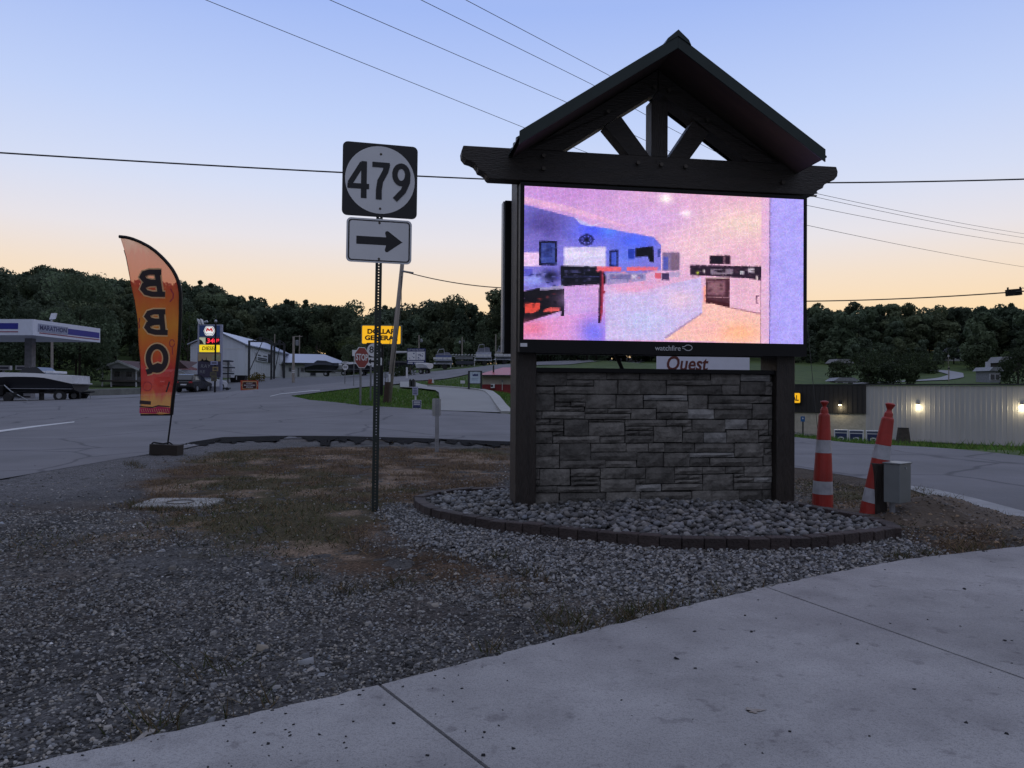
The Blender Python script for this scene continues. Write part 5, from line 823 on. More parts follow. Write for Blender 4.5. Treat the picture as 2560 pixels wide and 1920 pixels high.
p = Put('garden_cart', 'small dark barrow by the low wall at the gas station', 'cart', 213, 46, 0); MB().prism([(-0.36, 0.34), (0.42, 0.42), (0.46, 0.5), (-0.38, 0.46)], -0.25, 0.25).build('tray', M_darkm, p.t); MB().prism([(-0.3, 0.05), (0.0, 0.0), (0.2, 0.36), (-0.26, 0.36)], -0.12, 0.12).build('frame', M_black, p.t)
MB().tube((-0.2, -0.06, 0.12), (-0.2, 0.06, 0.12), 0.14, n=12).build('wheel', M_tyre, p.t); MB().tube((0.34, 0, 0), (0.3, 0, 0.4), 0.025).build('leg', M_galv, p.t); MB().lathe([(0.05, 0.46), (0.09, 0.52), (0.05, 0.6)], 10, (-0.3, 0, 0)).build('light_globe', M_white, p.t)
# ------------------------------------------------------------------ gas station
M_can = mat('canopy_white', (0.62, 0.66, 0.78), 0.45, var=0.06); M_blue = mat('canopy_blue', (0.015, 0.02, 0.26), 0.45, var=0.1); M_stripe = mat('canopy_red', (0.22, 0.02, 0.06), 0.45)
c0, c1 = at(81, 838, 48), at(248, 847, 55); dv = (c1-c0)[:2]; Lr = np.linalg.norm(dv); ang = math.atan2(dv[1], dv[0])
can = thing('gas_canopy', 'white gas station canopy with blue band and MARATHON lettering', 'canopy', (c0[0], c0[1], g(c0[0], c0[1])), ang); Hb = c0[2]-g(c0[0], c0[1]); FH = 0.98
MB().box(0, Lr, 0, 12, Hb+0.02, Hb+FH).build('roof_box', M_can, can)
fr = MB().box(-0.02, Lr+0.02, -0.06, 0, Hb, Hb+FH+0.03).build('fascia', M_can, can); fl2 = MB().box(-0.06, -0.001, -0.06, 12, Hb, Hb+FH+0.03).build('fascia', M_can, can)
MB().box(Lr*0.08, Lr*0.985, -0.075, -0.062, Hb+0.30, Hb+0.70).build('blue_band', M_blue, fr); MB().box(Lr*0.08, Lr*0.985, -0.075, -0.062, Hb+0.16, Hb+0.22).build('red_stripe', M_stripe, fr)
MB().box(Lr*0.06, Lr*0.48, -0.085, -0.076, Hb+0.27, Hb+0.78).build('letter_panel', mat('canopy_letter_panel', (0.25, 0.28, 0.40), 0.5), fr); text('lettering', 'MARATHON', 0.42, M_navy, fr, (Lr*0.27, -0.09, Hb+0.53), bold=0.02, width=Lr*0.38)
MB().box(-0.075, -0.062, 0.9, 11.5, Hb+0.38, Hb+0.76).build('blue_band', M_blue, fl2); MB().box(-0.075, -0.062, 0.9, 11.5, Hb+0.18, Hb+0.24).build('red_stripe', M_stripe, fl2)
for y_ in (2.3, 8.5): MB().box(Lr*0.45, Lr*0.45+0.4, y_, y_+0.5, -0.6, Hb+0.018).build('column', mat('column_cladding', (0.2, 0.2, 0.22), 0.6), can)
fd = thing('floodlight', 'white floodlight box standing on the gas canopy roof', 'floodlight', tuple(at(128, 806, 51))); MB().prism([(-0.08, 0.2), (0.25, 0.25), (0.35, 0.62), (0.05, 0.6)], -0.1, 0.1).build('head', M_white, fd); MB().box(-0.03, 0.05, -0.04, 0.04, -0.35, 0.24).build('bracket', M_galv, fd)
for k_, (a, D_) in enumerate(((59, 53), (8, 54))):
    p = Put('gas_pump', ['gas pump with a lit header sign behind the speedboat', 'gas pump at the far left under the canopy'][k_], 'gas pump', a, D_, 0.1, 'gas pumps under the canopy'); MB().box(-0.3, 0.3, -0.2, 0.2, 0, 1.35).build('body', M_grey, p.t); MB().box(-0.5, 0.5, -0.14, 0.14, p.z(925), p.z(914)).build('header_sign', M_white, p.t); MB().box(-0.4, 0.4, -0.16, -0.145, p.z(923), p.z(917)).build('header_text', mat('header_dark', (0.1, 0.1, 0.14), 0.6), p.t); MB().box(-0.06, 0.06, -0.05, 0.05, 1.35, p.z(925)).build('neck', M_grey, p.t)
p = Put('utility_pole', 'plain wooden pole standing behind the gas canopy', 'utility pole', 130, 62, 0); MB().tube((0, 0, -0.3), (-0.08, 0, p.z(800)), 0.11, 0.09).build('pole', M_wood, p.t)
ribs = [hit(x, y) for x, y in ((185, 992), (230, 991), (300, 989), (380, 985), (455, 979))]
lw = thing('low_wall', 'low mossy concrete retaining wall below the white porch house', 'wall', tuple(ribs[0])); mb = MB(); q = dens([r-ribs[0] for r in ribs], 30)
for i in range(29): a, b = q[i], q[i+1]; mb.add([(a[0], a[1], a[2]-.3), (b[0], b[1], b[2]-.3), (b[0], b[1], b[2]+.55), (a[0], a[1], a[2]+.55), (a[0], a[1]+.3, a[2]+.55), (b[0], b[1]+.3, b[2]+.55)], [(0,1,2,3),(3,2,5,4)])
mb.build('wall', mat('mossy_concrete', (0.15, 0.155, 0.14), 0.9, var=0.4, scale=1.2), lw)
# porch house
p = Put('porch_house', 'white porch house with gable front and brown shingle roof', 'house', 296, 86, R(-4)); S_ = p.S
M_shing = mat('brown_shingle', (0.10, 0.06, 0.062), 0.9, var=0.2, scale=1.2); M_siding = mat('house_siding', (0.42, 0.43, 0.47), 0.8, var=0.12); zE = p.z(921); zP = p.z(903); wL, wR = p.x(246), p.x(346); zF = p.z(950)
MB().box(wL+0.3, wR+3.5, 1.9, 8, -0.6, zE).build('wall', M_siding, p.t); MB().prism([(wL-0.15, zE), (wR+0.15, zE), ((wL+wR)/2, zP)], 0.0, 1.9).build('porch_gable', M_siding, p.t)
for s, a in ((-1, wL-0.25), (1, wR+0.25)): MB().add([((wL+wR)/2, -0.2, zP+0.12), (a, -0.2, zE-0.02), (a, 5, zE-0.02), ((wL+wR)/2, 5, zP+0.12), ((wL+wR)/2, -0.2, zP-0.02), (a, -0.2, zE-0.16), (a, 5, zE-0.16), ((wL+wR)/2, 5, zP-0.02)], [(0,1,2,3),(4,5,6,7),(0,1,5,4),(1,2,6,5),(2,3,7,6),(3,0,4,7)]).build('porch_roof', M_shing, p.t); MB().add([((wL+wR)/2, -0.23, zP+0.13), (a, -0.23, zE), (a, -0.23, zE-0.26), ((wL+wR)/2, -0.23, zP-0.13), ((wL+wR)/2, -0.205, zP+0.13), (a, -0.205, zE), (a, -0.205, zE-0.26), ((wL+wR)/2, -0.205, zP-0.13)], [(0,1,2,3),(7,6,5,4),(0,4,5,1),(1,5,6,2),(2,6,7,3),(3,7,4,0)]).build('barge_board', M_white, p.t)
MB().add([(p.x(300), 3.2, zE), (p.x(322), 2.6, p.z(896)), (p.x(420), 2.6, p.z(898)), (p.x(440), 3.2, zE+0.1), (p.x(322), 7.5, p.z(896)), (p.x(420), 7.5, p.z(898))], [(0,3,2,1),(1,2,5,4),(0,1,4),(3,5,2)]).build('main_roof', M_shing, p.t)
MB().box(wL, wR, 0, 1.9, zF-0.2, zF).build('porch_floor', mat('porch_deck', (0.10, 0.09, 0.085), 0.8), p.t)
for a in (253, 276, 341): MB().box(p.x(a)-0.06, p.x(a)+0.06, 0.02, 0.14, -0.3, zE-0.02).build('porch_post', M_white, p.t)
for a, b in ((259, 276), (290, 308), (318, 330)): w_ = MB().box(p.x(a), p.x(b), 1.86, 1.9, p.z(943), p.z(927)).build('window_frame', M_white, p.t); MB().box(p.x(a)+.06, p.x(b)-.06, 1.84, 1.858, p.z(942)+.04, p.z(928)).build('pane', M_glass, w_)
mb = MB(); [mb.box(a, a+0.03, 0.05, 0.09, zF, zF+0.75) for a in np.arange(wL+0.1, wR, 0.2)]; mb.box(wL, wR, 0.04, 0.1, zF+0.75, zF+0.82); o = mb.build('porch_railing', mat('railing', (0.14, 0.13, 0.12), 0.8), p.t)
p = Put('far_house', 'red roofed house showing right of the BBQ flag', 'house', 455, 98, 0); MB().box(-2.2, 1.2, 0, 5, -0.5, p.z(930)).build('wall', M_siding, p.t); MB().add([(-2.5, -0.4, p.z(930)), (1.5, -0.4, p.z(930)), (1.5, 5.4, p.z(930)), (-2.5, 5.4, p.z(930)), (-2.0, 2.5, p.z(911)), (-0.3, 2.5, p.z(912))], [(0,1,5,4),(1,2,5),(2,3,4,5),(3,0,4),(3,2,1,0)]).build('roof', mat('dull_red_roof', (0.14, 0.05, 0.05), 0.8), p.t)
for a in (-1.3, 0.1): w_ = MB().box(a, a+0.6, -0.04, 0, p.z(943), p.z(934)).build('window', M_white, p.t); MB().box(a+.08, a+.52, -0.06, -0.041, p.z(943)+.08, p.z(934)-.08).build('pane', M_glass, w_)
# ------------------------------------------------------------------ vehicles
def suv(name, label, px, D, rz, body_mat, L=4.6, B=1.9, H=1.66, lights=True, group=None):
    p = Put(name, label, 'car', px, D, rz, group); s = B/2
    def ring(x, z, w1): return None
    prof = [(-L/2, 0.45), (-L/2, 0.95), (-L/2+0.12, 1.05), (L/2-1.3, 1.08), (L/2-0.25, 0.95), (L/2, 0.78), (L/2-0.05, 0.38), (L/2-0.4, 0.3), (-L/2+0.3, 0.3)]
    MB().prism(prof, -s, s).build('body', body_mat, p.t, bevel=0.06)
    a = [(-L/2+0.08, 1.04), (-L/2+0.42, H-0.08), (-L/2+0.7, H), (L/2-2.5, H), (L/2-2.1, H-0.06), (L/2-1.25, 1.06)]; n = len(a)
    MB().add([(x, -s*(0.97 if z < 1.1 else 0.80), z) for x, z in a]+[(x, s*(0.97 if z < 1.1 else 0.80), z) for x, z in a], [tuple(range(n)), tuple(range(2*n-1, n-1, -1))]+[(i, (i+1) % n, (i+1) % n+n, i+n) for i in range(n)]).build('cabin', body_mat, p.t, bevel=0.03)
    for sg in (-1, 1):
        MB().add([(x, sg*(s*(0.972 if z < 1.15 else 0.845)+0.012), z) for x, z in ((-L/2+0.45, 1.12), (L/2-1.5, 1.12), (L/2-2.15, H-0.16), (-L/2+0.75, H-0.16))], [(0, 1, 2, 3)]).build('side_window', M_glass, p.t)
        for x in (-L/2+0.85, L/2-0.9):
            wv = MB().tube((x, sg*(s-0.2), 0.35), (x, sg*(s+0.015), 0.35), 0.36, n=18).build('wheel', M_tyre, p.t); MB().tube((x, sg*(s-0.18), 0.35), (x, sg*(s+0.03), 0.35), 0.22, n=10).build('rim', M_galv, wv)
        MB().box(-L/2-0.02, -L/2+0.05, sg*s*0.72-0.16, sg*s*0.72+0.16, 0.82, 0.98).build('tail_light', M_red, p.t)
        MB().box(L/2-0.25, L/2-0.02, sg*s*0.7-0.18, sg*s*0.7+0.18, 0.72, 0.86).build('headlight', M_white, p.t)
    MB().add([(-L/2+0.05, -s*0.8, 1.12), (-L/2+0.05, s*0.8, 1.12), (-L/2+0.38, s*0.68, H-0.14), (-L/2+0.38, -s*0.68, H-0.14)], [(0, 1, 2, 3)]).build('rear_window', M_glass, p.t); MB().box(-L/2-0.03, -L/2+0.02, -0.27, 0.27, 0.62, 0.74).build('number_plate', M_white, p.t); return p
M_carb = mat('black_car_paint', (0.012, 0.012, 0.015), 0.2, spec=0.7, var=0.1); M_carw = mat('white_car_paint', (0.55, 0.56, 0.6), 0.25, var=0.05)
suv('parked_suv', 'dark SUV parked in front of the gas price sign, seen from behind', 484, 71, R(89), M_carb, L=4.2, B=1.75, H=1.64)
suv('parked_car', 'white car just right of the dark SUV at the price sign', 513, 74.5, R(70), M_carw, L=4.2, H=1.5)
suv('parked_car', 'dark pickup sized car mostly hidden right behind the flag pole', 440, 80, R(80), M_carb, H=1.8)
# ------------------------------------------------------------------ gas price sign
p = Put('price_sign', 'tall lit gas price sign with M logo, red price digits and yellow DIESEL panel', 'sign', 524, 73, R(2))
for a, b in ((494, 498), (549, 554)): MB().box(p.x(a), p.x(b), -0.12, 0.2, -0.3, p.z(811)).build('post', mat('sign_post_lilac', (0.30, 0.32, 0.42), 0.5), p.t)
MB().box(p.x(498)+.002, p.x(549)-.002, 0.0, 0.18, p.z(945), p.z(811)).build('backing', MC['sign_post_lilac'], p.t)
lg = MB().box(p.x(498.5), p.x(548.5), -0.1, -0.001, p.z(841), p.z(814)).build('logo_panel', mat('logo_blue', (0.01, 0.03, 0.10), 0.4, emit=0.25, ecol=(0.012, 0.03, 0.12)), p.t)
def hexa(r, cx, cz): return [(cx+r*x, cz+r*z*0.85) for x, z in ((-1, 0), (-0.72, 0.8), (-0.5, 1), (0.5, 1), (0.72, 0.8), (1, 0), (0.72, -0.8), (0.5, -1), (-0.5, -1), (-0.72, -0.8))]
cx, cz = p.x(523), p.z(827.5); M_lw = mat('lit_white', (0.8, 0.8, 0.8), 0.4, emit=0.75, ecol=(0.85, 0.85, 0.82), var=0.02)
h1 = MB().prism(hexa(0.54, cx, cz), -0.115, -0.101).build('logo_ring', M_lw, lg); MB().prism(hexa(0.49, cx, cz), -0.125, -0.116).build('logo_gap', mat('logo_navy', (0.02, 0.03, 0.08), 0.5), lg); MB().prism(hexa(0.44, cx, cz), -0.135, -0.126).build('logo_field', M_lw, lg)
mb = MB(); y = -0.138
for pts in ([(-0.27, -0.1), (-0.2, 0.22)], [(-0.19, 0.22), (0.0, -0.02)], [(0.0, -0.02), (0.19, 0.22)], [(0.2, 0.22), (0.27, -0.1)]): stroke(mb, [(cx+a, cz+b+0.04) for a, b in pts], 0.14, y); y -= 0.001
mb.build('letter_m', mat('lit_red', (0.5, 0.02, 0.02), 0.4, emit=0.6, ecol=(0.55, 0.015, 0.02)), lg); text('lettering', 'MARATHON', 0.14, M_navy, lg, (cx, -0.14, cz-0.25), width=0.6)
MB().box(p.x(498.5), p.x(513), -0.1, -0.001, p.z(861), p.z(844)).build('grade_panel', mat('pale_green_lit', (0.5, 0.55, 0.4), 0.5, emit=0.35, ecol=(0.6, 0.65, 0.45)), p.t); MB().add([(p.x(498.6), -0.104, p.z(860.8)), (p.x(510), -0.104, p.z(860.8)), (p.x(505), -0.104, p.z(852)), (p.x(498.6), -0.104, p.z(848))], [(0, 1, 2, 3)]).build('grade_swoosh', M_darkm, p.t)
pr = MB().box(p.x(513.5), p.x(548.5), -0.1, -0.001, p.z(861), p.z(844)).build('price_panel', M_black, p.t); text('price_digits', '340', 0.6, mat('led_red', (0.5, 0.01, 0.02), 0.5, emit=1.0, ecol=(1.0, 0.03, 0.06)), pr, (p.x(529), -0.105, p.z(852.5)), bold=0.025, width=1.0, shear=0.1); text('price_digits', '9', 0.36, MC['led_red'], pr, (p.x(545), -0.105, p.z(850.5)), bold=0.02)
ds = MB().box(p.x(498.5), p.x(548.5), -0.1, -0.001, p.z(880), p.z(862.5)).build('diesel_panel', mat('lit_lemon', (0.8, 0.65, 0.02), 0.4, var=0.03, emit=0.72, ecol=(0.95, 0.68, 0.015)), p.t); text('lettering', 'DIESEL', 0.5, M_dgt, ds, (p.x(522), -0.115, p.z(871.5)), bold=0.02, width=1.35, shear=0.2)
ph = MB().box(p.x(495.5), p.x(552), -0.14, -0.001, p.z(942), p.z(883)).build('photo_banner', mat('banner_dusk', (0.035, 0.03, 0.06), 0.5), p.t)
MB().box(p.x(496), p.x(551.5), -0.146, -0.141, p.z(903), p.z(884)).build('sunset_print', mat('sunset_print', (0.42, 0.26, 0.18), 0.5, scale=0.8, c2=(0.5, 0.42, 0.2)), ph); MB().prism([(p.x(500), p.z(903)), (p.x(526), p.z(906)), (p.x(521), p.z(901)), (p.x(518), p.z(900)), (p.x(516.5), p.z(892)), (p.x(515), p.z(900)), (p.x(510), p.z(901)), (p.x(506), p.z(896)), (p.x(504), p.z(901))], -0.152, -0.147).build('tree_silhouette', M_black, ph); MB().disc((p.x(541), -0.153, p.z(894)), 0.42, 0.28, 20).build('fish_print', mat('fish_print', (0.34, 0.36, 0.2), 0.5), ph)
text('lettering', 'RAY', 0.5, M_grey, ph, (p.x(514), -0.146, p.z(916)), width=0.95, shear=0.15); text('lettering', 'RE', 0.42, M_grey, ph, (p.x(507), -0.146, p.z(930)), width=0.5)
MB().box(p.x(516), p.x(551), -0.05, 0.1, -0.2, p.z(966)).build('plinth', mat('plinth', (0.25, 0.26, 0.31), 0.7), p.t)
for a in (497, 505): MB().prism([(p.x(a), p.z(811)), (p.x(a+2), p.z(811)), (p.x(a-1), p.z(799)), (p.x(a-5), p.z(797))], -0.2, 0.2).build('roof_light', M_white, p.t)
MB().tube((p.x(510), 0, p.z(806)), (p.x(517), 0, p.z(803)), 0.12).build('roof_light', M_galv, p.t)
p = Put('dark_pole', 'black steel pole with small signs in front of the gas price sign', 'pole', 537, 66, 0); MB().tube((0, 0, -0.2), (0.02, 0, p.z(806)), 0.085, 0.075).build('pole', M_black, p.t); MB().lathe([(0.1, 0), (0.14, 0.1), (0.05, 0.25)], 8, (0.02, 0, p.z(806))).build('pole_cap', M_galv, p.t); MB().path([(0.02, 0, p.z(800)), (0.06, 0, p.z(793)), (-0.05, 0, p.z(787)), (-0.16, 0, p.z(789))], 0.02).build('service_loop', M_darkm, p.t)
for k_, (a, b, c, d, mt) in enumerate(((527, 545, 903, 912, mat('lilac_plate', (0.3, 0.32, 0.5), 0.5)), (532, 546, 917, 928, mat('tan_plate', (0.25, 0.19, 0.09), 0.6)), (526, 542, 930, 941, mat('olive_plate', (0.09, 0.085, 0.05), 0.6)), (529, 543, 941, 953, MC['olive_plate']))): o = MB().box(p.x(a), p.x(b), -0.14, -0.1, p.z(d), p.z(c)).build('small_plate', mt, p.t); MB().box(p.x(a+3), p.x(b-3), -0.146, -0.141, p.z(d-3), p.z(c+3)).build('plate_print', mat('plate_dark', (0.06, 0.05, 0.05), 0.6), o)
# ------------------------------------------------------------------ metal warehouse and annex
M_clad = mat('blue_grey_cladding', (0.60, 0.64, 0.72), 0.5, 0.1, var=0.06, scale=1, stretch=(2, 2, 0.2)); M_cladroof = mat('blue_grey_roofing', (0.42, 0.45, 0.55), 0.4, 0.2, var=0.08); M_cladw = mat('pale_cladding', (0.62, 0.63, 0.66), 0.6, var=0.08)
C0 = G(613, 105); e1 = at(719, 943, 131); sd = (e1-C0)[:2]; Ls = np.linalg.norm(sd); sd /= Ls; wh = thing('metal_warehouse', 'tall blue grey metal warehouse with a shallow gable roof', 'warehouse', tuple(C0), math.atan2(sd[1], sd[0]))
Hs = (proj(C0)[1]-863)*105/FPX; Wg = 7.4; Hr = Hs+1.75
MB().box(0, Ls, 0.0, Wg, -1.5, Hs).build('wall', M_cladw, wh); MB().add([(-0.05, 0, -1.5), (-0.05, Wg, -1.5), (-0.05, Wg, Hs), (-0.05, Wg/2, Hr), (-0.05, 0, Hs), (Ls, 0, Hs), (Ls, Wg, Hs), (Ls, Wg/2, Hr)], [(0,4,3,2,1),(5,6,7),(4,5,7,3),(3,7,6,2)]).build('gable_wall', M_clad, wh)
for s, y0 in ((0, -0.35), (1, Wg+0.35)): MB().add([(-0.4, Wg/2, Hr+0.08), (Ls+0.6, Wg/2, Hr+0.08), (Ls+0.6, y0, Hs-0.06), (-0.4, y0, Hs-0.06), (-0.4, Wg/2, Hr+0.2), (Ls+0.6, Wg/2, Hr+0.2), (Ls+0.6, y0, Hs+0.1), (-0.4, y0, Hs+0.1)], [(0,1,2,3),(4,5,6,7),(0,1,5,4),(1,2,6,5),(2,3,7,6),(3,0,4,7)]).build('roof', M_cladroof, wh)
mb = MB(); [mb.box(a, a+0.06, -0.045, 0, -1, Hs-0.15) for a in np.arange(0.6, Ls, 1.0)]; o = mb.build('wall_ribs', M_cladw, wh); o['kind'] = 'stuff'
w_ = MB().box(Ls*0.76, Ls*0.9, -0.06, -0.001, 2.6, 4.1).build('white_window', M_white, wh); MB().box(Ls*0.755, Ls*0.905, -0.05, -0.001, 2.5, 2.59).build('sill', M_darkm, wh); MB().box(-0.08, -0.05, 0, Wg, Hs-0.55, Hs-0.45).build('gable_trim', M_cladw, wh)
ws = thing('wall_sign', 'white and black banner sign fixed to the warehouse side wall', 'sign', tuple(np.array(C0)+np.array([*(sd*Ls*0.2), 2.6])+np.array([*(np.array([sd[1], -sd[0]])*0.12), 0])), math.atan2(sd[1], sd[0]))
MB().box(0, 6.4, -0.08, 0.0, 0, 1.25).build('panel', M_white, ws); MB().box(6.45, 8.6, -0.08, 0.0, 0, 1.3).build('dark_panel', M_black, ws)
for z_, a, b in ((0.85, 0.5, 2.0), (0.85, 3.6, 5.8), (0.45, 0.4, 5.9), (0.2, 0.4, 5.9)): MB().box(a, b, -0.1, -0.081, z_-0.09, z_+0.09).build('text_line', M_darkm, ws)
p = Put('annex_building', 'long low blue grey annex with storefront windows beside the warehouse', 'building', 787, 128, R(14)); zE = p.z(908); a0, a1 = p.x(713), p.x(862)
MB().box(a0, a1, 0, 8, -1, zE).build('wall', mat('annex_wall', (0.55, 0.56, 0.58), 0.7, var=0.08), p.t); MB().add([(a0-0.2, -0.7, zE), (a1+0.5, -0.7, zE), (a1+0.5, 8.5, zE), (a0-0.2, 8.5, zE), (a0-0.2, 4, zE+1.7), (a1-3.5, 4, zE+1.7)], [(0,1,5,4),(1,2,5),(2,3,4,5),(3,0,4),(3,2,1,0)]).build('roof', M_cladroof, p.t); MB().box(a0-0.2, a1+0.5, -0.74, -0.701, zE-0.28, zE+0.02).build('fascia', M_darkm, p.t)
for a, b, c, d, nm in ((724, 731, 919, 930, 'window'), (745, 750, 919, 942, 'door'), (752, 762, 919, 931, 'window'), (763, 773, 919, 931, 'window'), (775, 790, 919, 940, 'window'), (828, 844, 919, 932, 'shutter')): o = MB().box(p.x(a), p.x(b), -0.06, -0.001, p.z(d), p.z(c)).build(nm, M_white if nm == 'shutter' else M_grey, p.t); MB().box(p.x(a)+.12, p.x(b)-.12, -0.08, -0.061, p.z(d)+.12, p.z(c)-.12).build('pane', M_glass if nm != 'shutter' else M_cladw, o)
# steel gantries
for k_, (a, b, zt, D_) in enumerate(((622, 676, 855, 96), (685, 709, 862, 99))):
    p = Put('steel_gantry', ['dark square steel gantry frame in front of the warehouse wall', 'narrower dark steel gantry at the right end of the warehouse wall'][k_], 'gantry', a, D_, R(10), 'steel gantries by the warehouse'); Wd = p.x(b); z_ = p.z(zt)
    for x_ in (0, Wd): MB().box(x_-0.12, x_+0.12, -0.12, 0.12, -0.5, z_).build('upright', M_darkm, p.t)
    MB().box(-0.12, Wd+0.12, -0.1, 0.1, z_+0.002, z_+0.2).build('crossbar', M_darkm, p.t); MB().tube((0.1, 0, p.z(926)), (Wd*0.55, 0.4, z_), 0.05).build('brace', M_darkm, p.t); MB().tube((Wd*0.5, 0, z_+0.2), (Wd*0.5, 0, z_+0.6), 0.18).build('hoist', M_darkm, p.t); MB().path([(Wd*0.15, 0, z_+0.2), (Wd*0.5, 0, z_+0.65), (Wd, 0, z_+0.2)], 0.04).build('stay', M_darkm, p.t)
for k_, (a, zt, D_) in enumerate(((733, 841, 84), (748, 838, 140), (686, 835, 145))):
    p = Put('utility_pole', ['wooden pole with white bands in front of the annex', 'pole with a round transformer rising behind the annex roof', 'thin distant pole above the warehouse roof'][k_], 'utility pole', a, D_, 0); MB().tube((0, 0, -0.5), (0, 0, p.z(zt)), 0.16 if k_ == 0 else 0.13, 0.12 if k_ == 0 else 0.10, 9).build('pole', M_wood, p.t)
    if k_ == 0:
        for z_ in (926, 930): MB().tube((0, 0, p.z(z_+2)), (0, 0, p.z(z_)), 0.165, n=10).build('white_band', M_white, p.t)
    if k_ == 1: MB().lathe([(0.3, 0), (0.32, 0.1), (0.32, 0.9), (0.2, 1.0)], 12, (-0.42, 0, p.z(864))).build('transformer', M_grey, p.t); MB().box(-0.9, 0.5, -0.06, 0.06, p.z(842), p.z(840)).build('crossarm', M_wood, p.t)
p = Put('orange_sign', 'orange roadside board with dark panel advertising pizza', 'sign', 624, 70, R(6))
for a in (604, 642): MB().box(p.x(a)-0.03, p.x(a)+0.03, 0.03, 0.09, -0.2, p.z(952)).build('post', M_darkm, p.t)
b_ = MB().box(p.x(602), p.x(645), -0.03, 0.028, 0.05, p.z(951)).build('board', mat('orange_board', (0.42, 0.06, 0.025), 0.5, var=0.1), p.t); zm = (0.05+p.z(951))/2; hh = (p.z(951)-0.05)*0.40; MB().prism([(-0.62, zm-hh), (0.62, zm-hh), (0.62, zm-hh*0.5), (0.72, zm), (0.62, zm+hh*0.5), (0.62, zm+hh), (-0.62, zm+hh), (-0.62, zm+hh*0.5), (-0.72, zm), (-0.62, zm-hh*0.5)], -0.036, -0.031).build('cream_edge', M_cream, b_); MB().prism([(-0.57, zm-hh*.85), (0.57, zm-hh*.85), (0.64, zm), (0.57, zm+hh*.85), (-0.57, zm+hh*.85), (-0.64, zm)], -0.041, -0.0365).build('dark_panel', mat('maroon_panel', (0.06, 0.015, 0.015), 0.5), b_)
for i, tx_ in enumerate(('HUNT', 'BROTHERS', 'PIZZA')): text('lettering', tx_, 0.17, M_white, b_, (0, -0.045, zm+hh*(0.5-0.5*i)), bold=0.01, width=(0.55, 1.0, 0.6)[i])
p = Put('dumpster', 'black open dumpster left of the gantry', 'dumpster', 597, 92, R(8)); MB().prism([(p.x(581), 0), (p.x(612), 0), (p.x(615), p.z(940)), (p.x(578), p.z(940))], -0.8, 0.8).build('bin', M_black, p.t); MB().box(p.x(577), p.x(616), -0.84, 0.84, p.z(940), p.z(938.5)).build('rim', M_darkm, p.t); MB().box(p.x(594), p.x(596), -0.86, -0.8, 0.3, 0.7).build('sticker', M_white, p.t)
p = Put('stacked_boats', 'stack of covered boats on racks next to the price sign', 'boats', 566, 90, 0)
for z_, a, b in ((945, 548, 582), (930, 548, 584), (914, 548, 580)):
    MB().loft([[(p.x(a), -0.1, p.z(z_)+0.2), (p.x(a), 0.1, p.z(z_)+0.2), (p.x(a), 0.5, p.z(z_)+0.45), (p.x(a), -0.5, p.z(z_)+0.45)], [(p.x((a+b)/2), -0.6, p.z(z_)), (p.x((a+b)/2), 0.6, p.z(z_)), (p.x((a+b)/2), 0.8, p.z(z_)+0.42), (p.x((a+b)/2), -0.8, p.z(z_)+0.42)], [(p.x(b), -0.5, p.z(z_)+0.05), (p.x(b), 0.5, p.z(z_)+0.05), (p.x(b), 0.7, p.z(z_)+0.38), (p.x(b), -0.7, p.z(z_)+0.38)]]).build('hull', M_hullw, p.t); MB().box(p.x(a)+.2, p.x(b)-.1, -0.7, 0.7, p.z(z_)+0.45, p.z(z_)+0.62).build('cover', M_canvas, p.t)
for a in (552, 576): MB().box(p.x(a)-0.06, p.x(a)+0.06, -0.85, -0.75, -0.4, p.z(905)).build('rack_post', M_darkm, p.t)
p = Put('tongue_trailer', 'low dark trailer tongue on the verge right of the price sign', 'trailer', 561, 74, 0); MB().box(-0.6, 0.5, -0.3, 0.3, 0.15, 0.28).build('frame', M_darkm, p.t); [MB().tube((x_, -0.35, 0.16), (x_, -0.25, 0.16), 0.16, n=12).build('wheel', M_tyre, p.t) for x_ in (-0.4, 0.4)]
p = Put('covered_boat', 'dark covered boat on a trailer before the annex windows', 'boat', 805, 108, R(8)); runabout(p, 4.6, 2.2, 1.3, M_canvas, M_hullb, 0.6, False, -1); trailer(p, 4.4, 2.1, 0.6, 0.6); MB().prism([(-1.2, 1.8), (-0.6, 2.25), (0.6, 2.2), (1.8, 1.8)], -0.8, 0.8).build('cover', M_canvas, p.t)
p = Put('white_boat', 'pale boat on a trailer behind the west 88 marker', 'boat', 850, 110, R(5)); runabout(p, 4.2, 2.0, 1.0, M_hullw, M_hullw, 0.7, False); trailer(p, 4, 2, 0.6, 0.65)
p = Put('white_boat', 'white hulled boat on a dark trailer behind the stop sign', 'boat', 898, 88, R(4)); runabout(p, 3.4, 2.0, 1.0, M_hullw, M_hullb, 0.6, False); trailer(p, 3.2, 2, 0.4, 0.6)
p = Put('dark_awning_boat', 'dark hulled boat under a white top left of the billboard', 'boat', 1001, 80, R(4)); runabout(p, 2.6, 1.8, 0.9, M_hullb, M_hullb, 0.5, False); trailer(p, 2.4, 1.8, 0.3, 0.5, 0.28); MB().prism([(-0.9, 2.2), (1.2, 2.3), (1.2, 2.4), (-0.7, 2.42)], -0.8, 0.8).build('bimini_top', M_white, p.t); [MB().tube((x_, -0.7, 1.3), (x_, -0.7, 2.25), 0.03).build('pole', M_alu, p.t) for x_ in (-0.6, 0.9)]
p = Put('small_boat', 'little white boat nose up below the billboard', 'boat', 1057, 72, R(-30)); runabout(p, 1.7, 1.0, 0.6, M_hullw, M_hullw, 0.5, False); trailer(p, 1.6, 1.0, 0.2, 0.5, 0.25)
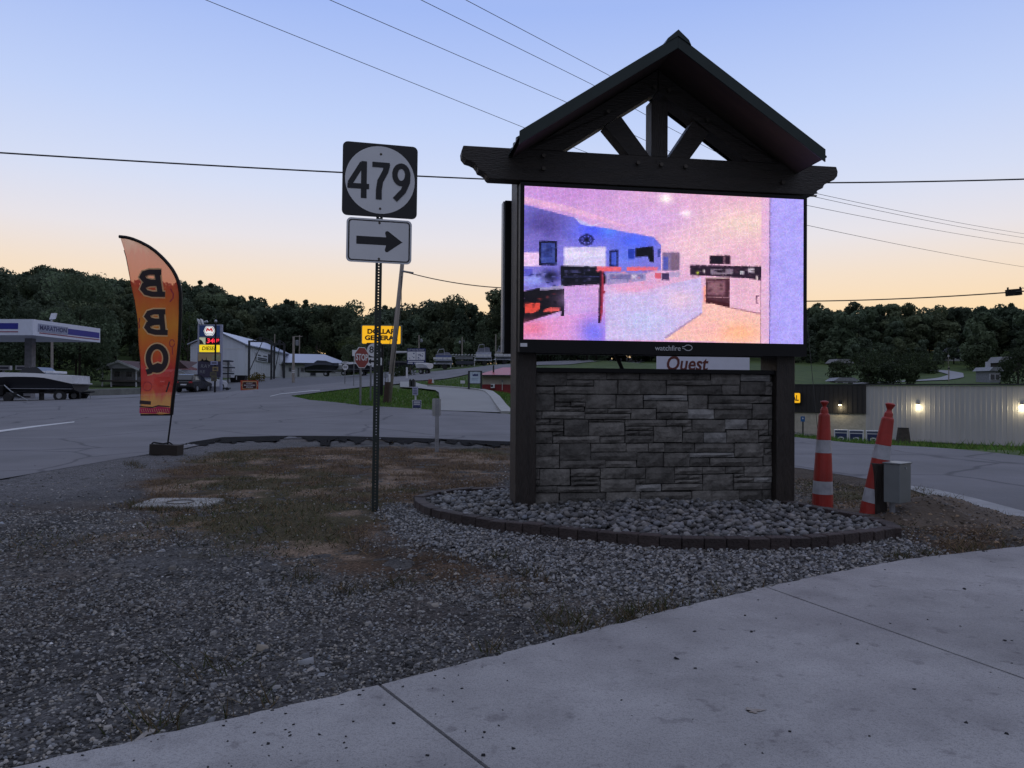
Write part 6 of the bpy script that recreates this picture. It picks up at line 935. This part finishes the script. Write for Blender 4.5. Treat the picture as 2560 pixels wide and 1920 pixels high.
def pontoon(px0, px1, D, label, cover, z_top):
    p = Put('pontoon_boat', label, 'pontoon boat', (px0+px1)/2, D, R(4), 'pontoon boats lined up along the hill road'); L = p.x(px1)-p.x(px0)
    for s in (-1, 1): MB().loft([[(-L/2, s*0.75, 0.62), (-L/2, s*0.76, 0.63), (-L/2, s*0.75, 0.64)]]+[[(x_, s*0.75-0.27, 0.55), (x_, s*0.75+0.27, 0.55), (x_, s*0.75, 0.9)] for x_ in (-L/2+0.6, L/2)]).build('pontoon_tube', M_alu, p.t)
    MB().box(-L/2+0.15, L/2, -1.1, 1.1, 0.9, 0.98).build('deck', M_alu, p.t); MB().box(-L/2+0.3, L/2-0.1, -1.08, 1.08, 0.981, 1.55).build('side_panel', cover, p.t); MB().box(-L/2+0.3, L/2-0.1, -1.1, 1.1, 1.551, 1.6).build('rail', M_alu, p.t)
    MB().prism([(-L*0.3, 1.6), (L*0.4, 1.6), (L*0.36, z_top-0.1), (L*0.2, z_top), (-L*0.02, z_top-0.15), (-L*0.2, z_top-0.12)], -0.9, 0.9).build('cover', mat('pontoon_canvas', (0.16, 0.17, 0.22), 0.8), p.t)
    for x_ in (-L*0.36, -L*0.12, L*0.14, L*0.34): MB().box(x_-0.25, x_+0.25, -1.09, -1.081, 1.05, 1.3).build('panel_stripe', M_hullw, p.t)
    MB().path([(-L*0.3, -1.0, 1.6), (-L*0.2, -1.0, z_top+0.25), (L*0.05, -1.0, z_top+0.3), (L*0.1, -1.0, 1.6)], 0.03, 5).build('bimini_frame', M_alu, p.t)
    for s in (-1, 1): MB().box(-L*0.35, L*0.35, s*0.4-0.04, s*0.4+0.04, 0.42, 0.53).build('trailer_rail', M_darkm, p.t); MB().tube((L*0.1, s*1.05, 0.28), (L*0.1, s*1.25, 0.28), 0.28, n=12).build('wheel', M_tyre, p.t)
pontoon(1083, 1131, 84, 'silver pontoon boat nearest the billboard', mat('pontoon_blue', (0.10, 0.13, 0.28), 0.4), 1.9)
pontoon(1184, 1229, 92, 'blue and white pontoon boat right of the timber rack', mat('pontoon_white', (0.42, 0.44, 0.55), 0.4), 2.2)
pontoon(1234, 1278, 96, 'pontoon boat furthest up the hill road next to the monument', mat('pontoon_tan', (0.28, 0.27, 0.24), 0.5), 2.0)
p = Put('boat_rack', 'open rack with a slatted white top sheltering a pontoon boat', 'boat rack', 1150, 88, R(3))
for a in (1116, 1127, 1158, 1170, 1186): MB().box(p.x(a)-0.05, p.x(a)+0.05, -0.05, 0.05, -0.3, p.z(893)).build('post', M_white, p.t)
MB().box(p.x(1112), p.x(1188), -0.1, 0.1, p.z(892), p.z(890)).build('beam', M_white, p.t)
for a in range(1113, 1188, 8): MB().add([(p.x(a), -1.2, p.z(888)), (p.x(a+5), -1.2, p.z(886)), (p.x(a+5), 1.2, p.z(886)), (p.x(a), 1.2, p.z(888)), (p.x(a), -1.2, p.z(888)-.06), (p.x(a+5), -1.2, p.z(886)-.06), (p.x(a+5), 1.2, p.z(886)-.06), (p.x(a), 1.2, p.z(888)-.06)], [(0,1,2,3),(4,5,6,7),(0,1,5,4),(1,2,6,5),(2,3,7,6),(3,0,4,7)]).build('slat', M_white, p.t)
MB().box(p.x(1140), p.x(1184), -0.9, 0.9, 0.3, 0.7).build('stored_hull', M_canvas, p.t); MB().box(p.x(1138), p.x(1182), -0.85, 0.85, 0.9, 1.25).build('stored_cabin', M_grey, p.t)
for k_, (a, zt, D_) in enumerate(((1047, 838, 92), (1155, 842, 100), (1239, 836, 104))):
    p = Put('light_pole', ['thin pole with a lamp behind the billboard', 'thin pole with a lamp behind the boat rack', 'thin bare pole behind the pontoon boats'][k_], 'light pole', a, D_, 0, 'thin poles behind the boat row'); MB().tube((0, 0, -0.5), (0, 0, p.z(zt)), 0.09, 0.07).build('pole', M_wood, p.t)
    if k_ < 2: MB().path([(0, 0, p.z(zt+12)), (0.25, 0, p.z(zt+9)), (0.3, 0, p.z(zt+14))], 0.04).build('arm', M_grey, p.t); MB().lathe([(0.14, -0.2), (0.16, 0), (0.05, 0.2)], 10, (0.3 if k_ == 0 else -0.3, 0, p.z(zt+13))).build('lamp', M_grey, p.t)
# ================================================================== SHOP BUILDING ON THE RIGHT
PA, PBq = at(1985, 1082, 62), at(2560, 1117, 52); dW = (PBq-PA)[:2]; LW = np.linalg.norm(dW); dW /= LW; aW = math.atan2(dW[1], dW[0]); zb = -2.75; zt = 1.74
shop = thing('shop_building', 'long shop with dark parapet front, pale block base and ribbed metal side wall', 'shop building', (PA[0], PA[1], zb), aW); Ht = zt-zb
def wx(px):
    k = (px-1280)/FPX; t = (k*PA[1]-PA[0])/(dW[0]-k*dW[1]); return t
def wz(px, py): t = wx(px); return 1.05-(py-(980+(px-1280)*0.0065))/FPX*(PA[1]+dW[1]*t)-zb
xs_, xm, xe = wx(1850), wx(2165), wx(2960); zl = wz(2080, 1033)
MB().box(xs_, xm, 0.0, 18, 0, zl).build('block_wall', mat('split_block', (0.42, 0.39, 0.32), 0.9, var=0.2, scale=3, bump=0.8, bscale=6), shop); MB().box(xs_, xm-0.002, -0.10, 18, zl+0.002, Ht).build('parapet', mat('parapet_brown', (0.018, 0.016, 0.017), 0.6, var=0.15), shop)
MB().box(xm+0.002, xe, 0.06, 18, 0, Ht-0.05).build('side_wall_core', M_grey, shop); mb = MB(); pts = []; x_ = xm+0.004
while x_ < xe: pts += [(x_, 0.0), (x_+0.22, 0.0), (x_+0.245, -0.022), (x_+0.29, -0.022), (x_+0.315, 0.0)]; x_ += 0.318
for i in range(len(pts)-1): a, b = pts[i], pts[i+1]; mb.add([(a[0], a[1], 0), (b[0], b[1], 0), (b[0], b[1], Ht-0.06), (a[0], a[1], Ht-0.06)], [(0, 1, 2, 3)])
mb.build('ribbed_cladding', mat('grey_cladding', (0.46, 0.45, 0.45), 0.45, 0.15, var=0.08, scale=0.6, stretch=(2, 2, 0.3)), shop); MB().box(xs_, xe, -0.14, 0.1, Ht+0.001, Ht+0.10).build('coping', M_darkm, shop)
mb = MB(); [mb.box(a, a+0.03, -0.125, -0.1005, zl+0.02, Ht-0.01) for a in np.arange(xs_, xm, 0.35)]; mb.build('parapet_seams', MC['parapet_brown'], shop)['kind'] = 'stuff'
sg = thing('shop_sign', 'lit yellow shop front sign ending in a dark letter L', 'sign', tuple(PA+np.array([*(dW*wx(1880)), 0])-np.array([*(np.array([-dW[1], dW[0]])*0.3), 0])), aW); sg.location.z = zb+wz(1995, 1008); hh = wz(1995, 982)-wz(1995, 1008); ll = wx(2006)-wx(1880)
MB().box(0, ll, -0.12, 0.19, 0, hh).build('cabinet', M_darkm, sg); MB().prism(rrect(0.03, ll-0.03, 0.03, hh-0.03, 0.1), -0.15, -0.121).build('lit_face', M_dg, sg); text('lettering', 'DOLLAR GENERAL', 0.62, M_dgt, sg, (ll-0.14, -0.156, hh*0.47), bold=0.03, width=ll*0.9, align='RIGHT')
M_lamp = mat('lamp_lens', (0.9, 0.8, 0.5), 0.3, emit=18.0, ecol=(1.0, 0.80, 0.42))
for k_, (px, py) in enumerate(((2102, 1013), (2296, 1013), (2556, 1014))):
    q = PA+np.array([*(dW*wx(px)), 0])-np.array([*(np.array([-dW[1], dW[0]])*(0.12 if k_ == 0 else 0.05)), 0]); L_ = thing('wall_lamp', ['lit wall lamp on the dark parapet', 'lit wall lamp on the middle of the ribbed metal wall', 'lit wall lamp on the ribbed wall at the right frame edge'][k_], 'lamp', (q[0], q[1], zb+wz(px, py)), aW, 'lit wall lamps on the shop building')
    MB().box(-0.10, 0.10, -0.13, 0.0, 0.04, 0.13).build('housing', M_darkm, L_); MB().prism([(-0.06, -0.03), (0.06, -0.03), (0.085, 0.038), (-0.085, 0.038)], -0.12, -0.03).build('lens', M_lamp, L_)
    ld = bpy.data.lights.new('lamp_light', 'POINT'); ld.energy = 24; ld.color = (1.0, 0.84, 0.5); ld.shadow_soft_size = 0.12; lo = bpy.data.objects.new('lamp_light', ld); col.objects.link(lo); lo.parent = L_; lo.location = (0, -0.28, -0.2)
p = Put('parking_sign', 'blue accessible parking sign on a dark post by the block wall', 'road sign', 2007, 60, aW); MB().box(-0.05, 0.05, 0, 0.06, -0.3, p.z(1041)).build('post', M_darkm, p.t); o = MB().box(-0.16, 0.16, -0.03, -0.002, p.z(1054), p.z(1041)).build('plate', mat('access_blue', (0.015, 0.10, 0.28), 0.5), p.t); MB().disc((0.01, -0.033, p.z(1046)), 0.05, 0.07, 10).build('symbol', M_white, o)
for k_, (a, b) in enumerate(((2086, 2119), (2123, 2158), (2166, 2200))):
    p = Put('display_rack', ['blue and white boxed rack, left of three, by the block wall', 'middle of three blue and white boxed racks by the shop wall', 'blue and white boxed rack, right of three, next to the leaning cone'][k_], 'rack', (a+b)/2, 54, aW*0.6, 'blue and white racks in front of the shop'); w2 = p.x(b)*0.98; h2 = 0.95
    o = MB().box(-w2, w2, -0.05, 0.5, 0.05, h2).build('cabinet', M_white, p.t); MB().box(-w2*0.82, w2*0.82, -0.06, -0.051, 0.1, h2*0.74).build('blue_panel', mat('rack_blue', (0.02, 0.03, 0.10), 0.5), o); MB().box(-w2*0.86, w2*0.86, -0.06, -0.051, h2*0.80, h2*0.95).build('header', mat('rack_header', (0.06, 0.07, 0.12), 0.5), o); MB().disc((0, -0.065, h2*0.36), w2*0.45, h2*0.13, 18).build('logo', M_white, o); MB().disc((0, -0.068, h2*0.33), w2*0.3, h2*0.07, 18).build('logo_core', M_navy, o); [MB().box(s*w2*0.8-0.05, s*w2*0.8+0.05, 0.0, 0.1, -0.2, 0.05).build('foot', M_darkm, p.t) for s in (-1, 1)]
p = Put('trash_bin', 'dark tapered bin in front of the ribbed wall', 'bin', 2258, 54, 0); MB().lathe([(0.52, -0.1), (0.50, 0.1), (0.36, p.z(1071)), (0.33, p.z(1070))], 16).build('body', M_bark, p.t); MB().lathe([(0.37, p.z(1071)), (0.37, p.z(1069))], 16).build('rim', M_darkm, p.t)
# Quest sign seen through the gap
p = Put('business_sign', 'white sign board lettered Quest seen between screen and stone wall', 'sign', 1757, 27, R(6))
for a in (1655, 1862): MB().box(p.x(a)-0.06, p.x(a)+0.06, 0.03, 0.14, -0.4, p.z(870)).build('post', M_white, p.t)
b_ = MB().box(p.x(1638), p.x(1877), -0.03, 0.028, p.z(965), p.z(850)).build('board', mat('quest_white', (0.62, 0.62, 0.72), 0.5, var=0.04), p.t); text('lettering', 'Quest', 0.70, mat('quest_brown', (0.11, 0.02, 0.015), 0.5), b_, (p.x(1713), -0.036, p.z(911)), bold=0.02, width=1.52, shear=0.18)
# ================================================================== POLES AND WIRES
p = Put('utility_pole', 'tall utility pole with crossarm hidden behind the right side of the monument', 'utility pole', 1972, 46, 0); zt_ = p.z(418); MB().tube((0, 0, -0.5), (0, 0, zt_), 0.17, 0.12, 10).build('pole', M_wood, p.t)
ca = MB().box(-0.9, p.x(2044), -0.06, 0.06, p.z(432), p.z(427)).build('crossarm', M_galv, p.t, rot=(0, R(-3), 0)); cb_ = MB().box(-0.9, p.x(2040), -0.05, 0.05, p.z(490), p.z(486)).build('crossarm', M_wood, p.t)
for a, z_ in ((2020, 425), (2038, 483), (2025, 483)): MB().lathe([(0.05, 0), (0.11, 0.06), (0.06, 0.14), (0.11, 0.2), (0.03, 0.28)], 8, (p.x(a), 0, p.z(z_))).build('insulator', M_grey, p.t)
GP = p
M_wire = mat('wire_black', (0.02, 0.02, 0.022), 0.6)
def wire(name, label, P0, P1, sag, r, n=40):
    P0, P1 = np.array(P0), np.array(P1); t = np.linspace(0, 1, n)[:, None]; Q = P0*(1-t)+P1*t; Q[:, 2] -= sag*4*(t*(1-t))[:, 0]; mb = MB(); mb.path([tuple(q) for q in Q], r, 5); o = mb.build(name, M_wire, None); tag(o, label, 'cable', 'overhead cables'); return o
# power lines from high at left to the hidden pole, then on to the right; line heights follow the photo
for k_, (a, c) in enumerate((((515, 0), (1300, 315)), ((825, 0), (1410, 253)), ((1053, 0), (1478, 210)), ((1165, 0), (1520, 187)))):
    A, B = at(*a, 24), at(*c, 32.0); dd = (B-A); A2 = A-dd*0.9; pe = at((2003, 2010, 2036, 2042)[k_], (560, 512, 492, 484)[k_], 46)
    wire('power_line', ['lowest of the four thin power lines running behind the roof at left', 'second lowest thin power line running behind the roof at left', 'second highest thin power line running behind the roof at left', 'highest thin power line running behind the roof at left'][k_], A2, B, 0.0, 0.011)
    wire('power_line', ['stretch of the lowest power line behind the gable', 'stretch of the second lowest power line behind the gable', 'stretch of the second highest power line behind the gable', 'stretch of the highest power line behind the gable'][k_], B, pe, 0.25, 0.011)
    e_ = at(2560, (659, 602, 586, 576)[k_], 75); wire('power_line', ['lowest of four thin lines right of the screen', 'second lowest of four thin lines right of the screen', 'second highest of four thin lines right of the screen', 'topmost of four thin lines right of the screen'][k_], pe, e_+(e_-pe)*0.6, 0.35, 0.015)
a, b = at(-300, 362, 20), at(1240, 449, 24); wire('service_cable', 'thick black cable crossing the sky behind the 479 sign', a, b, 0.06, 0.024); c_ = at(2060, 457, 26); wire('service_cable', 'thick cable stretch hidden behind the gable', b, c_, 0.05, 0.024); wire('service_cable', 'thick black cable right of the scrolled beam end', c_, at(2860, 437, 24), 0.05, 0.026)
m1, m2 = at(1262, 720, 30), at(2015, 753, 24); wire('drop_cable', 'cable sloping down from the leaning pole to the monument', WP, m1, 0.12, 0.02); wire('drop_cable', 'cable stretch passing behind the screen', m1, m2, 0.35, 0.02); en = at(2860, 700, 20); wire('drop_cable', 'cable over the right hand treeline carrying a dark box', m2, en, 0.12, 0.018)
bp = at(2535, 731, 21.4); bx2 = thing('cable_box', 'small dark box hung on the cable at the right edge', 'cable box', (bp[0], bp[1], bp[2])); MB().box(-0.21, 0.19, -0.06, 0.06, -0.09, 0.09).build('case', M_black, bx2, rot=(0, R(-5), 0)); MB().path([(0.17, 0, 0.09), (0.24, 0, 0.13), (0.45, 0, 0.07)], 0.01, 4).build('strap', M_black, bx2); MB().box(-0.19, -0.16, -0.02, 0.02, 0.07, 0.14).build('hanger', M_black, bx2); MB().box(0.16, 0.19, -0.02, 0.02, 0.08, 0.16).build('hanger', M_black, bx2)
ga = at(1992, 545, 46); gq = G(2048, 44); wire('guy_wire', 'thin guy wire slanting down right of the screen to the verge', ga, gq, 0.0, 0.018)
# ================================================================== HILLSIDE HOUSES, FAR ROAD
ribbon('hill_road', [((2130,962),(2150,958)),((2250,956),(2290,952)),((2370,951),(2350,945)),((2410,944),(2372,938)),((2408,934),(2350,931)),((2370,927),(2310,924))], 40, 5, 0.12, mat('far_road', (0.24, 0.24, 0.26), 0.8))
def house(px, D, w_, h, label, rz=0.0, wall=None, roofm=None, chim=False, rh=1.2):
    p = Put('hill_house', label, 'house', px, D, rz, 'houses on the far hillside', 0.4); MB().box(-w_/2, w_/2, 0, 2.6, -0.4, h).build('wall', wall or M_siding, p.t); r_ = MB().prism([(-w_/2-0.4, h), (w_/2+0.4, h), (w_/2*0.7, h+rh), (-w_/2*0.7, h+rh)], -0.3, 2.9).build('roof', roofm or M_grey, p.t)
    for x_ in (-w_*0.28, w_*0.2): o = MB().box(x_-0.5, x_+0.5, -0.05, -0.001, h*0.35, h*0.8).build('window', M_white, p.t); MB().box(x_-0.4, x_+0.4, -0.07, -0.051, h*0.38, h*0.77).build('pane', M_glass, o)
    if chim: MB().box(w_*0.1, w_*0.1+0.5, 1.5, 2, h+0.3, h+rh+0.9).build('chimney', M_siding, r_)
house(2108, 168, 4.4, 1.0, 'pale roofed house half hidden in trees above the green field', 0.2, wall=M_bark, rh=0.9, roofm=mat('pale_roof', (0.2, 0.2, 0.21), 0.7)); house(2385, 178, 4.2, 2.3, 'small white house above the winding hill road', -0.3, wall=M_white); house(2488, 118, 2.0, 2.2, 'grey sided house with a chimney pipe behind the shop roof', 0.25, wall=M_grey, chim=True, rh=0.6); house(2520, 150, 4.0, 2.2, 'dark house with a long pale roof partly behind trees at right', 0.1, wall=M_bark, roofm=MC['pale_roof'])
house(2115, 108, 3.0, 0.7, 'low shed roof just above the dark parapet', 0.0, rh=0.5)
for k_, (px, D_, zt__) in enumerate(((2371, 172, 884), (2372, 122, 915))): p = Put('thin_pole', ['slim pole beside the small white hill house', 'slim dark post below the winding road'][k_], 'utility pole', px, D_, 0); MB().tube((0, 0, -0.5), (0, 0, p.z(zt__)), 0.1, 0.08).build('pole', M_wood, p.t); MB().box(-0.15, 0.15, -0.1, 0.1, p.z(zt__+8), p.z(zt__+4)).build('fitting', M_white if k_ == 0 else M_darkm, p.t)
# ================================================================== TREES
M_leaf = attr_mat('foliage', 0.85, spec=0.2, trans=0.25)
def leaves(centres, radii, n, size, base, up=0.35):
    # leaf-sized quads through the clump shells
    k = rng.integers(0, len(centres), n); d = rng.normal(size=(n, 3)); d /= np.linalg.norm(d, axis=1)[:, None]; rr = rng.uniform(0.55, 1.05, n)**0.6
    C = np.asarray(centres)[k]+d*(np.asarray(radii)[k])[:, None]*rr[:, None]*np.array([1, 1, 0.85]); a = rng.normal(size=(n, 3)); a /= np.linalg.norm(a, axis=1)[:, None]; nrm = d+rng.normal(0, 0.5, (n, 3)); b = np.cross(nrm, a); b /= np.linalg.norm(b, axis=1)[:, None]+1e-6; a = np.cross(b, nrm); a /= np.linalg.norm(a, axis=1)[:, None]+1e-6
    s = (size*rng.uniform(0.6, 1.4, n))[:, None]; V = np.stack([C-a*s*0.55, C+a*s*0.15+b*s*0.42, C+a*s*0.5-b*s*0.3], 1).reshape(-1, 3); tint = np.asarray(base)[k] if np.ndim(base) == 2 else np.tile(base, (n, 1))
    col_ = tint*rng.uniform(0.75, 1.25, (n, 1)); return V, np.arange(n*3).reshape(-1, 3), col_
def crown_shape(H, W, conif=False):
    K = 11 if not conif else 9; C, Rr = [], []
    for i in range(K):
        t = (i+0.5)/K
        if conif: z = H*(0.15+0.85*t); r_ = W*0.5*(1-t)*0.9+0.2; C.append((random.gauss(0, .1), random.gauss(0, .1), z)); Rr.append(r_)
        else: a = random.uniform(0, 6.28); z = H*random.uniform(0.2, 0.9); q = W*0.32*math.sqrt(max(0.05, 1-((z/H-0.58)/0.45)**2))*random.uniform(0.5, 1.1); C.append((q*math.cos(a), q*math.sin(a), z)); Rr.append(W*random.uniform(0.16, 0.27))
    if not conif: C.append((0, 0, H*0.86)); Rr.append(W*0.2)
    return np.array(C), np.array(Rr)
def tree(name, label, px, D, H, W, tint, n=1500, conif=False, group='trees standing apart from the wood', leaf=None, low=0.0):
    p = Put(name, label, 'tree' if name != 'bush' else 'bush', px, D, random.uniform(0, 6), group); C, Rr = crown_shape(H, W, conif)
    if name == 'bush': C[:, 2] = np.clip(C[:, 2]*0.95-0.18*H, 0.08*H, H)
    V, F, cc = leaves(C, Rr, n, leaf or 0.11*math.sqrt(W), tint); me = fast_mesh('crown', V, F); set_col(me, cc); link('crown', me, M_leaf, p.t)
    mb = MB(); mb.tube((0, 0, -0.5), (0, 0, H*0.55), 0.035*H*0.6, 0.012*H, 7)
    for c in C[:6]: mb.tube((0, 0, H*0.3), tuple(c), 0.010*H, 0.004*H, 5)
    mb.build('trunk', M_bark, p.t)
FORL = []
def forest(name, label, spots, tints, per, leaf):
    Vs, Fs, Cs, o = [], [], [], 0
    for (x, y, H, W) in spots:
        C, Rr = crown_shape(H, W, random.random() < 0.12); z = g(x, y); C = C+np.array([x, y, z-0.5]); base = np.array(random.choice(tints))*random.uniform(0.7, 1.3); kk_ = np.tile(base, (len(C), 1))*rng.uniform(0.7, 1.3, (len(C), 1)); df = min(1.0, max(0.45, y/175)); V, F, c = leaves(C, Rr, int(per*min(2.0, (1/df)**1.2)), leaf*df, kk_); Vs.append(V); Fs.append(F+o); Cs.append(c); o += len(V)
        # trunk as a thin four sided post
        r_ = 0.16; B = np.array([(x-r_, y, z-.5), (x+r_, y, z-.5), (x+r_*.5, y, z+H*.6), (x-r_*.5, y, z+H*.6), (x, y-r_, z-.5), (x, y+r_, z-.5), (x, y+r_*.5, z+H*.6), (x, y-r_*.5, z+H*.6)]); Vs.append(B); Fs.append(np.array([[0,1,2],[0,2,3],[4,5,6],[4,6,7]])+o); Cs.append(np.tile([[0.03, 0.025, 0.02]], (4, 1))); o += 8
    me = fast_mesh(name, np.vstack(Vs), np.vstack(Fs)); set_col(me, np.vstack(Cs)); tag(link(name, me, M_leaf), label, 'trees', kind='stuff')
TINTS = [(0.082, 0.112, 0.066), (0.090, 0.118, 0.068), (0.074, 0.104, 0.066), (0.102, 0.124, 0.068), (0.080, 0.106, 0.070)]
def rows(pxlo, pxhi, dmin, ridge, n, hlo=9, hhi=14):
    sp = []; tries = 0; cell = []
    while len(sp) < n and tries < n*40:
        tries += 1; px = random.uniform(pxlo, pxhi); dm = dmin(px); dr = ridge(px); D = dm+(dr-dm)*random.random()**0.8; q = G(px, D)
        if any((q[0]-a)**2+(q[1]-b)**2 < 3.2**2 for a, b in cell): continue
        cell.append((q[0], q[1])); H = random.uniform(hlo, hhi); sp.append((q[0], q[1], H, H*random.uniform(0.5, 0.72)))
    return sp
dminL = lambda px: 78 if px < 215 else (104 if px < 470 else (146 if px < 880 else (112 if px < 1010 else 116)))
forest('wooded_hillside', 'dark wooded ridge behind the gas station and boat yard', rows(-420, 1500, dminL, lambda px: 222, 430, ), TINTS, 2100, 0.72)
dminR = lambda px: 178 if px < 2330 else (185 if px < 2420 else 158)
forest('wood_edge_shrubs', 'low shrubs along the foot of the right hand wood', rows(1930, 2460, lambda px: 171, lambda px: 181, 46, 4, 6.5), TINTS, 900, 0.5)
forest('wood_edge_shrubs', 'low shrubs along the foot of the wood behind the boat row', rows(870, 1330, lambda px: 107, lambda px: 115, 40, 3.5, 5.5), TINTS, 900, 0.42)
forest('wooded_hillside', 'dark wooded ridge above the shop building and green field', rows(1500, 3050, dminR, lambda px: 250, 330), TINTS, 1900, 0.82)
tree('broadleaf_tree', 'pale green rounded tree behind the annex roof', 790, 142, 8.5, 7, (0.055, 0.075, 0.035), 1600); tree('broadleaf_tree', 'larger grey green tree right of the annex tree', 835, 148, 11, 9, (0.045, 0.06, 0.036), 1900); tree('broadleaf_tree', 'yellowish leafy tree behind the stop sign', 872, 118, 6, 5, (0.065, 0.085, 0.03), 1300); tree('broadleaf_tree', 'leafy tree behind the 88 marker and black pole', 945, 116, 7.5, 5.5, (0.035, 0.05, 0.024), 1400)
tree('conical_tree', 'lone pale conical tree behind the pontoon boats', 1205, 112, 6.2, 4.6, (0.06, 0.078, 0.045), 1400, True); tree('broadleaf_tree', 'light tree crown directly left of the price sign', 470, 108, 9, 7, (0.05, 0.07, 0.026), 1500)
tree('bush', 'yellow flowering bush at the foot of the gantry', 640, 90, 1.2, 2.6, (0.11, 0.085, 0.02), 500, leaf=0.2); tree('bush', 'tall weedy bush seen under the screen', 1560, 60, 3.2, 4.2, (0.05, 0.06, 0.03), 1500, leaf=0.22); tree('bush', 'dark hedge below the billboard', 1010, 70, 0.9, 3.2, (0.03, 0.045, 0.02), 700, leaf=0.18)
for k_, (px, D_, H, W) in enumerate(((2160, 140, 6, 8), (2200, 135, 5.5, 8), (2245, 138, 5.5, 8), (2285, 146, 5, 7), (2320, 150, 4, 6), (2215, 112, 3.6, 4.6), (2270, 112, 4.0, 3.2), (2100, 112, 3.4, 4.4), (2170, 110, 3.2, 3.4), (2440, 158, 6, 7), (2545, 112, 7, 6), (2600, 120, 8, 8), (2525, 122, 4.5, 4.5))):
    tree('bush', ['rounded tree at the right end of the green field', 'second bushy tree right of the green field', 'bushy tree midway between field and winding road', 'bushy tree left of the winding hill road', 'low bush right beside the winding hill road', 'dark scrubby tree just above the wall corner of the shop', 'upright dark sapling in front of the hill road', 'small dark tree on the green field above the parapet', 'scrubby dark sapling left of the shop wall corner', 'tree right of the small white hill house', 'dense dark tree at the right edge beside the grey house', 'tall dark tree cut by the right frame edge', 'dark scrub around the grey sided house'][k_], px, D_, H, W, random.choice([(0.05, 0.068, 0.03), (0.04, 0.055, 0.026), (0.03, 0.042, 0.022)]), 1300, leaf=0.34)
